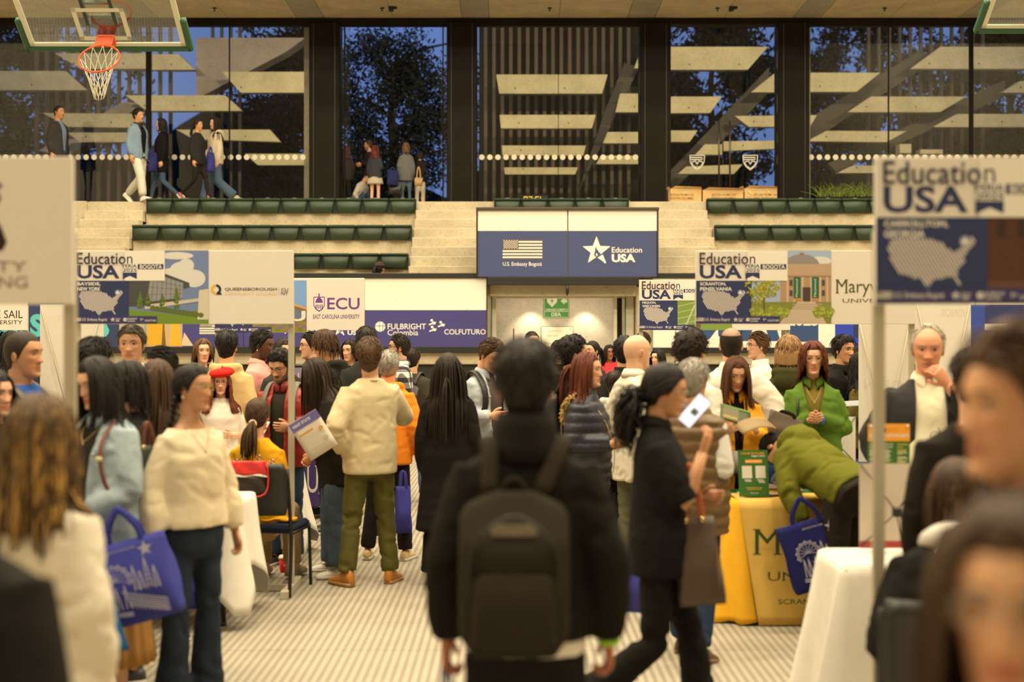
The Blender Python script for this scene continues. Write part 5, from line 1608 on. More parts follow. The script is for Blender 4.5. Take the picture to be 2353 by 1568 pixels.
@draws('lettering')
def serif(g, s, x0, x1, z0, z1, y, col, bold=.0, th=.06):
    """Lettering with slab ends, for the names set in a roman face."""
    text(g, s, x0, x1, z0, z1, y, col, bold)
    V, Fc = text_mesh(s, bold)
    a, b = V.min(0), V.max(0)
    sx, sz = (x1 - x0)/(b[0] - a[0]), (z1 - z0)/(b[1] - a[1])
    V0 = V - a
    # a short bar under and over every stem end found on the baseline and the cap line
    for lvl in (0 - a[1], b[1] - a[1]):
        xs = np.sort(V0[np.abs(V0[:, 1] - lvl) < .006][:, 0])
        if len(xs) < 2: continue
        grp = [[xs[0]]]
        for q in xs[1:]:
            if q - grp[-1][-1] < .16: grp[-1].append(q)
            else: grp.append([q])
        for q in grp:
            if .02 < q[-1] - q[0] < .17:
                c0, c1 = x0 + (q[0] - .05)*sx, x0 + (q[-1] + .05)*sx
                zc = z0 + lvl*sz
                zz = (zc, zc + .035*sz) if lvl < .2 else (zc - .035*sz, zc)
                g.box((c0, y - .0005, zz[0]), (c1, y + .0005, zz[1]), col)

USA = [(.04,.60),(.20,.615),(.36,.61),(.50,.595),(.55,.565),(.60,.555),(.63,.515),(.68,.47),(.70,.43),(.74,.445),(.80,.485),(.84,.545),(.89,.60),(.93,.64),(.965,.57),(.93,.51),(.885,.46),(.86,.41),(.83,.365),(.845,.31),(.79,.25),(.755,.20),(.77,.14),(.805,.06),(.785,.015),(.745,.08),(.71,.13),(.64,.13),(.58,.10),(.52,.11),(.475,.05),(.45,.0),(.40,.06),(.36,.12),(.30,.11),(.22,.15),(.14,.17),(.10,.24),(.05,.30),(.02,.40),(.0,.49)]
@draws('striped_map')
def usa_map(g, x0, x1, z0, z1, y, col, n=26, duty=.62):
    P = np.array(USA); P[:, 0] = x0 + P[:, 0]*(x1 - x0)/.965; P[:, 1] = z0 + P[:, 1]*(z1 - z0)/.64
    a = R(-58)                       # stripes lean from upper left to lower right
    d = np.array([cos(a), sin(a)]); nn = np.array([-d[1], d[0]])
    pr = P @ nn; lo, hi = pr.min(), pr.max(); st = (hi - lo)/n
    for k in range(n):
        c = lo + st*(k + .5); xs = []
        for i in range(len(P)):
            p, q = P[i], P[(i+1) % len(P)]
            u, w = p @ nn - c, q @ nn - c
            if (u > 0) != (w > 0):
                t = u/(u - w); xs.append((p + t*(q - p)) @ d)
        xs.sort()
        for i in range(0, len(xs) - 1, 2):
            b0, b1 = d*xs[i] + nn*c, d*xs[i+1] + nn*c
            h = nn*st*duty/2
            g.add([(b0[0]-h[0], y, b0[1]-h[1]), (b1[0]-h[0], y, b1[1]-h[1]), (b1[0]+h[0], y, b1[1]+h[1]), (b0[0]+h[0], y, b0[1]+h[1])], [(0,1,2,3)], col)

def poly(g, pts, y, col):
    g.k = getattr(g, 'k', 0) + 1; y = y - 1.2e-5*(g.k % 30)
    g.add([(x, y, z) for x, z in pts], [tuple(range(len(pts)))], col)
@draws('colour_field')
def rect(g, x0, z0, x1, z1, y, col):
    poly(g, [(x0, z0), (x1, z0), (x1, z1), (x0, z1)], y, col)
def disc(g, cx, cz, rx, rz, y, col, n=20, a0=0, a1=2*pi):
    poly(g, [(cx + rx*cos(a), cz + rz*sin(a)) for a in np.linspace(a0, a1, n, endpoint=(a1 - a0) < 6)], y, col)
def star(g, cx, cz, r, y, col, k=.40):
    poly(g, [(cx + r*(1 if i % 2 == 0 else k)*sin(i*pi/5), cz + r*(1 if i % 2 == 0 else k)*cos(i*pi/5)) for i in range(10)], y, col)
@draws('flag')
def flag(g, x0, z0, x1, z1, y, white, dark):
    rect(g, x0, z0, x1, z1, y, dark)
    h = (z1 - z0)/13; e = y - .0006
    xm, zm = x0 + (x1 - x0)*.40, z1 - 6.2*h
    for k in range(6):
        za = z1 - h*(2*k + 2)
        rect(g, x0 if za < zm - h*.3 else xm, za, x1, za + h*1.05, e, white)
    for r_ in range(9):
        for c in range(6 if r_ % 2 == 0 else 5):
            xx = x0 + (xm - x0)*(.09 + .164*c + (.082 if r_ % 2 else 0)); zz = z1 - (z1 - zm)*(.10 + .10*r_)
            disc(g, xx, zz, (xm - x0)*.034, (xm - x0)*.034, e, white, 6)
@draws('star_emblem')
def edu_star(g, cx, cz, r, y, white, blue):
    star(g, cx, cz, r, y, white, .42)
    e = y - .0006
    fl = [(.0,-.52),(-.20,-.30),(-.12,-.05),(-.10,.16),(-.02,.36),(.02,.12),(.14,.0),(.20,-.16),(.30,-.04),(.28,-.26),(.12,-.46)]
    poly(g, [(cx + a*r*.9, cz + b*r*.9) for a, b in fl], e, blue)
    poly(g, [(cx + a*r*.9, cz + b*r*.9) for a, b in [(.0,-.14),(-.06,-.30),(.02,-.42),(.10,-.30)]], e - .0004, white)
    poly(g, [(cx + a*r, cz + b*r) for a, b in [(.06,-.46),(.50,-.20),(.46,-.12),(.02,-.38)]], e, blue)
    poly(g, [(cx + a*r, cz + b*r) for a, b in [(.16,-.44),(.44,-.27),(.66,-.80),(.58,-.86)]], e - .0004, white)
@draws('globe_emblem')
def globe(g, cx, cz, r, y, white, blue):
    disc(g, cx, cz, r, r, y, white, 24)
    e = y - .0006
    rect(g, cx - r, cz + r*.08, cx + r, cz + r*.20, e, blue)
    for xx in (-.10, .42):
        poly(g, [(cx + xx*r - .05*r, cz - r*.95), (cx + xx*r + .05*r, cz - r*.95), (cx + xx*r*1.5 + .05*r, cz + r*.9), (cx + xx*r*1.5 - .05*r, cz + r*.9)], e, blue)
@draws('reader_emblem')
def people_mark(g, x, z, s, y, white):
    for a, b in ((0, .62), (1.0, .40), (.05, -.12)):
        disc(g, x + (a + .35)*s, z + (b + .42)*s, .15*s, .15*s, y, white, 12)
        poly(g, [(x + (a + u)*s, z + (b + w)*s) for u, w in ((0,0),(.36,.14),(.50,.30),(.86,.22),(.72,-.04),(.40,-.0),(.08,-.14))], y, white)

WHT = (.78,.74,.66); BLU = (.030,.040,.115); PUR = (.075,.060,.215); INK = (.012,.016,.05)
@draws('fair_pennant')
def feria(g, X, Z, s, y):
    """Pennant with FERIA 2025 over it; X, Z its lower left, s its width."""
    poly(g, [(X, Z), (X + s/2, Z + s*.22), (X + s, Z), (X + s, Z + s*.62), (X, Z + s*.62)], y, BLU)
    rect(g, X, Z + s*.46, X + s, Z + s*1.10, y - .0004, WHT)
    text(g, '2025', X, X + s, Z + s*.50, Z + s*.76, y - .0008, BLU, .02)
    text(g, 'FERIA', X, X + s, Z + s*.80, Z + s*1.06, y - .0008, BLU, .02)
@draws('partner_strip')
def partner_strip(g, x0, x1, z0, z1, y, bg):
    rect(g, x0, z0, x1, z1, y, bg)
    h = z1 - z0; e = y - .0006; w = x1 - x0
    flag(g, x0 + w*.0, z0 + h*.25, x0 + w*.095, z0 + h*.80, e, WHT, (.10,.08,.08))
    text(g, 'U.S. Embassy Bogotá', x0 + w*.105, x0 + w*.405, z0 + h*.22, z0 + h*.72, e, WHT)
    edu_star(g, x0 + w*.475, z0 + h*.5, h*.34, e, WHT, bg)
    text(g, 'Education', x0 + w*.51, x0 + w*.565, z0 + h*.52, z0 + h*.74, e, WHT); text(g, 'USA', x0 + w*.51, x0 + w*.555, z0 + h*.22, z0 + h*.46, e, WHT, .03)
    globe(g, x0 + w*.62, z0 + h*.5, h*.26, e, WHT, bg)
    text(g, 'FULBRIGHT', x0 + w*.645, x0 + w*.765, z0 + h*.50, z0 + h*.74, e, WHT, .01); text(g, 'Colombia', x0 + w*.645, x0 + w*.74, z0 + h*.18, z0 + h*.46, e, WHT)
    people_mark(g, x0 + w*.80, z0 + h*.42, h*.26, e, WHT)
    text(g, 'COLFUTURO', x0 + w*.855, x0 + w*.99, z0 + h*.24, z0 + h*.50, e, WHT, .01)

def leaves(g, blobs, x0, z0, w, h, y, col, n=90):
    rng = np.random.default_rng(5)
    for k in range(n):
        cx, cz, rx_, rz_ = blobs[k % len(blobs)]
        a, r_ = rng.uniform(0, 6.28), rng.uniform(0, 1)**.5
        disc(g, x0 + (cx + rx_*r_*cos(a))*w, z0 + (cz + rz_*r_*sin(a))*h, w*.016, w*.014, y, np.array(col)*rng.uniform(.5, 1.5), 6, rng.uniform(0, 1))
SKY = (.20,.31,.55); CLOUD = (.66,.64,.62); GRASS = (.16,.26,.035)
@draws('picture')
def pic_glass(g, x0, z0, x1, z1, y):
    w, h = x1 - x0, z1 - z0; q = lambda pts: [(x0 + a*w, z0 + b*h) for a, b in pts]
    rect(g, x0, z0, x1, z1, y, (.16,.22,.42))
    for cx, cz, rx, rz in ((.66,.72,.22,.13),(.52,.66,.2,.10),(.82,.62,.2,.12),(.6,.93,.3,.05),(.72,.80,.14,.09)):
        disc(g, x0 + cx*w, z0 + cz*h, rx*w*.7, rz*h, y - .0003, CLOUD)
    poly(g, q([(0,0),(1,0),(1,.28),(.72,.12),(0,.2)]), y - .0006, GRASS)
    poly(g, q([(0,.24),(0,.78),(.22,.78),(.76,.56),(.76,.50),(.60,.46),(.60,.30),(.30,.24)]), y - .0009, (.07,.07,.075))
    poly(g, q([(.22,.30),(.28,.70),(.68,.56),(.68,.36)]), y - .0012, (.27,.28,.29))
    for t in np.linspace(.1, .9, 7):
        poly(g, q([(.24+.44*t-.004,.31+.05*t),(.24+.44*t+.004,.31+.05*t),(.27+.41*t+.004,.69-.13*t),(.27+.41*t-.004,.69-.13*t)]), y - .0014, (.13,.13,.14))
    for t in (.25,.5,.75):
        poly(g, q([(.22+.06*t,.30+.40*t),(.68,.36+.20*t),(.68,.366+.20*t),(.22+.06*t,.306+.40*t)]), y - .0014, (.13,.13,.14))
    poly(g, q([(.20,.20),(.95,.32),(.95,.36),(.20,.26)]), y - .0016, (.55,.50,.42))
    poly(g, q([(.86,.06),(1,.06),(1,.48),(.88,.46)]), y - .0016, (.60,.55,.44))
    for cx, hh in ((.14,.24),(.24,.22),(.42,.20),(.60,.30)):
        poly(g, q([(cx-.035,.22),(cx+.035,.22),(cx+.02,.22+hh*.7),(cx,.22+hh),(cx-.02,.22+hh*.7)]), y - .0018, (.10,.15,.03))
    leaves(g, [(.14,.30,.035,.07),(.24,.30,.035,.07),(.42,.29,.035,.06),(.60,.34,.035,.08)], x0, z0, w, h, y - .0020, (.10,.15,.03), 60)
    for k in range(12):
        disc(g, x0 + (.30 + .055*k)*w, z0 + (.22 - .009*k)*h, .035*w, .035*h, y - .0020, (.11,.15,.035), 10)
@draws('picture')
def pic_hall(g, x0, z0, x1, z1, y):
    w, h = x1 - x0, z1 - z0; q = lambda pts: [(x0 + a*w, z0 + b*h) for a, b in pts]
    rect(g, x0, z0, x1, z1, y, (.34,.44,.62))
    disc(g, x0 + .86*w, z0 + .86*h, .14*w, .06*h, y - .0003, CLOUD)
    disc(g, x0 + .63*w, z0 + .80*h, .22*w, .15*h, y - .0005, (.26,.24,.25), 24, 0, pi)
    rect(g, x0 + .60*w, z0 + .94*h, x0 + .66*w, z0 + .97*h, y - .0006, (.30,.16,.10))
    rect(g, x0 + .36*w, z0 + .30*h, x1, z0 + .82*h, y - .0008, (.40,.26,.17))
    rect(g, x0 + .36*w, z0 + .66*h, x1, z0 + .82*h, y - .0010, (.46,.32,.22))
    rect(g, x0 + .36*w, z0 + .63*h, x1, z0 + .66*h, y - .0010, (.30,.19,.12))
    for a in (.45,.535,.64,.745,.86,.95):
        rect(g, x0 + (a-.012)*w, z0 + .30*h, x0 + (a+.012)*w, z0 + .64*h, y - .0012, (.55,.42,.31))
    for a in (.495,.90):
        for b in (.38,.52):
            rect(g, x0 + (a-.02)*w, z0 + b*h, x0 + (a+.02)*w, z0 + (b+.08)*h, y - .0012, (.08,.07,.07))
    for a in (.57,.80):
        rect(g, x0 + (a-.045)*w, z0 + .33*h, x0 + (a+.045)*w, z0 + .64*h, y - .0014, (.03,.13,.06))
        rect(g, x0 + (a-.045)*w, z0 + .33*h, x0 + (a+.045)*w, z0 + .35*h, y - .0015, (.6,.25,.06))
        t = Geo(); text(t, 'Marywood', 0, 1, 0, 1, 0, WHT)
        v = t.arr(); g.add(np.column_stack([x0 + (a + .018 - v[:, 2]*.036)*w, np.full(len(v), y - .0018), z0 + (.37 + v[:, 0]*.24)*h]), t.f, WHT)
    rect(g, x0 + .64*w, z0 + .31*h, x0 + .74*w, z0 + .50*h, y - .0014, (.07,.05,.04))
    poly(g, q([(0,0),(1,0),(1,.30),(0,.30)]), y - .0016, (.20,.22,.05))
    poly(g, q([(.34,0),(.94,0),(.80,.30),(.58,.30)]), y - .0018, (.52,.42,.33))
    for k in range(3): poly(g, q([(.5,.20+.03*k),(.9,.20+.03*k),(.88,.215+.03*k),(.52,.215+.03*k)]), y - .0020, (.42,.32,.25))
    for cx, cz, r in ((.06,.16,.08),(.18,.14,.07),(.30,.17,.09),(.40,.16,.07),(.84,.16,.07),(.95,.17,.08)):
        disc(g, x0 + cx*w, z0 + cz*h, r*w, r*h*1.1, y - .0022, (.22,.26,.04), 14); leaves(g, [(cx, cz, r, r*1.05)], x0, z0, w, h, y - .0026, (.30,.34,.05), 26)
    rect(g, x0 + .145*w, z0 + .16*h, x0 + .165*w, z0 + .5*h, y - .0022, (.12,.08,.04))
    for cx, cz, r in ((.04,.50,.11),(.14,.56,.12),(.24,.48,.09),(.08,.38,.09),(.22,.60,.07)):
        leaves(g, [(cx, cz, r*1.1, r*1.25)], x0, z0, w, h, y - .0024, (.33,.33,.035), 45)
@draws('picture')
def pic_field(g, x0, z0, x1, z1, y):
    w, h = x1 - x0, z1 - z0; q = lambda pts: [(x0 + a*w, z0 + b*h) for a, b in pts]
    rect(g, x0, z0, x1, z1, y, (.20,.30,.06))
    poly(g, q([(0,.72),(1,1.0),(0,1.0)]), y - .0003, (.45,.42,.44)); poly(g, q([(0,.66),(1,.93),(1,.98),(0,.74)]), y - .0005, (.35,.14,.12))
    for k in range(5): poly(g, q([(0,.10+.12*k),(1,.34+.13*k),(1,.352+.13*k),(0,.112+.12*k)]), y - .0006, (.50,.52,.38))
    poly(g, q([(.10,.0),(.13,0),(.33,.5),(.30,.5)]), y - .0007, (.50,.52,.38))
@draws('picture')
def pic_dusk(g, x0, z0, x1, z1, y):
    w, h = x1 - x0, z1 - z0; q = lambda pts: [(x0 + a*w, z0 + b*h) for a, b in pts]
    rect(g, x0, z0, x1, z1, y, (.06,.055,.10))
    poly(g, q([(0,.12),(1,.12),(1,.84),(.5,.90),(0,.97)]), y - .0004, (.085,.035,.020)); poly(g, q([(0,0),(1,0),(1,.14),(0,.16)]), y - .0006, (.13,.06,.04))
    for r_ in range(2):
        for k in range(7):
            rect(g, x0 + (.06+.13*k)*w, z0 + (.46+.20*r_)*h, x0 + (.11+.13*k)*w, z0 + (.57+.20*r_)*h, y - .0008, (.04,.025,.02))
    for a in (.30,.72):
        rect(g, x0 + (a-.012)*w, z0 + .1*h, x0 + (a+.012)*w, z0 + .5*h, y - .0009, (.03,.02,.02)); disc(g, x0 + a*w, z0 + .52*h, .03*w, .05*h, y - .001, (.85,.40,.06), 12)
@draws('picture')
def pic_campus(g, x0, z0, x1, z1, y):
    w, h = x1 - x0, z1 - z0; q = lambda pts: [(x0 + a*w, z0 + b*h) for a, b in pts]
    rect(g, x0, z0, x1, z1, y, (.18,.34,.66))
    poly(g, q([(0,.80),(1,.46),(1,.2),(0,.2)]), y - .0004, (.22,.11,.06)); poly(g, q([(0,.84),(1,.48),(1,.44),(0,.76)]), y - .0006, (.50,.33,.16))
    poly(g, q([(.3,.55),(1,.40),(1,.26),(.3,.26)]), y - .0007, (.12,.17,.24))
    poly(g, q([(0,0),(1,0),(1,.22),(0,.22)]), y - .0008, (.22,.20,.05))
    for k in range(14): disc(g, x0 + (.04 + .07*k)*w, z0 + (.06 + .05*(k % 3))*h, .04*w, .04*h, y - .001, (.22,.12,.26) if k % 2 else (.16,.17,.05), 9)
    text(g, 'ECU', x0 + .1*w, x0 + .98*w, z0 + .22*h, z0 + .42*h, y - .0012, (.72,.66,.55), .03)

# ---------------------------------------------------------------- exhibitor frames: two posts, feet, a printed header board
POST = mat('pale_frame_wood', (.42,.37,.27), .6, noise=.12, nscale=10, stretch=(1, 1, .15))
PANELB = vmat('print', .55, spec=.3)
ZT, ZM = 2.336, 1.834
def frame(label, px0, s, content, width=1.505, right_foot=True, zt=ZT):
    """Frame whose board starts at column px0 where a metre is s pixels; content(g, sx, sz) draws on the board in board pixels."""
    x0 = (px0 - CX)/s
    t = thing('exhibitor_frame', label, 'sign', (x0, F/s, 0))
    for x in (.02, width - .02):
        Geo().box((x - .020, -.014, 0), (x + .020, .014, ZM + .25), bevel=.003).build('post', POST, t, False)
        Geo().box((x - .025, -.30, 0), (x + .025, .30, .055), bevel=.004).build('foot', POST, t, False)
    Geo().box((.045, -.012, .005), (width - .045, .012, .05), bevel=.003).build('cross_bar', POST, t, False)
    b = Geo().box((0, -.034, ZM), (width, -.016, zt), (.72,.67,.60), bevel=.002)
    bd = b.build('header_board', PANELB, t, False)
    g = Geo()
    content(g, width, zt - ZM)
    g.build_split('emblem', PANELB, bd)
    return t
YP = -.0352
def edu_header(g, W_, H_, city, pic, pic_x0=.40, pic_x1=.615, tint=BLU):
    """Left two thirds of a header board: wordmark, city, striped map, partner strip, photograph."""
    px = lambda a: a*W_/504; pz = lambda b: ZT - b*H_/168
    text(g, 'Education', px(9), px(136), pz(31), pz(5), YP, (.065,.03,.06) if tint is PUR else INK)
    text(g, 'USA', px(9), px(106), pz(64), pz(33), YP, BLU, .030)
    feria(g, px(114), pz(65), px(32), YP)
    rect(g, px(148), pz(43), px(207), pz(31), YP, BLU); text(g, 'BOGOTÁ', px(153), px(204), pz(42), pz(30), YP - .0006, WHT, .02)
    rect(g, px(1), pz(167), px(128), pz(69), YP - .0002, BLU)
    lines = city.split('|')
    for i, c in enumerate(lines):
        text(g, c, px(10), px(10 + 6.6*len(c)), pz(81 + 11*i), pz(72.5 + 11*i), YP - .0008, WHT, .025)
    usa_map(g, px(14), px(114), pz(149), pz(90), YP - .0008, (.66,.60,.56))
    disc(g, px(60), pz(150), px(1.5), px(3), YP - .001, (.05,.3,.5), 8)
    disc(g, px(102), pz(96), px(6), px(6), YP - .0012, (.30,.36,.50), 14); poly(g, [(px(97),pz(99)),(px(102),pz(92)),(px(107),pz(99))], YP - .0016, WHT)
    pic(g, px(128), pz(168), px(310), pz(0), YP - .0001)
    rect(g, px(118), pz(69), px(210), pz(0), YP - .0030, WHT)
    feria(g, px(114), pz(65), px(32), YP - .0034)
    rect(g, px(148), pz(43), px(207), pz(31), YP - .0034, BLU); text(g, 'BOGOTÁ', px(153), px(204), pz(42), pz(30), YP - .0044, WHT, .02)
    text(g, 'Education', px(9), px(136), pz(31), pz(5), YP - .0036, (.065,.03,.06) if tint is PUR else INK)
    partner_strip(g, px(0), px(192), pz(166), pz(150), YP - .0036, (.045,.042,.14))

def c_queens(g, W_, H_):
    edu_header(g, W_, H_, 'BAYSIDE,|NEW YORK', pic_glass)
    px = lambda a: a*W_/504; pz = lambda b: ZT - b*H_/168
    for a0, a1, c, r in ((pi*.55, pi*1.5, (.75,.42,.06), 12), (-pi*.45, pi*.5, INK, 12)):
        pts = [(px(327 + r*cos(a)), pz(89 - r*sin(a))) for a in np.linspace(a0, a1, 12)] + [(px(327 + 6.5*cos(a)), pz(89 - 6.5*sin(a))) for a in np.linspace(a1, a0, 12)]
        poly(g, pts, YP, c)
    poly(g, [(px(327),pz(101)),(px(341),pz(101)),(px(336),pz(94))], YP - .0004, INK)
    text(g, 'QUEENSBOROUGH', px(347), px(466), pz(93), pz(85), YP, (.05,.025,.05), .012)
    text(g, 'COMMUNITY COLLEGE', px(347), px(466), pz(102), pz(95.5), YP, (.78,.58,.28))
    rect(g, px(470.5), pz(102), px(471), pz(85), YP, (.2,.15,.15))
    text(g, 'CU', px(476), px(492), pz(93), pz(86), YP, (.04,.025,.05), .01); text(g, 'NY', px(476), px(492), pz(102), pz(94), YP, (.04,.025,.05), .01)
def c_mary(g, W_, H_):
    edu_header(g, W_, H_, 'SCRANTON,|PENSILVANIA', pic_hall, tint=PUR)
    px = lambda a: a*W_/504; pz = lambda b: ZT - b*H_/168
    serif(g, 'Marywood', px(322), px(486), pz(106), pz(66), YP, (.075,.085,.02))
    serif(g, 'UNIVERSITY', px(336), px(476), pz(119), pz(110), YP, (.12,.10,.06))
def c_mequon(g, W_, H_):
    edu_header(g, W_, H_, 'MEQUON,|WISCONSIN', pic_field, tint=PUR)
def c_georgia(g, W_, H_):
    edu_header(g, W_, H_, 'CARROLLTON,|GEORGIA', pic_dusk)
def c_wyoming(g, W_, H_):
    px = lambda a: W_ - (175 - a)*W_/1008; pz = lambda b: ZT - (b - 375)*H_/336
    brown = (.030,.010,.008)
    text(g, 'UNIVERSITY', px(-240), px(70), pz(637), pz(613), YP, (.22,.15,.12)); text(g, 'OF WYOMING', px(-240), px(72), pz(674), pz(648), YP, (.22,.15,.12))
    poly(g, [(px(a), pz(b)) for a, b in ((-60,470),(0,445),(12,470),(-6,500),(14,540),(25,570),(14,590),(-10,585),(-30,560),(-70,600),(-110,560),(-90,500))], YP, brown)
    disc(g, px(2), pz(441), .018, .011, YP, brown, 14)
    for a, b in ((-200,430),(-170,520)): disc(g, px(a), pz(b), .02, .03, YP, brown, 10)
def c_ecu(g, W_, H_):
    edu_header(g, W_, H_, 'GREENVILLE,|NORTH CAROLINA', pic_campus)
    px = lambda a: W_ - (838 - a)*W_/348; pz = lambda b: ZT - (b - 641)*H_/112
    c = (.17,.055,.27)
    serif(g, 'ECU', px(752), px(827), pz(703), pz(678), YP, c, .012)
    text(g, 'EAST CAROLINA UNIVERSITY', px(719), px(827), pz(723), pz(714), YP, (.16,.06,.20), .004)
    sh = [(-13,14),(13,14),(13,-5),(8,-13),(0,-18),(-8,-13),(-13,-5)]
    poly(g, [(px(733 + a), pz(690 - b)) for a, b in sh], YP, c); poly(g, [(px(733 + a*.86), pz(690 - b*.86)) for a, b in sh], YP - .0004, WHT)
    poly(g, [(px(733 + a), pz(690 - b)) for a, b in ((-9,1),(9,1),(7,8),(0,14),(-7,8))], YP - .0008, c)
    rect(g, px(731.6), pz(690-12), px(734.4), pz(690-21), YP - .0008, c)
    rect(g, px(724), pz(691), px(742), pz(693), YP - .0012, WHT)
    for a in (-7,-2.4,2.4,7): rect(g, px(733+a-1.2), pz(690+12), px(733+a+1.2), pz(690+2), YP - .0008, c)
    for a in (-4.5,4.5): disc(g, px(733+a), pz(690+2), .008, .008, YP - .001, c, 8)
def c_sail(g, W_, H_):
    px = lambda a: W_ - (65 - a)*W_/350; pz = lambda b: ZT - (b - 637)*H_/115
    text(g, 'THE SAIL', px(-40), px(55), pz(724), pz(706), YP, (.05,.045,.04)); text(g, 'UNIVERSITY', px(-40), px(54), pz(738), pz(729), YP, (.05,.045,.04))

frame('header frame left of the red jacket man reading Queensborough Community College', 172, 335, c_queens)
frame('header frame reading Scranton with a domed brick hall picture', 1597, 335, c_mary)
frame('header frame reading Mequon Wisconsin above the entrance side', 1468, 230, c_mequon)
frame('big blurred header frame reading Carrollton Georgia at the upper right', 2005, 670, c_georgia)
frame('big blurred header frame with a brown rider emblem at the upper left', 175 - 1.505*670, 670, c_wyoming)
frame('header frame with a purple shield emblem and East Carolina University', 838 - 1.505*228, 228, c_ecu, zt=2.36)
frame('header frame ending in the word Sail at the far left edge', 65 - 1.505*228, 228, c_sail)

# ---------------------------------------------------------------- printed hoardings on the stand front
S2 = 137.0; YH = F/S2
def hx(p): return (p - CX)/S2
def hz(p): return HC - (p - HY)/S2
SPECK = None
def speck_mat():
    m = bpy.data.materials.new('speckled_print'); n, l, b = nodes(m); b.inputs['Roughness'].default_value = .6
    g = n.new('ShaderNodeNewGeometry'); t = n.new('ShaderNodeTexNoise'); t.inputs['Scale'].default_value = 9; t.inputs['Detail'].default_value = 6; t.inputs['Roughness'].default_value = .7
    l.new(g.outputs['Position'], t.inputs['Vector'])
    r = n.new('ShaderNodeValToRGB'); r.color_ramp.elements[0].position = .30; r.color_ramp.elements[1].position = .36
    r.color_ramp.elements[0].color = (.45,.36,.24,1); r.color_ramp.elements[1].color = (.74,.70,.62,1)
    l.new(t.outputs['Fac'], r.inputs[0]); l.new(r.outputs[0], b.inputs['Base Color'])
    return m
SPECK = speck_mat()
WALLBLUE = (.055,.048,.19); BOXBLUE = (.055,.07,.17)
h = thing('printed_hoarding', 'long white and purple-blue hoarding left of the entrance with Fulbright lettering', 'banner', (0, YH, 0))
xl, xr = hx(-420), hx(1120)
Geo().box((xl, -.05, hz(640)), (xr + .02, .10, hz(628)), bevel=.008).build('top_rail', BLACK, h, False)
Geo().box((xl, -.05, hz(812)), (xr, .02, hz(797)), bevel=.004).build('bottom_rail', BLACK, h, False)
Geo().box((xr - .015, -.04, hz(797)), (xr, .02, hz(640)), bevel=.003).build('end_strip', BLACK, h, False)
for i, (a, b) in enumerate(((-420, 0), (0, 280), (280, 560), (560, 838), (838, 1118))):
    Geo().box((hx(a) + .004, -.02, hz(713)), (hx(b) - .004, .01, hz(640))).build('white_panel', SPECK, h, False)
    Geo().box((hx(a) + .004, -.02, hz(797)), (hx(b) - .004, .01, hz(713)), WALLBLUE).build('blue_panel', PANELB, h, False)
g = Geo(); y = -.0215; B = WALLBLUE
globe(g, hx(874), hz(751), .085, y, WHT, B)
text(g, 'FULBRIGHT', hx(891), hx(979), hz(757), hz(744), y, WHT, .008); text(g, 'Colombia', hx(891), hx(961), hz(771), hz(758), y, WHT)
people_mark(g, hx(985), hz(758), .15, y, WHT)
text(g, 'COLFUTURO', hx(1021), hx(1116), hz(769), hz(757), y, WHT, .006)
edu_star(g, hx(781), hz(757), .12, y, WHT, B); text(g, 'Education', hx(798), hx(836), hz(757), hz(745), y, WHT, .008); text(g, 'USA', hx(799), hx(832), hz(770), hz(759), y, WHT, .03)
text(g, 'U.S. Embassy Bogotá', hx(535), hx(742), hz(767), hz(744), y, WHT)
flag(g, hx(459), hz(770), hz(0)*0 + hx(528), hz(735), y, WHT, (.12,.10,.10))
# photograph of two yellow jackets, and teal letters on navy
rect(g, hx(275), hz(797), hx(420), hz(690), y, (.42,.34,.28))
rect(g, hx(176), hz(797), hx(275), hz(690), y, (.030,.045,.12))
for a, b, c in ((338,386,(.62,.33,.02)),(390,418,(.66,.36,.025)),(330,340,(.25,.30,.22)),(372,382,(.14,.09,.05))):
    poly(g, [(hx(a), hz(795)), (hx(b), hz(795)), (hx(b - 4), hz(742)), (hx(a + 3), hz(742))], y - .0006, c)
poly(g, [(hx(418), hz(795)), (hx(445), hz(795)), (hx(424), hz(764))], y - .0004, (.60,.46,.33))
rect(g, hx(-420), hz(797), hx(176), hz(690), y, (.030,.045,.12))
for s_, a in (('E',-20),('S',70),('S',222)):
    text(g, s_, hx(a), hx(a + 30), hz(775), hz(722), y - .0006, (.10,.48,.50), .05)
text(g, 'BOGOTÁ', hx(-60), hx(62), hz(785), hz(752), y - .0006, (.10,.48,.50), .05)
g.build_split('emblem', PANELB, h)

h = thing('printed_hoarding', 'speckled white hoarding with huge blue USA letters right of the entrance', 'banner', (0, YH, 0))
xl, xr = hx(1500), hx(2760)
Geo().box((xl - .02, -.05, hz(640)), (xr, .10, hz(628)), bevel=.008).build('top_rail', BLACK, h, False)
Geo().box((xl, -.05, hz(812)), (xr, .02, hz(799)), bevel=.004).build('bottom_rail', BLACK, h, False)
for a, b in ((1500, 1552), (1553, 1795), (1805, 1972), (1973, 2240), (2241, 2500), (2501, 2760)):
    Geo().box((hx(a) + .004, -.02, hz(799)), (hx(b) - .004, .01, hz(640))).build('speckled_panel', SPECK, h, False)
g = Geo()
text(g, 'USA', hx(1568), hx(1793), hz(786), hz(650), y, (.03,.07,.18), .05)
rect(g, hx(1810), hz(786), hx(1880), hz(735), y, (.03,.065,.17)); text(g, '2025', hx(1809), hx(1880), hz(749), hz(722), y - .0008, WHT, .03)
for a, b, c, d_, col in ((1918,799,1960,745,(.025,.05,.42)),(1960,799,1975,745,(.02,.03,.10)),(1960,790,2000,776,(.025,.05,.42)),(2228,799,2262,700,(.03,.06,.30)),(2262,745,2353,700,(.025,.035,.12)),(2250,799,2353,760,(.03,.05,.38)),(2000,799,2228,640,(.55,.52,.48))):
    rect(g, hx(a), hz(b), hx(c), hz(d_), y - .0002, col)
g.build_split('emblem', PANELB, h)

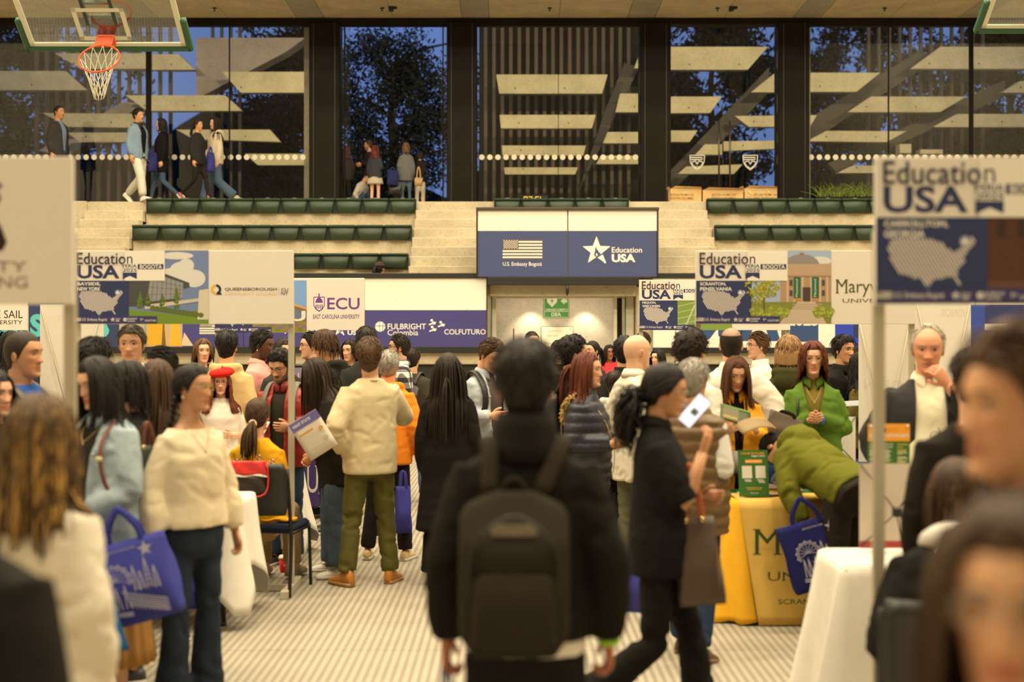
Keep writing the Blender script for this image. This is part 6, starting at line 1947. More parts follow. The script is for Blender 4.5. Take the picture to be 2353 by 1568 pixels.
# sign box over the entrance
S3 = 137.5; Y3 = F/S3
sx = lambda p: (p - CX)/S3
sz = lambda p: HC - (p - HY)/S3
h = thing('entrance_sign', 'two-panel blue and white sign over the entrance with flag and star', 'sign', (0, Y3, 0))
Geo().box((sx(1094), -.06, sz(484)), (sx(1514), .9, sz(477)), bevel=.008).build('top_rail', mat('brown_rail', (.05,.035,.025), .5), h, False)
Geo().box((sx(1120), -.04, sz(655)), (sx(1470), .12, sz(637)), bevel=.006).build('bottom_rail', BLACK, h, False)
for a in (1096, 1511): Geo().box((sx(a) - .012, -.04, sz(637)), (sx(a) + .012, .85, sz(482)), bevel=.004).build('side_rail', BLACK, h, False)
Geo().box((sx(1098), .02, sz(637)), (sx(1510), .8, sz(484)), (.30,.28,.24)).build('sign_body', PANELB, h, False)
for a, b in ((1098, 1303), (1306, 1509)):
    Geo().box((sx(a), -.02, sz(531)), (sx(b), .01, sz(484))).build('white_panel', SPECK, h, False)
    Geo().box((sx(a), -.02, sz(636)), (sx(b), .01, sz(531)), BOXBLUE).build('blue_panel', PANELB, h, False)
g = Geo()
flag(g, sx(1155), sz(597), sx(1246), sz(551), y, WHT, (.11,.075,.055))
text(g, 'U.S. Embassy Bogotá', sx(1155.5), sx(1245), sz(614), sz(602.5), y, WHT, .004)
edu_star(g, sx(1370.5), sz(577), .245, y, WHT, BOXBLUE)
text(g, 'Education', sx(1405.5), sx(1475), sz(581), sz(568.5), y, WHT, .010); text(g, 'USA', sx(1405.5), sx(1460), sz(603), sz(584), y, WHT, .040)
g.build_split('emblem', PANELB, h)
o = Geo().box((sx(1300), -.03, sz(676)), (sx(1307), .03, sz(655)), bevel=.004).sphere((sx(1303.5), 0, sz(678)), (.012,.012,.02), 8, 5).build('bracket', BLACK, h)

# first-aid sign and evacuation plan on the recess wall
YR = 24.045; SR = F/YR
rx = lambda p: (p - CX)/SR
rz = lambda p: HC - (p - HY)/SR
h = thing('emergency_sign', 'green first aid sign reading DEA on the recess wall', 'sign', (0, YR, 0))
Geo().box((rx(1249), -.012, rz(731)), (rx(1308), 0, rz(676)), (.055,.22,.04), bevel=.003).build('sign_plate', PANELB, h, False)
g = Geo(); c = (.62,.64,.50); y = -.0135
for a, b, e, f in ((1250.5,730,1306.5,729),(1250.5,716.5,1306.5,715.5)): rect(g, rx(a), rz(b), rx(e), rz(f), y, c)
rect(g, rx(1250.5), rz(730), rx(1251.3), rz(677), y, c); rect(g, rx(1305.7), rz(730), rx(1306.5), rz(677), y, c)
text(g, 'DEA', rx(1267), rx(1289), rz(727), rz(718.5), y, c, .025); text(g, 'GIMNASIO CUBIERTO', rx(1254), rx(1304), rz(714.5), rz(709.5), y, c, .015)
poly(g, [(rx(1268.5 + a), rz(691 + b)) for a, b in ((0,15),(-11,4),(-12,-5),(-8,-10),(-3,-9),(0,-6),(3,-9),(8,-10),(12,-5),(11,4))], y, c)
poly(g, [(rx(1268.5 + a), rz(691 + b)) for a, b in ((2,-7),(-4,2),(0,2),(-2,9),(4,-1),(0,-1))], y - .0006, (.055,.22,.04))
poly(g, [(rx(a), rz(b)) for a, b in ((1288,692),(1297,684),(1297,688),(1303,688),(1303,696),(1297,696),(1297,700))], y, c)
g.build_split('emblem', PANELB, h)
h = thing('evacuation_plan', 'framed evacuation plan on the concrete wall under the green sign', 'sign', (0, YR, 0))
Geo().box((rx(1243), -.02, rz(799)), (rx(1317), 0, rz(750)), (.10,.13,.06), bevel=.004).build('frame', PANELB, h, False)
Geo().box((rx(1244.5), -.024, rz(797.5)), (rx(1315.5), -.018, rz(751.5)), (.66,.64,.50)).build('sheet', PANELB, h, False)
g = Geo()
for a, b, e, f in ((1249,761,1292,760),(1249,790,1292,789)): rect(g, rx(a), rz(b), rx(e), rz(f), -.0255, (.40,.38,.28))
for k in range(8): rect(g, rx(1250 + 5.5*k), rz(766), rx(1250.6 + 5.5*k), rz(760), -.0255, (.38,.36,.27))
for k in range(7):
    rect(g, rx(1298), rz(764 + 4*k), rx(1311), rz(763.2 + 4*k), -.0255, (.45,.43,.33))
for a in (1256, 1262, 1271, 1277): rect(g, rx(a), rz(772.5), rx(a + 5), rz(771), -.0257, (.75,.25,.18))
disc(g, rx(1310), rz(756), .012, .012, -.0257, (.5,.08,.06), 8); disc(g, rx(1295), rz(777), .009, .009, -.0257, (.1,.35,.1), 8)
g.build_split('emblem', PANELB, h)

# ---------------------------------------------------------------- green folding seats
SEATG = vmat('seat_plastic', .45, noise=.05, spec=.4)
def seat_parts():
    n = 14; w = .245; hgt = .235
    g = Geo()
    # folded shell: narrow at the foot with curved flanks
    rows = []
    for t in np.linspace(0, 1, 9):
        half = w*(.70 + .28*t**.55)
        z = -hgt + hgt*t
        bow = -.055*sin(pi*(.15 + .8*t)) - .02
        xs = np.linspace(-half, half, n)
        front = [(x, bow*(1 - .45*(x/half)**2) - .03, z) for x in xs]
        back = [(x, .015, z) for x in xs[::-1]]
        rows.append(front + back)
    g.loft(rows, col=(.018,.034,.016))
    top = Geo().box((-.25, -.085, -.005), (.25, .06, .042), (.016,.034,.016), bevel=.016)
    plate = Geo().box((-.035, -.04, .040), (.035, .02, .050), (.40,.42,.38), bevel=.003)
    side = Geo().prism([(-.252, .03), (-.252, -hgt), (-.190, -hgt), (-.243, .0)], -.02, .02, (.008,.015,.008))
    side2 = Geo().prism([(.252, .03), (.243, .0), (.190, -hgt), (.252, -hgt)], -.02, .02, (.008,.015,.008))
    return [(nm, q.mesh(nm, False)) for nm, q in (('shell', g), ('top_edge', top), ('number_plate', plate), ('bracket', side), ('bracket', side2))]
SPARTS = seat_parts()
for nm, me in SPARTS:
    me.materials.append(SEATG)
    if nm == 'shell': me.shade_smooth()
ORD = ['first','second','third','fourth','fifth','sixth','seventh','eighth','ninth','tenth','eleventh','twelfth','thirteenth','fourteenth']
def seat_row(px0, s, n, z, y, rowname, group):
    for k in range(n):
        x = (px0 - CX)/s + .253 + .507*k
        o = thing('stadium_seat', 'green folding seat, %s from the left in the %s' % (ORD[k], rowname), 'seat', (x, y, z), 0, group)
        for nm, me in SPARTS:
            obj(nm, me, None, o)
seat_row(337, 122.3, 10, ZC + .002, TY[0] - .016, 'top row left of the entrance', 'seats in the top left row')
seat_row(305, 126.7, 10, TZ[1] + .002, TY[1] - .016, 'second row left of the entrance', 'seats in the second left row')
seat_row(673 - 4*.507*131.4, 131.4, 8, TZ[2] + .002, TY[2] - .016, 'third row left of the entrance', 'seats in the third left row')
seat_row(1135, 122.3, 5, ZC + .002, TY[0] - .016, 'short row above the entrance sign', 'seats above the entrance sign')
seat_row(1622, 122.3, 8, ZC + .002, TY[0] - .016, 'top row right of the entrance', 'seats in the top right row')
seat_row(1640, 126.7, 8, TZ[1] + .002, TY[1] - .016, 'second row right of the entrance', 'seats in the second right row')

# ---------------------------------------------------------------- basketball boards, folded up
def hoop(label, cx, cz, s, full=True):
    t = thing('basketball_hoop', label, 'hoop', tuple(W(cx, cz, s)))
    A = Matrix.Rotation(R(53), 4, 'X')        # board plane leans its top towards the camera
    def fin(g, nm, m, parent=t, sm=False):
        return g.transform(A).build(nm, m, parent, sm)
    # board frame: x across, z up, the rim side is -Y; z = 0 at the lower edge
    fin(Geo().box((-.9, -.006, 0), (.9, .006, 1.05)), 'glass_board', GLASS)
    WP = mat('white_board_paint', (.70,.70,.56), .5)
    g = Geo()
    for a, b in (((-.9,0),(-.84,1.05)),((.84,0),(.9,1.05)),((-.9,0),(.9,.055)),((-.9,.99),(.9,1.05))):
        g.box((a[0], -.012, a[1]), (b[0], .012, b[1]))
    fin(g, 'border', WP)
    g = Geo()
    for a, b in (((-.295,.10),(-.245,.55)),((.245,.10),(.295,.55)),((-.295,.10),(.295,.15)),((-.295,.50),(.295,.55))):
        g.box((a[0], -.009, a[1]), (b[0], -.006, b[1]))
    fin(g, 'target_square', WP)
    fin(Geo().box((-.96, -.035, -.06), (.96, .045, .012), bevel=.018).box((-.965, -.035, -.06), (-.895, .045, .40), bevel=.018).box((.895, -.035, -.06), (.965, .045, .40), bevel=.018), 'edge_padding', mat('green_padding', (.02,.09,.04), .55))
    OR = mat('orange_steel', (.78,.09,.015), .4)
    fin(Geo().box((-.10, -.02, .02), (.10, .02, .16), bevel=.01).prism([(-.10,.155),(.10,.155),(.09,.125),(-.09,.125)], -.16, -.0), 'rim_bracket', OR)
    ring = [(.225*cos(a), -.38 + .225*sin(a), .15) for a in np.linspace(0, 2*pi, 33)]
    fin(Geo().tube(ring, .011, 8, caps=False), 'rim', OR, t, True)
    # net: crossing cords that fall from the rim by gravity
    g = Geo(); G = (A.to_3x3().inverted() @ Vector((0, 0, -1)))
    Gv = np.array(G)
    nk = 12
    for k in range(nk):
        for sgn in (1, -1):
            pts = []
            for i in range(9):
                u = i/8; a = 2*pi*(k + sgn*u*2.2)/nk
                r = .222 - .165*u**.7
                c0 = np.array([0, -.38, .15]) + Gv*(.44*u)
                pts.append(c0 + np.array([cos(a), sin(a)*(1 - .25*u), 0])*r)
            g.tube(pts, .0042, 4)
    fin(g, 'net', mat('net_cord', (.68,.64,.50), .8), t, True)
    ST = mat('green_steel', (.015,.05,.025), .45)
    g = Geo()
    for x in (-.16, .16): g.box((x - .02, .0, .30), (x + .02, .06, .95))
    for z in (.42, .60, .78): g.box((-.16, .012, z - .015), (.16, .05, z + .015))
    fin(g, 'mount', ST)
    gg = Geo().tube([tuple(A @ Vector((0, .05, .7))), (0, .9, 1.6), (0, 1.4, 9.0 - 0)], .06, 8)
    gg.tube([tuple(A @ Vector((.3, .05, .9))), (.3, 1.4, 9.0)], .03, 6).tube([tuple(A @ Vector((-.3, .05, .9))), (-.3, 1.4, 9.0)], .03, 6)
    gg.build('ceiling_arm', ST, t)
    return t
hoop('folded up glass backboard with an orange rim and white net, upper left', 250, 107, 200)
hoop('green padded backboard corner folded up at the upper right edge', 2432, 66, 200)

# ---------------------------------------------------------------- reflection of an amber clock, built as glowing mirrored digits behind the glass
h = thing('reflected_clock', 'reflection of an amber digital clock in mirror writing above the middle seats', 'clock', (0, GY + .5, 0))
Geo().box((gx(1196), 0, ZC - .02), (gx(1262), .06, gz(441)), bevel=.01).build('clock_case', BLACK, h, False)
em = bpy.data.materials.new('amber_reflection'); n_, l_, b_ = nodes(em); b_.inputs['Base Color'].default_value = (.3,.16,.01,1); b_.inputs['Emission Color'].default_value = (1,.55,.04,1); b_.inputs['Emission Strength'].default_value = 1.6
g = Geo()
SEG7 = {'1': 'bc', '7': 'abc', '5': 'afgcd', '9': 'abcdfg'}
def seg7(g, ch, x0, x1, z0, z1, y, th, mirror):
    q = {'a': ((0,1),(1,1)), 'b': ((1,1),(1,.5)), 'c': ((1,.5),(1,0)), 'd': ((0,0),(1,0)), 'e': ((0,.5),(0,0)), 'f': ((0,1),(0,.5)), 'g': ((0,.5),(1,.5))}
    for c in SEG7[ch]:
        a, b = q[c]
        fx = lambda u: x0 + (x1 - x0)*((1 - u) if mirror else u)
        strip(g, [(fx(a[0]), z0 + (z1 - z0)*a[1]), (fx(b[0]), z0 + (z1 - z0)*b[1])], th, y, .004)
for i, (ch, px) in enumerate((('9',1205),('5',1216),('7',1232),('1',1243))):
    seg7(g, ch, gx(px), gx(px + 7), gz(458), gz(446), -.006, .014, True)
g.build('digits', em, h, False)

# ---------------------------------------------------------------- cardboard boxes on the concourse
CARD = mat('cardboard', (.52,.33,.13), .8, noise=.12, nscale=5)
CARDI = mat('carton_ink', (.20,.11,.04), .8)
for i, (a, b, top, lab, lx0, lx1) in enumerate(((1541, 1612, 428, 'left cardboard carton printed Boton Promo before the glass door', 1541, 1594), (1615, 1708, 431, 'middle cardboard carton with torn flaps before the glass door', 1636, 1691), (1711, 1786, 427, 'right cardboard carton under clear film before the glass door', 1733, 1786))):
    s = 121.5
    X = lambda p: (p - CX)/s
    Z = lambda p: HC - (p - HY)/s
    o = thing('cardboard_box', lab, 'box', ((X(a) + X(b))/2, F/s, ZC), 0, 'cartons before the glass door')
    w = (X(b) - X(a))/2; hh = Z(top + 6) - ZC
    Geo().box((-w, 0, 0), (w, .42, hh), bevel=.006).build('carton', CARD, o, False)
    Geo().add([(-w, .0, hh), (w, .0, hh), (w*.98, -.05, hh + .03), (-w*.7, -.04, hh + .05)], [(0,1,2,3),(3,2,1,0)]).add([(-w, 0, hh), (-w, .4, hh), (-w - .04, .38, hh + .06), (-w - .03, .03, hh + .05)], [(0,1,2,3),(3,2,1,0)]).build('flap', CARD, o, False)
    Geo().box((-.05, -.003, hh*.55), (.05, -.0005, hh + .001)).build('tape', mat('parcel_tape', (.50,.36,.17), .3), o, False)
    g = Geo(); cxm = (X(a) + X(b))/2
    text(g, 'BOTON PROMO SAS', X(lx0) - cxm, X(lx1) - cxm, Z(450) - ZC, Z(445) - ZC, -.004, None, .008)
    text(g, 'BOGOTA COLOMBIA', X(lx0) - cxm, X(lx1) - cxm, Z(458.5) - ZC, Z(453) - ZC, -.004, None, .008)
    g.build('carton_print', CARDI, o, False)
    if i == 2:
        film = mat('glint_film', (.8,.78,.7), .12); 
        g = Geo()
        for k in range(26):
            a_ = RNG.uniform(-w*.9, w*.7); z_ = RNG.uniform(hh*.35, hh*1.0)
            g.prism([(a_, z_), (a_ + RNG.uniform(.01,.035), z_ + RNG.uniform(-.01,.02)), (a_ + RNG.uniform(.0,.02), z_ + RNG.uniform(.005,.02))], -.010, -.004)
        g.build('film_glints', film, o, False)  # pale slivers modelled as highlights on the clear film
# strappy plant in a trough on the concourse
o = thing('planter_grass', 'strappy green plants in a trough behind the top right seats', 'plant', ((1945 - CX)/118.5, F/118.5, ZC))
Geo().box((-.58, -.12, 0), (.62, .12, .16), bevel=.02).build('trough', DARK, o, False)
g = Geo()
for k in range(170):
    x = RNG.uniform(-.55, .6); a = RNG.normal(0, .10); hh = RNG.uniform(.12, .32)
    g.tube(smooth_path([(x, RNG.uniform(-.08,.08), .14), (x + a*.5, 0, .14 + hh*.6), (x + a*1.6, RNG.uniform(-.1,.05), .14 + hh)], 5), np.linspace(.008, .0015, 5), 4, np.array((.16,.22,.03))*RNG.uniform(.5,1.3), flat=.3)
b = g.build('leaf', LEAF, o); b['kind'] = 'stuff'
# ---------------------------------------------------------------- tables and cloths
def table(label, x0, x1, y0, y1, z=.735):
    t = thing('folding_table', label, 'table', ((x0 + x1)/2, (y0 + y1)/2, 0))
    w, d = (x1 - x0)/2, (y1 - y0)/2
    Geo().box((-w, -d, z - .03), (w, d, z), bevel=.008).build('tabletop', mat('table_laminate', (.25,.22,.18), .5), t, False)
    for a in (-1, 1):
        for b in (-1, 1):
            g = Geo().tube([(a*(w - .09), b*(d - .09), .02), (a*(w - .09), b*(d - .09), z - .03)], .026, 10).tube([(a*(w - .09), b*(d - .09), 0), (a*(w - .09), b*(d - .09), .022)], [.030, .030], 10)
            g.build('leg', BLACK, t)
    return t
def cloth(label, x0, x1, y0, y1, col, drop=.45, corner=.28, flare=.05, z=.738, seed=1, sides=None, name='tablecloth', material=None, waves=.018, floor=.004):
    """Cloth lying on a table, its corners hanging lower than its sides."""
    rng = np.random.default_rng(seed)
    cx, cy, w, d = (x0 + x1)/2, (y0 + y1)/2, (x1 - x0)/2 + .008, (y1 - y0)/2 + .008
    per = []
    n1, n2 = 30, 18
    r = .03
    for i in range(n1): per.append((-w + r + (2*w - 2*r)*i/(n1 - 1), -d))
    for i in range(n2): per.append((w, -d + r + (2*d - 2*r)*i/(n2 - 1)))
    for i in range(n1): per.append((w - r - (2*w - 2*r)*i/(n1 - 1), d))
    for i in range(n2): per.append((-w, d - r - (2*d - 2*r)*i/(n2 - 1)))
    per = np.array(per); n = len(per)
    s = np.cumsum(np.r_[0, np.linalg.norm(np.diff(per, axis=0), axis=1)])
    nr = np.stack([np.clip(per[:, 0]/w, -1, 1)**9, np.clip(per[:, 1]/d, -1, 1)**9], 1); nr /= np.linalg.norm(nr, axis=1)[:, None] + 1e-6
    cd = np.min([np.hypot(per[:, 0] - a*w, per[:, 1] - b*d) for a in (-1, 1) for b in (-1, 1)], 0)
    dr = drop + corner*np.exp(-(cd/.13))
    ph = rng.uniform(0, 6.28, 3)
    rings = [np.column_stack([per*.985, np.full(n, z + .006)]), np.column_stack([per, np.full(n, z + .003)])]
    for t in np.linspace(.06, 1, 11):
        wv = waves*t*(np.sin(s*17 + ph[0]) + .6*np.sin(s*31 + ph[1] + t) + .5*np.sin(s*9 + ph[2]))
        off = .006 + flare*t**1.3 + wv + .05*t*np.exp(-(cd/.12)**2)
        P_ = per + nr*off[:, None]
        rings.append(np.column_stack([P_, np.maximum(z - dr*t, floor)]))
    g = Geo().loft(rings, col=col, caps=False)
    g.add(rings[0], [tuple(range(n))], col)
    me = evaluate(g.mesh('work'), [('SOLIDIFY', dict(thickness=.003, offset=1))])
    o = obj(name, me, material or CLOTH()); o.location = (cx, cy, 0)
    for p in me.polygons: p.use_smooth = True
    return tag(o, label, 'tablecloth')
CLW = (.74,.70,.62)
table('folding table under a white cloth behind the woman in white sweater', -2.75, -1.66, 7.78, 8.42)
cloth('white tablecloth with a corner hanging low beside black table legs', -2.75, -1.66, 7.78, 8.42, CLW, .38, .34, .05, seed=3)
table('folding table in front of the man in the red jacket', -3.3, -1.74, 10.16, 10.8)
cloth('white tablecloth in front of the man in the red bomber jacket', -3.3, -1.74, 10.16, 10.8, CLW, .50, .22, .10, seed=5)
table('folding table with a purple banner hanging from it', -3.0, -1.66, 12.7, 13.35)
cloth('white tablecloth beside the purple hanging banner', -3.0, -1.66, 12.7, 13.35, CLW, .55, .18, .05, seed=6)
o = thing('purple_banner', 'purple hanging banner with a white letter U and a registered mark', 'banner', (0, 12.60, 0))
s_ = F/12.60
g = Geo().box(((690 - CX)/s_, -.004, HC - (1165 - HY)/s_), ((743 - CX)/s_, .004, .76), (.075,.045,.20)); g.build('banner_sheet', PANELB, o, False)
g = Geo(); serif(g, 'ECU', (600 - CX)/s_, (733 - CX)/s_, HC - (1135 - HY)/s_, HC - (1065 - HY)/s_, -.006, WHT, .0)
V_, F_ = text_mesh('ECU', 0)
g = Geo(); serif(g, 'U', (706 - CX)/s_, (731 - CX)/s_, HC - (1133 - HY)/s_, HC - (1070 - HY)/s_, -.006, WHT)
text(g, '®', (732 - CX)/s_, (738 - CX)/s_, HC - (1137 - HY)/s_, HC - (1131 - HY)/s_, -.006, WHT)
g.build('letter_print', PANELB, o, False)

table('folding table under green and yellow cloths at the right', 1.40, 3.2, 7.95, 8.55)
cloth('dark green tablecloth under the yellow cloth at the right', 1.40, 3.2, 7.95, 8.55, (.012,.085,.020), .62, .0, .006, seed=8, waves=.006)
# yellow cloth laid over the front, its left end running down to the floor
yc = thing('yellow_tablecloth', 'yellow cloth with green college lettering hanging over the front of the green table', 'tablecloth', (0, 0, 0))
YEL = (.80,.42,.025); TANY = (.66,.42,.10)
def sheet(g, grid, col):
    P_ = np.array(grid); a, b = P_.shape[:2]
    g.add(P_.reshape(-1, 3), [(i*b+j, i*b+j+1, (i+1)*b+j+1, (i+1)*b+j) for i in range(a-1) for j in range(b-1)], col)
def solid(g, th=.003):
    return evaluate(g.mesh('work'), [('SOLIDIFY', dict(thickness=th, offset=0))])
g = Geo()
rows = []
for t in np.linspace(0, 1, 14):
    row = []
    for u in np.linspace(0, 1, 16):
        x = 1.372 + .11*t + u*(1.65 - .11*t); zz = .752 - .745*t
        row.append((x, 7.90 - .05*t - .012*sin(7*u + 2)*t, max(zz, .006)))
    rows.append(row)
rows = [[(q[0], 8.25, .754) for q in rows[0]]] + rows
sheet(g, rows, TANY)
obj('front_panel', solid(g), CLOTH(), yc).data.shade_smooth()
g = Geo(); rows = []
for t in np.linspace(0, 1, 14):
    row = []
    for u in np.linspace(0, 1, 14):
        a = np.array([1.372 + .11*t, 7.90 - .05*t]); b = np.array([1.335 - .10*t, 8.20 - .05*t])
        q = a*(1 - u) + b*u
        out = .06*t*sin(u*pi)*1.4 + .02*t*sin(u*14)
        row.append((q[0] - out*1.2, q[1] - out*.8, max(.752 - .76*t, .006 + .02*(1 - abs(sin(u*9)))*t)))
    rows.append(row)
sheet(g, rows, YEL)
obj('side_drape', solid(g), CLOTH(), yc).data.shade_smooth()
s_ = F/7.86
X = lambda p: (p - CX)/s_
Z = lambda p: HC - (p - HY)/s_
g = Geo(); c_ = (.035,.07,.015)
y = 7.83
serif(g, 'Mary', X(1733), X(1905), Z(1290), Z(1215), y, c_); serif(g, 'UNIVERSITY', X(1762), X(2010), Z(1333), Z(1312), y - .01, c_)
text(g, 'SCRANTON, PA', X(1785), X(1950), Z(1388), Z(1374), y - .014, c_, .01); text(g, 'WWW.', X(1840), X(1880), Z(1416), Z(1406), y - .016, c_)
g.build_split('lettering', PANELB, yc)

table('folding table under a white cloth by the right frame post', 1.43, 2.9, 5.60, 6.08)
cloth('white tablecloth with long folds by the right frame post', 1.43, 2.9, 5.60, 6.08, CLW, .62, .06, .06, seed=9, waves=.026)
table('small bare table under the Undergraduate Programs sign', 1.87, 2.5, 6.40, 6.80)
table('folding table under a navy cloth behind the orange blazer', 1.8, 3.3, 10.2, 10.8)
cloth('navy tablecloth behind the woman in the orange blazer', 1.8, 3.3, 10.2, 10.8, (.012,.022,.07), .6, .05, .04, seed=12)

table('folding table at the lower left under blue and white cloths', -2.9, -1.74, 5.05, 5.50)
cloth('white tablecloth under the blue cloth at the lower left', -2.9, -1.74, 5.05, 5.50, CLW, .66, .0, .07, seed=15)
cloth('plain blue cloth over the white one at the lower left', -2.9, -1.72, 5.04, 5.51, (.012,.075,.19), .30, .05, .05, seed=16, z=.746, name='blue_tablecloth', waves=.008)

# ---------------------------------------------------------------- things on tables
GRN = (.040,.13,.025); ORG = (.78,.33,.03)
o = thing('counter_sign', 'green counter sign with an orange heading, standing on the green table', 'sign', (1.485, 8.0, .762), R(4))
g = Geo().prism([(-.093, 0), (.093, 0), (.093, .285), (-.093, .285)], -.004, .004, GRN); g.transform(Matrix.Rotation(R(-9), 4, 'X')); g.build('sign_plate', PANELB, o, False)
g = Geo(); yy_ = -.0055
text(g, 'YOUR FUTURE', -.078, .070, .258, .270, yy_, ORG, .02); text(g, 'begins here', -.01, .075, .240, .255, yy_, WHT, .01)
rect(g, -.050, .205, .055, .226, yy_, ORG); text(g, 'APPLY TODAY', -.044, .048, .210, .220, yy_ - .001, WHT)
for a in (-.072, .012): rect(g, a, .112, a + .062, .188, yy_, (.66,.62,.50))
for a, b in ((-.058,.10),(-.054,.092),(.020,.100),(.028,.092),(.03,.084)): rect(g, a, b, a + .04, b + .004, yy_, WHT)
rect(g, -.05, .052, .05, .056, yy_, (.5,.4,.06)); rect(g, -.045, .042, .045, .046, yy_, (.5,.4,.06)); text(g, 'Marywood', -.025, .025, .016, .026, yy_, WHT)
g.transform(Matrix.Rotation(R(-9), 4, 'X')); g.build('sign_lettering', PANELB, o, False)
g = Geo().box((-.06, .03, 0), (.06, .07, .006)); g.build('foot', PLASTIC(), o, False)
def papers(label, x, y, z, w, d, n, cols, rz=0, name='brochure_stack', spread=.02):
    o = thing(name, label, 'papers', (x, y, z), rz)
    for k in range(n):
        g = Geo(); a, b = RNG.uniform(-spread, spread, 2)
        g.box((a - w/2, b - d/2, k*.004), (a + w/2, b + d/2, k*.004 + .0034), cols[k % len(cols)])
        g.build('brochure', PANELB, o, False)
    return o
papers('fanned flyers with an orange sheet on top, at the green table front', 1.54, 8.12, .762, .20, .14, 5, [CLW, (.7,.66,.55), CLW, CLW, (.80,.45,.04)], .2, 'flyers', .03)
papers('thick stack of brochures on the green table beside the grey cap', 1.70, 8.20, .762, .20, .16, 12, [(.7,.62,.5),(.45,.2,.15),(.66,.6,.45),(.2,.16,.1)], -.1)
o = thing('baseball_cap', 'grey blue cap lying on the green table', 'cap', (1.73, 8.30, .812))
g = Geo(); rows = []
for t in np.linspace(0, 1, 8):
    rows.append([(.085*cos(a)*cos(t*pi/2), .10*sin(a)*cos(t*pi/2), .085*sin(t*pi/2)) for a in np.linspace(0, 2*pi, 20, endpoint=False)])
g.loft(rows, col=(.10,.105,.15)); g.build('crown', CLOTH(), o)
g = Geo(); g.loft([[(x, -.09 - .075*(1 - (x/.08)**2), .012 + z - .02*(x/.08)**2) for x in np.linspace(-.08, .08, 9)] + [(x, -.06*sqrt_, .012 + z) for x, sqrt_ in zip(np.linspace(.08, -.08, 9), [.7,.9,1,1.1,1.1,1.1,1,.9,.7])] for z in (0, .005)], col=(.09,.095,.14)); g.build('peak', CLOTH(), o)
o = thing('teal_cone', 'small teal cone ornament on the navy table', 'ornament', (2.03, 10.28, .746))
Geo().loft([[(r*cos(a), r*sin(a), z) for a in np.linspace(0, 2*pi, 14, endpoint=False)] for z, r in ((0,.045),(.03,.042),(.06,.022),(.075,.006))], col=(.06,.22,.20)).build('cone', PLASTIC(), o)
papers('white paper on the navy table under the teal cone', 2.0, 10.3, .740, .22, .15, 1, [CLW], 0, 'paper_sheet')
# large programme sign
o = thing('programme_sign', 'orange and green sign reading Undergraduate Programs before the man in the suit', 'sign', ((2042 - CX)/455, F/455, .737))
k_ = 1/455
g = Geo().box((-48*k_, -.004, .0), (48*k_, .004, .558), GRN); g.box((-48*k_, -.005, .558 - 40*k_), (48*k_, -.0042, .558), ORG); g.build('sign_plate', PANELB, o, False)
g = Geo(); tp = .558
serif(g, 'M', -17*k_, -6*k_, tp - 19*k_, tp - 10*k_, -.0065, (.05,.04,.01), .03); text(g, 'Marywood', -3*k_, 20*k_, tp - 17*k_, tp - 11*k_, -.0065, (.55,.20,.02))
text(g, 'UNDERGRADUATE PROGRAMS', -46*k_, 46*k_, tp - 31*k_, tp - 23*k_, -.0065, WHT, .02)
for c in range(3):
    zz = tp - 48*k_
    g.cur = ('text_lines', 100 + c)
    while zz > .30:
        L_ = RNG.uniform(12, 25)*k_
        rect(g, (-45 + 32*c)*k_, zz, (-45 + 32*c)*k_ + L_, zz + 1.8*k_, -.0065, (.60,.50,.10) if RNG.random() < .25 else (.60,.62,.45)); zz -= RNG.choice([3.2, 3.2, 3.2, 6.5])*k_
g.build_split('text_lines', PANELB, o)
for a in (-42, 42): Geo().tube([(a*k_, -.012, tp - 6*k_), (a*k_, 0, tp - 6*k_)], .006, 8).build('stud', METAL(), o)
for a in (-30, 30): Geo().box((a*k_ - .01, .0, 0), (a*k_ + .01, .10, .006)).build('foot', PLASTIC(), o, False)

def xbanner(label, px0, px1, pytop, pybot, s, base=None, strip_=False, ghost=None, tilt=0, z0=None):
    """Small printed banner seen from behind, held by crossed rods that meet at a hub."""
    x0, x1 = (px0 - CX)/s, (px1 - CX)/s
    zt_ = HC - (pytop - HY)/s; zb_ = HC - (pybot - HY)/s if z0 is None else z0
    w, h_ = (x1 - x0)/2, zt_ - zb_
    o = thing('banner_stand', label, 'banner', ((x0 + x1)/2, F/s, zb_))
    M = Matrix.Rotation(R(tilt), 4, 'X')
    g = Geo().box((-w, 0, .01), (w, .003, h_), (.66,.61,.53) if not strip_ else (.62,.53,.44)); g.transform(M); g.build('banner_sheet', PANELB, o, False)
    g = Geo()
    hub = (0, -.05, h_*.46)
    for a, b in ((-w*.97, h_*.99), (w*.97, h_*.99), (-w*.97, .02), (w*.97, .02)):
        g.tube([hub, (a*.5, -.035, (hub[2] + b)/2), (a, -.002, b)], .0032 if h_ < .8 else .006, 6)
    g.tube([hub, (0, -.16, .006)], .0034 if h_ < .8 else .007, 6)
    g.transform(M); g.build('cross_rods', BLACK if h_ < .8 else POST, o)
    g = Geo().box((-.018, -.068, hub[2] - .022), (.018, -.032, hub[2] + .022), bevel=.006); g.transform(M); g.build('hub', BLACK if h_ < .8 else POST, o, False)
    if strip_:
        g = Geo(); rect(g, -w, .012, w, .045, -.0008, (.42,.06,.06)); g.transform(M); g.build('banner_print', PANELB, o, False)
    if ghost:
        g = Geo()
        for tx, a, b, c, d, col in ghost: text(g, tx, a*w, b*w, c*h_, d*h_, -.0008, col, .01, mirror=True)
        g.build('banner_print', PANELB, o, False)
    return o
xbanner('white tabletop banner seen from behind with black crossed rods and hub', 1975, 2131, 1066, 1292, 500, strip_=True, z0=.748)
xbanner('tall pale banner seen from behind at left, faint mirrored lettering', 92, 238, 700, 1200, 243, ghost=[('UNIVERSITY', -.5, .9, .925, .95, (.60,.56,.50)), ('YEAR', -.3, .4, .62, .66, (.60,.55,.50))], z0=.02)
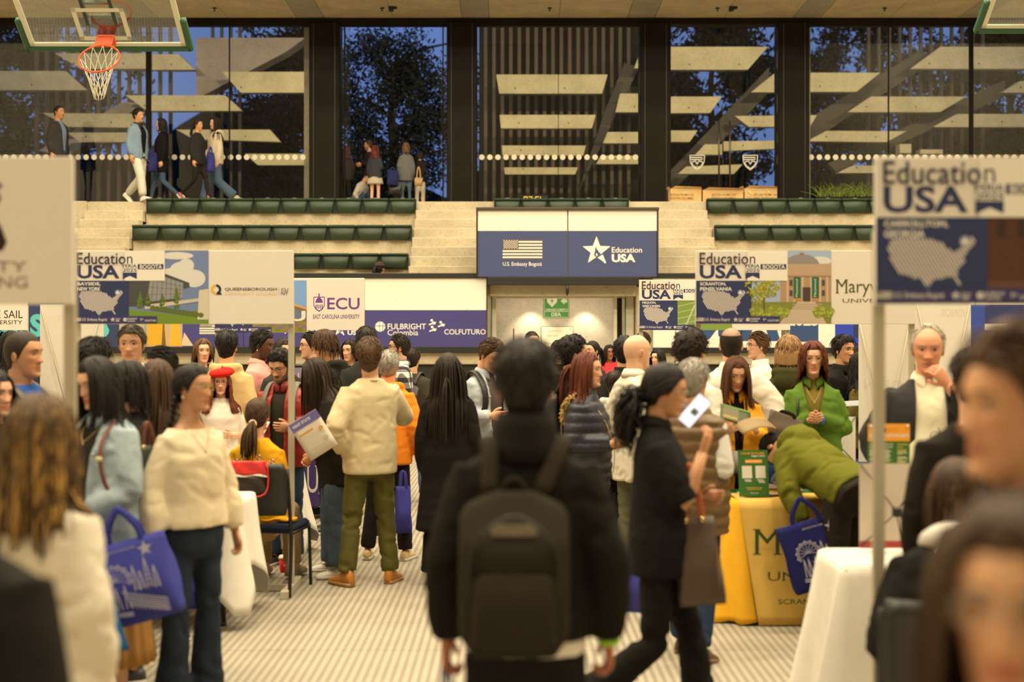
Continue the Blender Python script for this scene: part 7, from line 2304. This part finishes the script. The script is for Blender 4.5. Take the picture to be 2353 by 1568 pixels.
xbanner('tall white banner stand seen from behind, left of the suited man', 1973, 2092, 735, 1200, 285, ghost=[('OPEN', -.8, .7, .70, .74, (.61,.56,.48))], z0=.02)
xbanner('tall white banner stand behind the suited man with faint mirrored title', 2104, 2231, 690, 1200, 262, ghost=[('HONOR', -.1, .9, .93, .965, (.61,.56,.48))], z0=.02)
xbanner('small white tabletop banner on the navy table behind the olive hoodie', 1872, 1966, 958, 1060, 293, z0=.748)
# laptop, monitor
o = thing('laptop', 'closed grey laptop on the cloth in front of the red jacket', 'laptop', (-1.86, 10.36, .747), R(10))
Geo().box((-.15, -.10, 0), (.15, .10, .012), (.20,.17,.14), bevel=.004).build('base', PLASTIC(), o, False); Geo().box((-.15, -.10, .012), (.15, .10, .020), (.26,.22,.18), bevel=.004).build('lid', PLASTIC(), o, False)
o = thing('display_screen', 'dark framed screen showing a campus building behind the red jacket', 'screen', ((683 - CX)/240, F/240, 0))
Geo().box((-.16, -.02, 1.02), (.10, .02, 1.50), (.02,.018,.016), bevel=.008).build('screen_frame', PLASTIC(), o, False)
g = Geo(); rect(g, -.145, 1.05, .085, 1.47, -.022, (.26,.24,.34)); poly(g, [(-.145,1.05),(.085,1.05),(.085,1.42),(.02,1.36),(-.145,1.25)], -.0226, (.16,.07,.05))
for a in range(3):
    for b in range(4): rect(g, -.08 + .05*a, 1.12 + .06*b - .012*(2-a), -.05 + .05*a, 1.15 + .06*b - .012*(2-a), -.0232, (.35,.33,.35))
serif(g, 'ECU', -.14, .02, 1.36, 1.42, -.0236, WHT); g.build('picture', PANELB, o, False)
Geo().tube([(-.03, 0, 1.03), (-.03, 0, .02)], .018, 8).build('stand', BLACK, o); Geo().box((-.2, -.15, 0), (.14, .15, .02), bevel=.006).build('foot', BLACK, o, False)
# plush mascot by the screen
o = thing('plush_toy', 'small purple and white plush toy above the dark screen', 'toy', ((660 - CX)/241, F/241 - .0, 1.502))
g = Geo().sphere((0, 0, .035), (.035,.03,.035), 12, 8, (.70,.62,.45)); g.sphere((0, 0, .10), (.036,.034,.036), 12, 8, (.09,.05,.22)); g.sphere((0, -.022, .092), (.022,.018,.016), 8, 6, (.8,.76,.66)); g.sphere((-.045, -.01, .05), (.018,.018,.03), 8, 6, (.09,.05,.22)); g.sphere((.045, -.01, .05), (.018,.018,.03), 8, 6, (.75,.5,.1)); g.sphere((0, -.02, .125), (.03,.024,.012), 8, 5, (.8,.76,.66)); g.build('plush_body', CLOTH(), o)

# ---------------------------------------------------------------- chairs, coats on them, cup
def chair(label, x, y, rz):
    o = thing('stacking_chair', label, 'chair', (x, y, 0), rz)
    FR = mat('black_chair_frame', (.012,.011,.010), .4, .3)
    for a in (-1, 1):
        Geo().tube(smooth_path([(a*.23, -.24, 0), (a*.23, -.22, .22), (a*.23, -.20, .44)], 8), .012, 8).build('leg', FR, o)
        Geo().tube(smooth_path([(a*.23, .25, 0), (a*.225, .20, .30), (a*.22, .19, .46), (a*.215, .25, .86)], 12), .013, 8).build('leg', FR, o)
        Geo().tube([(a*.23, -.20, .42), (a*.225, .19, .42)], .011, 8).build('rail', FR, o)
    g = Geo().box((-.23, -.23, .42), (.23, .20, .475), NAVY, bevel=.02); g.build('seat', CLOTH(), o, False)
    n = 9; rg = []
    for z in np.linspace(.55, .90, 7):
        e = .22 - .02*abs((z - .725)/.175)**4
        rg.append([(x_, .215 + (z - .46)*.14 + .03*(1 - (x_/.22)**2), z) for x_ in np.linspace(-e, e, n)] + [(x_, .245 + (z - .46)*.14 + .03*(1 - (x_/.22)**2), z) for x_ in np.linspace(e, -e, n)])
    Geo().loft(rg, col=(.014,.013,.012)).build('backrest', PLASTIC(), o)
    return o
chair('black stacking chair under the woman in the yellow blouse', -1.68, 9.0, R(172))
chair('black chair of the seated person at the lower right', 1.46, 4.30, R(160))
# red and black jacket over the backrest
o = thing('draped_jacket', 'red and black jacket with a white stripe hung over the chair back', 'jacket', (-1.72, 8.62, 0))
def drape(g, x0, x1, z0, z1, y, col, bulge=.03, n=10):
    rows = []
    for t in np.linspace(0, 1, 7):
        rows.append([(x0 + (x1 - x0)*u + .012*sin(9*u + 3*t), y - bulge*sin(pi*u)**.5*.6 - .010*sin(13*u + 5*t), z0 + (z1 - z0)*t) for u in np.linspace(0, 1, n)])
    sheet(g, rows, col)
for nm, a, b, c in (('red_upper', .835, .925, (.62,.03,.025)), ('white_stripe', .822, .836, (.75,.70,.60)), ('dark_lower', .70, .823, (.03,.022,.018))):
    g = Geo(); drape(g, -.22, .10, a, b, -.0, c); ob_ = obj(nm, solid(g, .012), SHINY(), o); ob_.data.shade_smooth()
g = Geo().tube(smooth_path([(-.21, -.02, .70), (-.05, -.035, .69), (.08, -.02, .70), (.11, -.0, .78), (.10, 0, .92)], 12), .006, 6, (.62,.03,.025)); g.build('red_piping', SHINY(), o)
o = thing('yellow_garment', 'yellow garment folded on the chair seat edge', 'garment', (-1.66, 8.98, .475))
g = Geo(); rows = [[(-.18 + .36*u, -.02 + .07*cos(a) + .01*sin(11*u), .022 + .018*sin(a) + .008*sin(17*u + a)) for a in np.linspace(0, 2*pi, 10, endpoint=False)] for u in np.linspace(0, 1, 14)]
g.loft(rows, col=(.68,.32,.012)); g.build('cloth_fold', CLOTH(), o)
o = thing('paper_cup', 'red paper cup with a white lid on the floor by the frame foot', 'cup', ((653 - CX)/309, F/309, 0))
Geo().loft([[(r*cos(a), r*sin(a), z) for a in np.linspace(0, 2*pi, 18, endpoint=False)] for z, r in ((0,.029),(.004,.030),(.105,.040))], col=(.62,.012,.022)).build('cup_body', PANELB, o)
Geo().loft([[(r*cos(a), r*sin(a), z) for a in np.linspace(0, 2*pi, 18, endpoint=False)] for z, r in ((.103,.043),(.112,.043),(.114,.039),(.126,.036))], col=(.74,.69,.58)).build('lid', PLASTIC(), o)
g = Geo(); disc(g, .012, .055, .008, .008, -.0375, (.7,.6,.55), 12); g.build('emblem', PANELB, o, False)
# cartons under the table
for i, (x, y, w, hgt) in enumerate(((-2.05, 10.45, .22, .30), (-1.98, 10.4, .18, .20))):
    if i == 0:
        o = thing('carton', 'brown carton under the table behind the seated woman', 'box', (x, y, 0)); Geo().box((-w, -.15, 0), (w, .15, hgt), bevel=.006).build('carton_body', CARD, o, False); Geo().box((-.04, -.1515, .1), (.06, -.15, hgt - .05), (.6,.55,.48)).build('label_print', PANELB, o, False)

# ---------------------------------------------------------------- bags
def bag_frame(o, M):
    l_, r_, s3 = M.decompose(); o.location = l_; o.rotation_mode = 'QUATERNION'; o.rotation_quaternion = r_; o.scale = s3
def city_print(g, w, h, y, c):
    """Line drawing of a skyline: wheel, spires, tower block, bridge."""
    q = lambda a, b: (w*(a - .5), -h + h*b)
    t = .012*w*1.2
    cxx, czz = q(.36, .56)
    for r_ in (.20, .17):
        strip(g, [(cxx + r_*w*cos(a), czz + r_*w*sin(a)) for a in np.linspace(-.4, pi + .6, 16)], t, y, .0012)
    for a in np.linspace(-.2, pi + .3, 9):
        strip(g, [(cxx, czz), (cxx + .17*w*cos(a), czz + .17*w*sin(a))], t*.5, y, .0012)
        disc(g, cxx + .215*w*cos(a), czz + .215*w*sin(a), .015*w, .015*w, y, c, 8)
    for a, b, hh in ((.62, .40, .30), (.70, .40, .22), (.80, .40, .36), (.90, .38, .26)):
        x_, z_ = q(a, b)
        strip(g, [(x_ - .03*w, z_), (x_ - .02*w, z_ + hh*h*.6), (x_, z_ + hh*h), (x_ + .02*w, z_ + hh*h*.6), (x_ + .03*w, z_)], t, y, .0012)
        for k in range(3): strip(g, [(x_ - .022*w, z_ + hh*h*(.1 + .16*k)), (x_ + .022*w, z_ + hh*h*(.1 + .16*k))], t*.6, y, .0012)
    for k in range(6):
        strip(g, [q(.40 + .02*k, .42 - .035*k), q(.98, .22 - .028*k)], t*.7, y, .0012)
    for k in range(9):
        strip(g, [q(.46 + .055*k, .38 - .026*k), q(.50 + .055*k, .20 - .016*k)], t*.5, y, .0012)
    for a in (.22, .30, .42):
        x_, z_ = q(a, .22); strip(g, [(x_, z_), (x_ + .03*w, z_ + .28*h), (x_ + .06*w, z_)], t, y, .0012)
    for k in range(3): strip(g, [q(.18, .20 - .02*k), q(.48, .16 - .02*k)], t*.8, y, .0012)
def tote(label, hold, w, h, d, rz, roll=0, pitch=0, col=(.045,.05,.26), strap=.22, prn=False, strap_col=None, name='tote_bag', material=None, taper=1.0, words_=None, hardware=None, bulge=.03):
    """Open bag hanging below the hand at 'hold'."""
    o = thing(name, label, 'bag')
    M = Matrix.Translation(Vector(hold)) @ Matrix.Rotation(rz, 4, 'Z') @ Matrix.Rotation(R(roll), 4, 'Y') @ Matrix.Rotation(R(pitch), 4, 'X')
    bag_frame(o, M)
    z0 = -strap
    g = Geo(); n = 28; ph = np.linspace(0, 2*pi, n, endpoint=False)
    rings = []
    for t in np.linspace(0, 1, 12):
        k = (taper + (1 - taper)*t)
        ww = w/2*k; dd = d/2*(.25 + .75*min(1, t*1.6)) + bulge*sin(pi*t)*.5
        if t > .93: ww *= .97; dd *= .9
        q = sup(ph, ww, dd, 5)
        rings.append(np.column_stack([q[:, 0] + .004*np.sin(5*ph + 9*t), q[:, 1] + .006*np.sin(3*ph + 7*t), np.full(n, z0 - h*t)]))
    g.loft(rings, col=col)
    g.build('bag_body', material or CLOTH(), o)
    sc = strap_col or col
    for sd in (-1, 1):
        pts = smooth_path([(-w*.22*taper, sd*d*.12, z0 - .04), (-w*.20*taper, sd*d*.12, z0 + strap*.35), (-.012, sd*.006, -.006), (.012, sd*.006, -.006), (w*.20*taper, sd*d*.12, z0 + strap*.35), (w*.22*taper, sd*d*.12, z0 - .04)], 18)
        Geo().tube(pts, .013, 8, sc, flat=.25, ref=(1, 0, 0)).build('handle', material or CLOTH(), o)
        if hardware:
            for a in (-1, 1): Geo().sphere((a*w*.22*taper, sd*d*.16, z0 - .01), (.012,.008,.014), 8, 6).build('buckle', mat('gold_metal', (.7,.52,.2), .25, 1.0), o)
    if prn:
        g = Geo(); yf = -(d/2 + bulge*.5) - .004
        city_print(g, w*.92, h, yf, WHT)
        g.v = [v + np.array([0, 0, z0]) for v in g.v]
        text(g, 'EDUCATION FAIR', -w*.12, w*.22, z0 - h*.10, z0 - h*.075, yf, WHT, .01)
        star(g, w*.33, z0 - h*.14, .035, yf, WHT)
        me_c = np.tile(np.array((.50,.47,.55)), (g.n, 1)); g.c = [me_c]
        g.build('city_drawing', PANELB, o, False)
    return o
BLUEBAG = (.045,.045,.24)
tote('blue tote bag with a white city drawing held by the woman in denim', tuple(W(268, 1172, 524)), .36, .36, .13, R(-6), roll=-16, prn=True, strap=.14, bulge=.06)
tote('blue tote bag with a white city drawing hanging from the olive hoodie', tuple(W(1838, 1148, 394)), .36, .40, .06, R(0), roll=-16, prn=True, strap=.13, col=(.018,.020,.12), bulge=.015)
tote('blue carrier bag hanging behind the cream sweater man', tuple(W(926, 1085, 296)), .13, .36, .10, R(15), strap=.11, col=BLUEBAG, taper=.8)
tote('brown leather tote with orange handles carried by the woman in black', tuple(W(1582, 1075, 548)), .20, .36, .13, R(-8), roll=-6, strap=.21, col=(.075,.045,.026), strap_col=(.42,.11,.020), name='leather_tote', material=LEATHER(), hardware=True, taper=.78)
tote('slim blue carrier bag behind the legs of the woman in black', tuple(W(1468, 1238, 440)), .10, .32, .08, R(20), roll=8, strap=.06, col=(.05,.05,.26))
tote('blue carrier bag held by the woman walking left of the cream hoodie', tuple(W(484, 338, 120)), .20, .38, .08, R(70), strap=.10, col=BLUEBAG)
tote('blue carrier bag between the denim jacket man and the cardigan woman', tuple(W(350, 338, 120)), .20, .38, .08, R(60), strap=.10, col=(.03,.03,.14))
tote('blue bag strap and bag held low by the man with the backpack', tuple(P['C3'].grip(0)), .28, .30, .08, R(80), strap=.22, col=BLUEBAG)
tote('black handbag hanging from the woman in grey at the doorway', tuple(W(908, 405, 117)), .26, .26, .10, R(10), strap=.10, col=BLK, name='handbag', material=LEATHER())
tote('blue bag carried by the grey jacketed woman at the doorway', tuple(W(902, 385, 117.5)), .22, .30, .06, R(30), strap=.05, col=(.02,.025,.10))
tote('small beige crossbody bag of the woman in cream trousers', tuple(W(962, 385, 117)), .16, .16, .06, R(0), strap=.20, col=(.36,.22,.09), name='crossbody_bag', material=LEATHER())
# dark green shoulder bag of the woman in denim
tote('dark green shoulder bag on the arm of the woman in denim', tuple(W(338, 975, 492)), .19, .26, .10, R(70), roll=4, strap=.10, col=(.022,.034,.030), strap_col=(.12,.03,.012), name='shoulder_bag', material=LEATHER(), hardware=True)
tote('grey woven handbag of the woman in the green jacket', tuple(W(1812, 948, 325)), .24, .18, .10, R(-10), roll=20, strap=.02, col=(.16,.13,.10), strap_col=(.02,.015,.012), name='woven_handbag')
tote('blue carrier bag between the braided woman legs and the table', tuple(W(424, 1275, 440)), .12, .20, .08, R(10), strap=.08, col=(.03,.03,.20))

def backpack(pers, label, col, w=.30, h=.46, d=.17, top=.43, cx=0, light=None, SHINY=SHINY):
    o = thing('backpack', label, 'backpack')
    bag_frame(o, pers.frame())
    g = Geo(); n = 26; ph = np.linspace(0, 2*pi, n, endpoint=False); yb = .135
    rg = []
    for t in np.linspace(0, 1, 15):
        z = top - h*t
        k = min(1, (.35 + 4.2*t**.8)) if t < .25 else (1 if t < .85 else 1 - (t - .85)*1.6)
        kd = min(1, .3 + 2.2*t) if t < .4 else (1 if t < .85 else 1 - (t - .85)*3)
        q = sup(ph, w/2*k, d/2*kd, 3.4)
        rg.append(np.column_stack([q[:, 0] + cx, q[:, 1] + yb + d/2*kd, np.full(n, z)]))
    g.loft(rg, col=col)
    me = remesh(g, .012, 3); set_cols(me, np.tile(np.asarray(col), (len(me.vertices), 1))); me.shade_smooth()
    obj('pack_body', me, SHINY(), o)
    g = Geo().box((cx - w*.38, yb + d - .035, top - h*.92), (cx + w*.38, yb + d + .022, top - h*.45), np.asarray(col)*1.15, bevel=.025); g.build('front_pocket', SHINY(), o)
    Geo().tube(smooth_path([(cx - w*.40, yb + d*.95, top - h*.62), (cx - w*.36, yb + d*1.0, top - h*.30), (cx, yb + d*.92, top - h*.12), (cx + w*.36, yb + d*1.0, top - h*.30), (cx + w*.40, yb + d*.95, top - h*.62)], 20), .005, 5, np.asarray(col)*.5).build('zipper', PLASTIC(), o)
    Geo().tube(smooth_path([(cx - .05, yb + .02, top - .02), (cx, yb + .03, top + .035), (cx + .05, yb + .02, top - .02)], 9), .009, 6, col, flat=.6).build('grab_handle', SHINY(), o)
    if light is not None:
        g = Geo().box((cx - .065, yb + d*.80, top - .115), (cx + .065, yb + d*.86, top - .080), light, bevel=.012); g.build('badge', PLASTIC(), o)
    for sd in (-1, 1):
        pts = smooth_path([(cx + sd*w*.22, yb + .02, top - .02), (sd*.105, .085, .545), (sd*.115, -.02, .545), (sd*.125, -.125, .42), (sd*.14, -.14, .26), (sd*.19, -.02, .14), (cx + sd*w*.46, yb + .03, top - h*.85)], 24)
        Geo().tube(pts, np.r_[np.full(16, .026), np.linspace(.022, .010, 8)], 8, np.asarray(col)*1.3, flat=.32, ref=(1, 0, 0)).build('shoulder_strap', SHINY(), o)
    return o
backpack(P['C3'], 'large charcoal backpack worn by the man in the centre, back turned', (.024,.019,.012), .315, .47, .17, .42, .034, (.18,.15,.10), CLOTH)
backpack(P['L28b'], 'black backpack on the person in dark olive and blue jeans', (.022,.018,.018), .30, .44, .16)
backpack(P['C2'], 'black backpack of the young man in the pale denim jacket', BLK, .28, .42, .14)
backpack(P['L18'], 'grey backpack worn by the man in the red bomber jacket', (.10,.09,.07), .28, .42, .14)
backpack(P['C6'], 'dark backpack of the young man with curly hair', (.03,.028,.026), .28, .42, .14)
backpack(P['L1'], 'dark backpack with a pale flap on the young man in blue hood', (.06,.055,.05), .28, .42, .14)

# ---------------------------------------------------------------- things held in hands
def sheet_thing(name, label, cat, pos, w, h, rx=0, ry=0, rz=0, cols=(WHT,), th=.002, draw=None, bend=0):
    o = thing(name, label, cat)
    M = Matrix.Translation(Vector(pos)) @ Matrix.Rotation(R(rz), 4, 'Z') @ Matrix.Rotation(R(rx), 4, 'X') @ Matrix.Rotation(R(ry), 4, 'Y')
    bag_frame(o, M)
    for i, c in enumerate(cols):
        g = Geo(); rows = []
        for t in np.linspace(0, 1, 5):
            rows.append([(-w/2 + w*u + .008*i, bend*((u - .5)**2)*4 + i*.004, -h/2 + h*t + .006*i) for u in np.linspace(0, 1, 7)])
        sheet(g, rows, c)
        obj('page' if len(cols) > 1 else 'sheet', solid(g, th), PANELB, o)
    if draw:
        g = Geo(); draw(g, w, h); g.build('sheet_print', PANELB, o, False)
    return o
def flyer(g, w, h):
    rect(g, -w/2, h*.28, w/2, h/2, -.004, (.14,.13,.36)); text(g, 'KENT STATE', -w*.42, w*.2, h*.36, h*.43, -.005, WHT, .02)
    rect(g, -w*.4, h*.12, w*.1, h*.16, -.004, (.6,.3,.06)); disc(g, w*.32, h*.06, .016, .016, -.004, (.65,.35,.08), 12)
    for k in range(8): rect(g, -w*.38, h*(.05 - .05*k), w*(.2 + .1*(k % 3)), h*(.06 - .05*k), -.004, (.5,.46,.42))
    disc(g, w*.3, -h*.2, .016, .016, -.004, (.5,.44,.40), 12)
sheet_thing('flyer', 'purple and white flyer held by the man in the cream sweater', 'papers', W(720, 1000, 337), .215, .29, 5, -32, 12, ((.70,.64,.52),), draw=flyer)
sheet_thing('magazine', 'dark magazine with yellow shapes held beside the blue bag', 'papers', W(914, 1082, 292), .16, .25, 0, 14, 40, ((.05,.045,.045), (.66,.60,.50)), draw=lambda g, w, h: (poly(g, [(-w*.3,-h*.4),(0,-h*.1),(.1*w,h*.4),(-.1*w,h*.3)], -.005, (.7,.42,.03)), disc(g, w*.15, h*.1, .03, .05, -.005, (.55,.32,.03))))
sheet_thing('leaflet', 'green leaflet with an orange edge held by the woman in the orange blazer', 'papers', W(1690, 955, 365), .20, .15, -48, 24, 20, ((.055,.07,.02), (.7,.34,.03)), draw=lambda g, w, h: (rect(g, -w*.42, -h*.4, w*.1, h*.35, -.005, (.12,.10,.04)), rect(g, -w*.45, h*.36, w*.45, h*.46, -.005, (.05,.16,.03)), text(g, 'GRADUATE', -w*.4, w*.05, -h*.3, -h*.18, -.006, (.7,.5,.1))))
sheet_thing('magazine', 'open brown magazine with an orange page held below the green leaflet', 'papers', W(1735, 972, 368), .24, .12, -62, -16, 10, ((.25,.17,.08), (.62,.30,.03), (.45,.38,.26)), bend=.03)
sheet_thing('leaflet', 'white folded paper held by the man in the red bomber jacket', 'papers', P['L18'].grip(1), .10, .13, -50, 10, 0, ((.68,.64,.56),))
sheet_thing('brochure', 'grey blue brochure held by the person behind the green jacket', 'papers', W(1956, 928, 258), .19, .07, -50, -4, 10, ((.28,.29,.30), (.10,.14,.16)))
sheet_thing('folder', 'cream folder under the arm of the long haired woman in black', 'papers', W(1088, 1000, 320), .05, .16, 0, -8, 30, ((.66,.55,.34), (.60,.50,.32)))
# phone held up by the woman in black
o = thing('mobile_phone', 'bright phone screen held up by the woman in the black suit', 'phone')
M = Matrix.Translation(W(1596, 945, 528)) @ Matrix.Rotation(R(-14), 4, 'Z') @ Matrix.Rotation(R(-10), 4, 'X') @ Matrix.Rotation(R(40), 4, 'Y'); bag_frame(o, M)
Geo().box((-.036, -.004, -.076), (.036, .004, .076), (.02,.02,.025), bevel=.006).build('phone_case', PLASTIC(), o)
em2 = bpy.data.materials.new('phone_screen'); n_, l_, b_ = nodes(em2); b_.inputs['Base Color'].default_value = (.7,.72,.8,1); b_.inputs['Emission Color'].default_value = (.80,.86,1,1); b_.inputs['Emission Strength'].default_value = .8
Geo().box((-.033, -.0052, -.072), (.033, -.0042, .072)).build('screen', em2, o, False)
g = Geo(); rect(g, -.012, -.018, .020, .012, -.0056, (.25,.40,.42)); disc(g, .002, -.004, .010, .010, -.006, (.10,.12,.10), 12); g.build('screen_picture', PANELB, o, False)
# small dark phone of the young man looking down, behind the backpack man
o = thing('mobile_phone', 'blue cased phone held low by the denim jacket man', 'phone'); bag_frame(o, Matrix.Translation(P['C2'].grip(0)) @ Matrix.Rotation(R(-40), 4, 'X')); Geo().box((-.036, -.004, -.07), (.036, .004, .07), (.03,.04,.20), bevel=.006).build('phone_case', PLASTIC(), o)

# ---------------------------------------------------------------- small worn parts
def worn(key, name, g, m):
    return P[key].put(g, name, m)
p = P['L19']     # beret
g = Geo(); rows = []
for t in np.linspace(0, 1, 12):
    r_ = np.interp(t, [0, .08, .35, .6, .85, 1], [.088, .100, .128, .118, .065, .004]); z_ = np.interp(t, [0, .08, .35, .6, .85, 1], [.058, .064, .088, .118, .138, .142])
    rows.append(p.head(np.array([(r_*cos(a) + .012, 1.12*r_*sin(a) + .012, z_ + .012*cos(a)) for a in np.linspace(0, 2*pi, 26, endpoint=False)])))
g.loft(rows, col=(.66,.018,.016)); g.tube([tuple(p.head(np.array([[.012, .012, .14]]))[0]), tuple(p.head(np.array([[.016, .008, .165]]))[0])], .005, 6, (.5,.015,.015)); worn('L19', 'beret', g, CLOTH())
p = P['U7']     # cap
g = Geo(); rows = []
for t in np.linspace(0, 1, 8):
    rows.append(p.head(np.array([(.094*cos(t*1.5)*cos(a), .112*cos(t*1.5)*sin(a) + .01, .045 + .095*sin(t*1.5)) for a in np.linspace(0, 2*pi, 20, endpoint=False)])))
g.loft(rows, col=(.05,.035,.03)); worn('U7', 'cap', g, CLOTH())
g = Geo(); g.tube([p.head(np.array([[x, -.09 - .08*(1 - (x/.09)**2), .055]]))[0] for x in np.linspace(-.085, .085, 8)], .016, 6, (.05,.035,.03), flat=.4); worn('U7', 'cap_peak', g, CLOTH())
# lanyard and badge of the woman in orange; lanyard of the balding man
p = P['C18']
g = Geo().tube(smooth_path([(.07, -.04, .52), (.05, -.14, .40), (.01, -.16, .20)], 10), .007, 6, (.02,.018,.016), flat=.3, ref=(1,0,0)).tube(smooth_path([(-.07, -.04, .52), (-.05, -.14, .40), (-.01, -.16, .20)], 10), .007, 6, (.02,.018,.016), flat=.3, ref=(1,0,0)); worn('C18', 'lanyard', g, CLOTH())
g = Geo().box((-.058, -.185, -.03), (.048, -.180, .145), (.45,.40,.36)).box((-.050, -.187, -.03), (.040, -.1855, .01), (.06,.06,.05)); worn('C18', 'badge', g, PANELB)
g = Geo().box((.055, -.155, .395), (.125, -.150, .435), (.04,.12,.03)); g = Geo().box((-.135, -.148, .405), (-.065, -.142, .432), (.04,.12,.03)); worn('C18', 'name_tag', g, PANELB)
g = Geo().tube(smooth_path([(.06, -.02, .555), (.062, .05, .565), (.0, .078, .570), (-.062, .05, .565), (-.06, -.02, .555)], 14), .008, 6, (.05,.08,.35), flat=.3); worn('C17', 'lanyard', g, CLOTH())
# fur trim on the quilted jacket and its bag strap
p = P['C9']; g = Geo()
path = smooth_path([(-.06, .02, .56), (-.12, .10, .50), (-.06, .15, .42), (.03, .17, .36), (.10, .13, .34), (.14, .06, .30)], 60)
for q in path:
    for k in range(3):
        d_ = RNG.normal(size=3); d_ /= np.linalg.norm(d_)
        g.tube([q + d_*.005, q + d_*.022 + np.array([0,0,-.004]), q + d_*.036 + np.array([0,0,-.014])], [.009,.006,.001], 4, np.array((.50,.32,.10))*RNG.uniform(.6,1.2))
worn('C9', 'fur_trim', g, HAIRMAT())
g = Geo().tube(smooth_path([(-.10, .02, .53), (-.09, -.13, .40), (.03, -.19, .15), (.14, -.15, -.06)], 16), .007, 6, (.55,.42,.22), flat=.4); g.tube(smooth_path([(-.10, .03, .53), (-.06, .16, .36), (.06, .18, .12), (.14, .14, -.06)], 16), .008, 6, (.55,.42,.22), flat=.4); worn('C9', 'bag_strap', g, LEATHER())
g = Geo().box((-.045, -.075, .83), (-.030, -.055, .836), (.5,.6,.65)); 
# watches and wrist bands
for key, i, c in (('L18', 0, (.30,.29,.27)), ('L28', 1, (.02,.02,.02)), ('C21', 0, (.05,.22,.55)), ('C3', 1, (.30,.62,.03))):
    p = P[key]; E_, W_ = p.el[i], p.wr[i]
    g = Geo().tube([seg(E_, W_, .985), seg(E_, W_, 1.06)], [.036, .034], 14, c); worn(key, 'wrist_band', g, PLASTIC())
# necklaces
for key, z_ in (('L7', .40), ('L6', .42), ('C21', .40)):
    p = P[key]; g = Geo().tube(smooth_path([(.055, -.02, .52), (.045, -.085, .47), (0, -.125, z_), (-.045, -.085, .47), (-.055, -.02, .52)], 20), .0016, 5, (.55,.40,.16)); g.sphere((0, -.128, z_ - .01), (.006,.004,.008), 7, 5, (.6,.45,.18)); worn(key, 'necklace', g, PLASTIC())
for key in ('L7', 'L10', 'C9', 'L16'):
    p = P[key]; g = Geo()
    for sd in (1, -1): g.sphere(tuple(p.head(np.array([[sd*.082, .012, -.042]]))[0]), (.007,.006,.007 if key != 'C9' else .016), 8, 6, (.70,.60,.42))
    worn(key, 'earrings', g, PLASTIC())
# spectacles hung in the shirt opening of the suited man, his belt
p = P['R1']; g = Geo()
for a in (0, 1): g.tube([(.012 + .024*cos(t), -.178 + .0*t, .26 - .052*a + .020*sin(t)) for t in np.linspace(0, 2*pi, 14)], .002, 5, (.12,.10,.08), caps=False)
g.tube([(.03, -.175, .30), (.045, -.185, .24), (.05, -.19, .17)], .003, 5, (.03,.025,.02)); worn('R1', 'hung_eyeglasses', g, PLASTIC())
g = Geo().loft([np.column_stack([sup(np.linspace(-pi, pi, 24, endpoint=False), .172, .128)[:, 0], sup(np.linspace(-pi, pi, 24, endpoint=False), .172, .128)[:, 1] - .012, np.full(24, z_)]) for z_ in (-.05, .0)], col=(.045,.022,.014)); g.box((-.02, -.150, -.05), (.02, -.142, .0), (.4,.36,.28)); worn('R1', 'belt', g, LEATHER())
# embroidery on the yellow blouse
p = P['L20']; g = Geo()
for cx_, cz_ in ((-.15,.40),(-.13,.31),(.10,.40),(.15,.33),(.12,.26),(-.17,.24),(.18,.22),(-.06,.43),(.05,.44)):
    b_ = np.interp(cz_, [.2,.3,.36,.43,.5], [.118,.135,.142,.135,.105]) + .012
    for k in range(6):
        a = k*pi/3; g.sphere((cx_ + .013*cos(a), b_*(1 - .9*(cx_/.26)**2)**.5 + .012, cz_ + .013*sin(a)), (.007,.004,.007), 6, 4, (.45,.10,.06) if k % 2 else (.76,.66,.55))
    for k in range(5): g.sphere((cx_ + .012*sin(k*1.8), b_*(1 - .9*(cx_/.26)**2)**.5 + .010, cz_ - .02 - .014*k), (.006,.004,.007), 6, 4, (.76,.68,.58))
worn('L20', 'embroidery', g, CLOTH())
# white scarf of the seated person, white hood of the orange top
p = P['R4']; g = Geo().tube(smooth_path([(.05, -.06, .50), (.085, .02, .53), (.05, .10, .54), (-.03, .11, .55), (-.085, .03, .54), (-.06, -.06, .51)], 18), np.interp(np.linspace(0, 1, 18), [0,.5,1], [.03,.045,.03]), 10, (.70,.65,.60)); g.box((-.09, .10, .36), (.07, .15, .52), (.70,.65,.60), bevel=.03); worn('R4', 'scarf', g, CLOTH())
p = P['C21']; g = Geo().tube(smooth_path([(-.125, -.02, .50), (-.12, -.135, .38), (-.135, -.165, .20), (-.17, -.17, .10)], 14), .009, 6, (.02,.015,.012), flat=.4); worn('C21', 'bag_strap', g, LEATHER())
p = P['L6']; g = Geo().tube(smooth_path([(.10, .06, .51), (.112, -.04, .51), (.13, -.145, .38), (.17, -.14, .20), (.20, -.02, .10)], 18), .012, 6, (.15,.038,.014), flat=.4, ref=(1,0,0)); g.box((.118, -.165, .33), (.150, -.150, .352), (.6,.5,.3), bevel=.003); worn('L6', 'bag_strap', g, LEATHER())
# buttons down the denim jackets and pocket flaps
for key, n_b in (('L6', 4), ('C2', 4), ('U2', 3)):
    p = P[key]; g = Geo()
    for k in range(n_b):
        for sd in (1, -1): g.sphere((sd*.078, -.142 + .0*k, .36 - .11*k), (.008,.006,.008), 8, 5, (.28,.15,.06))
    worn(key, 'buttons', g, METAL())
# big freckle of raised words on the shirt of the red jacket man
p = P['L18']; g = Geo(); text(g, 'Solvay', .012, .048, .27, .285, -.122, (.6,.56,.5), .02); 
# ---------------------------------------------------------------- tidy up the work scene
bpy.data.scenes.remove(TMP)
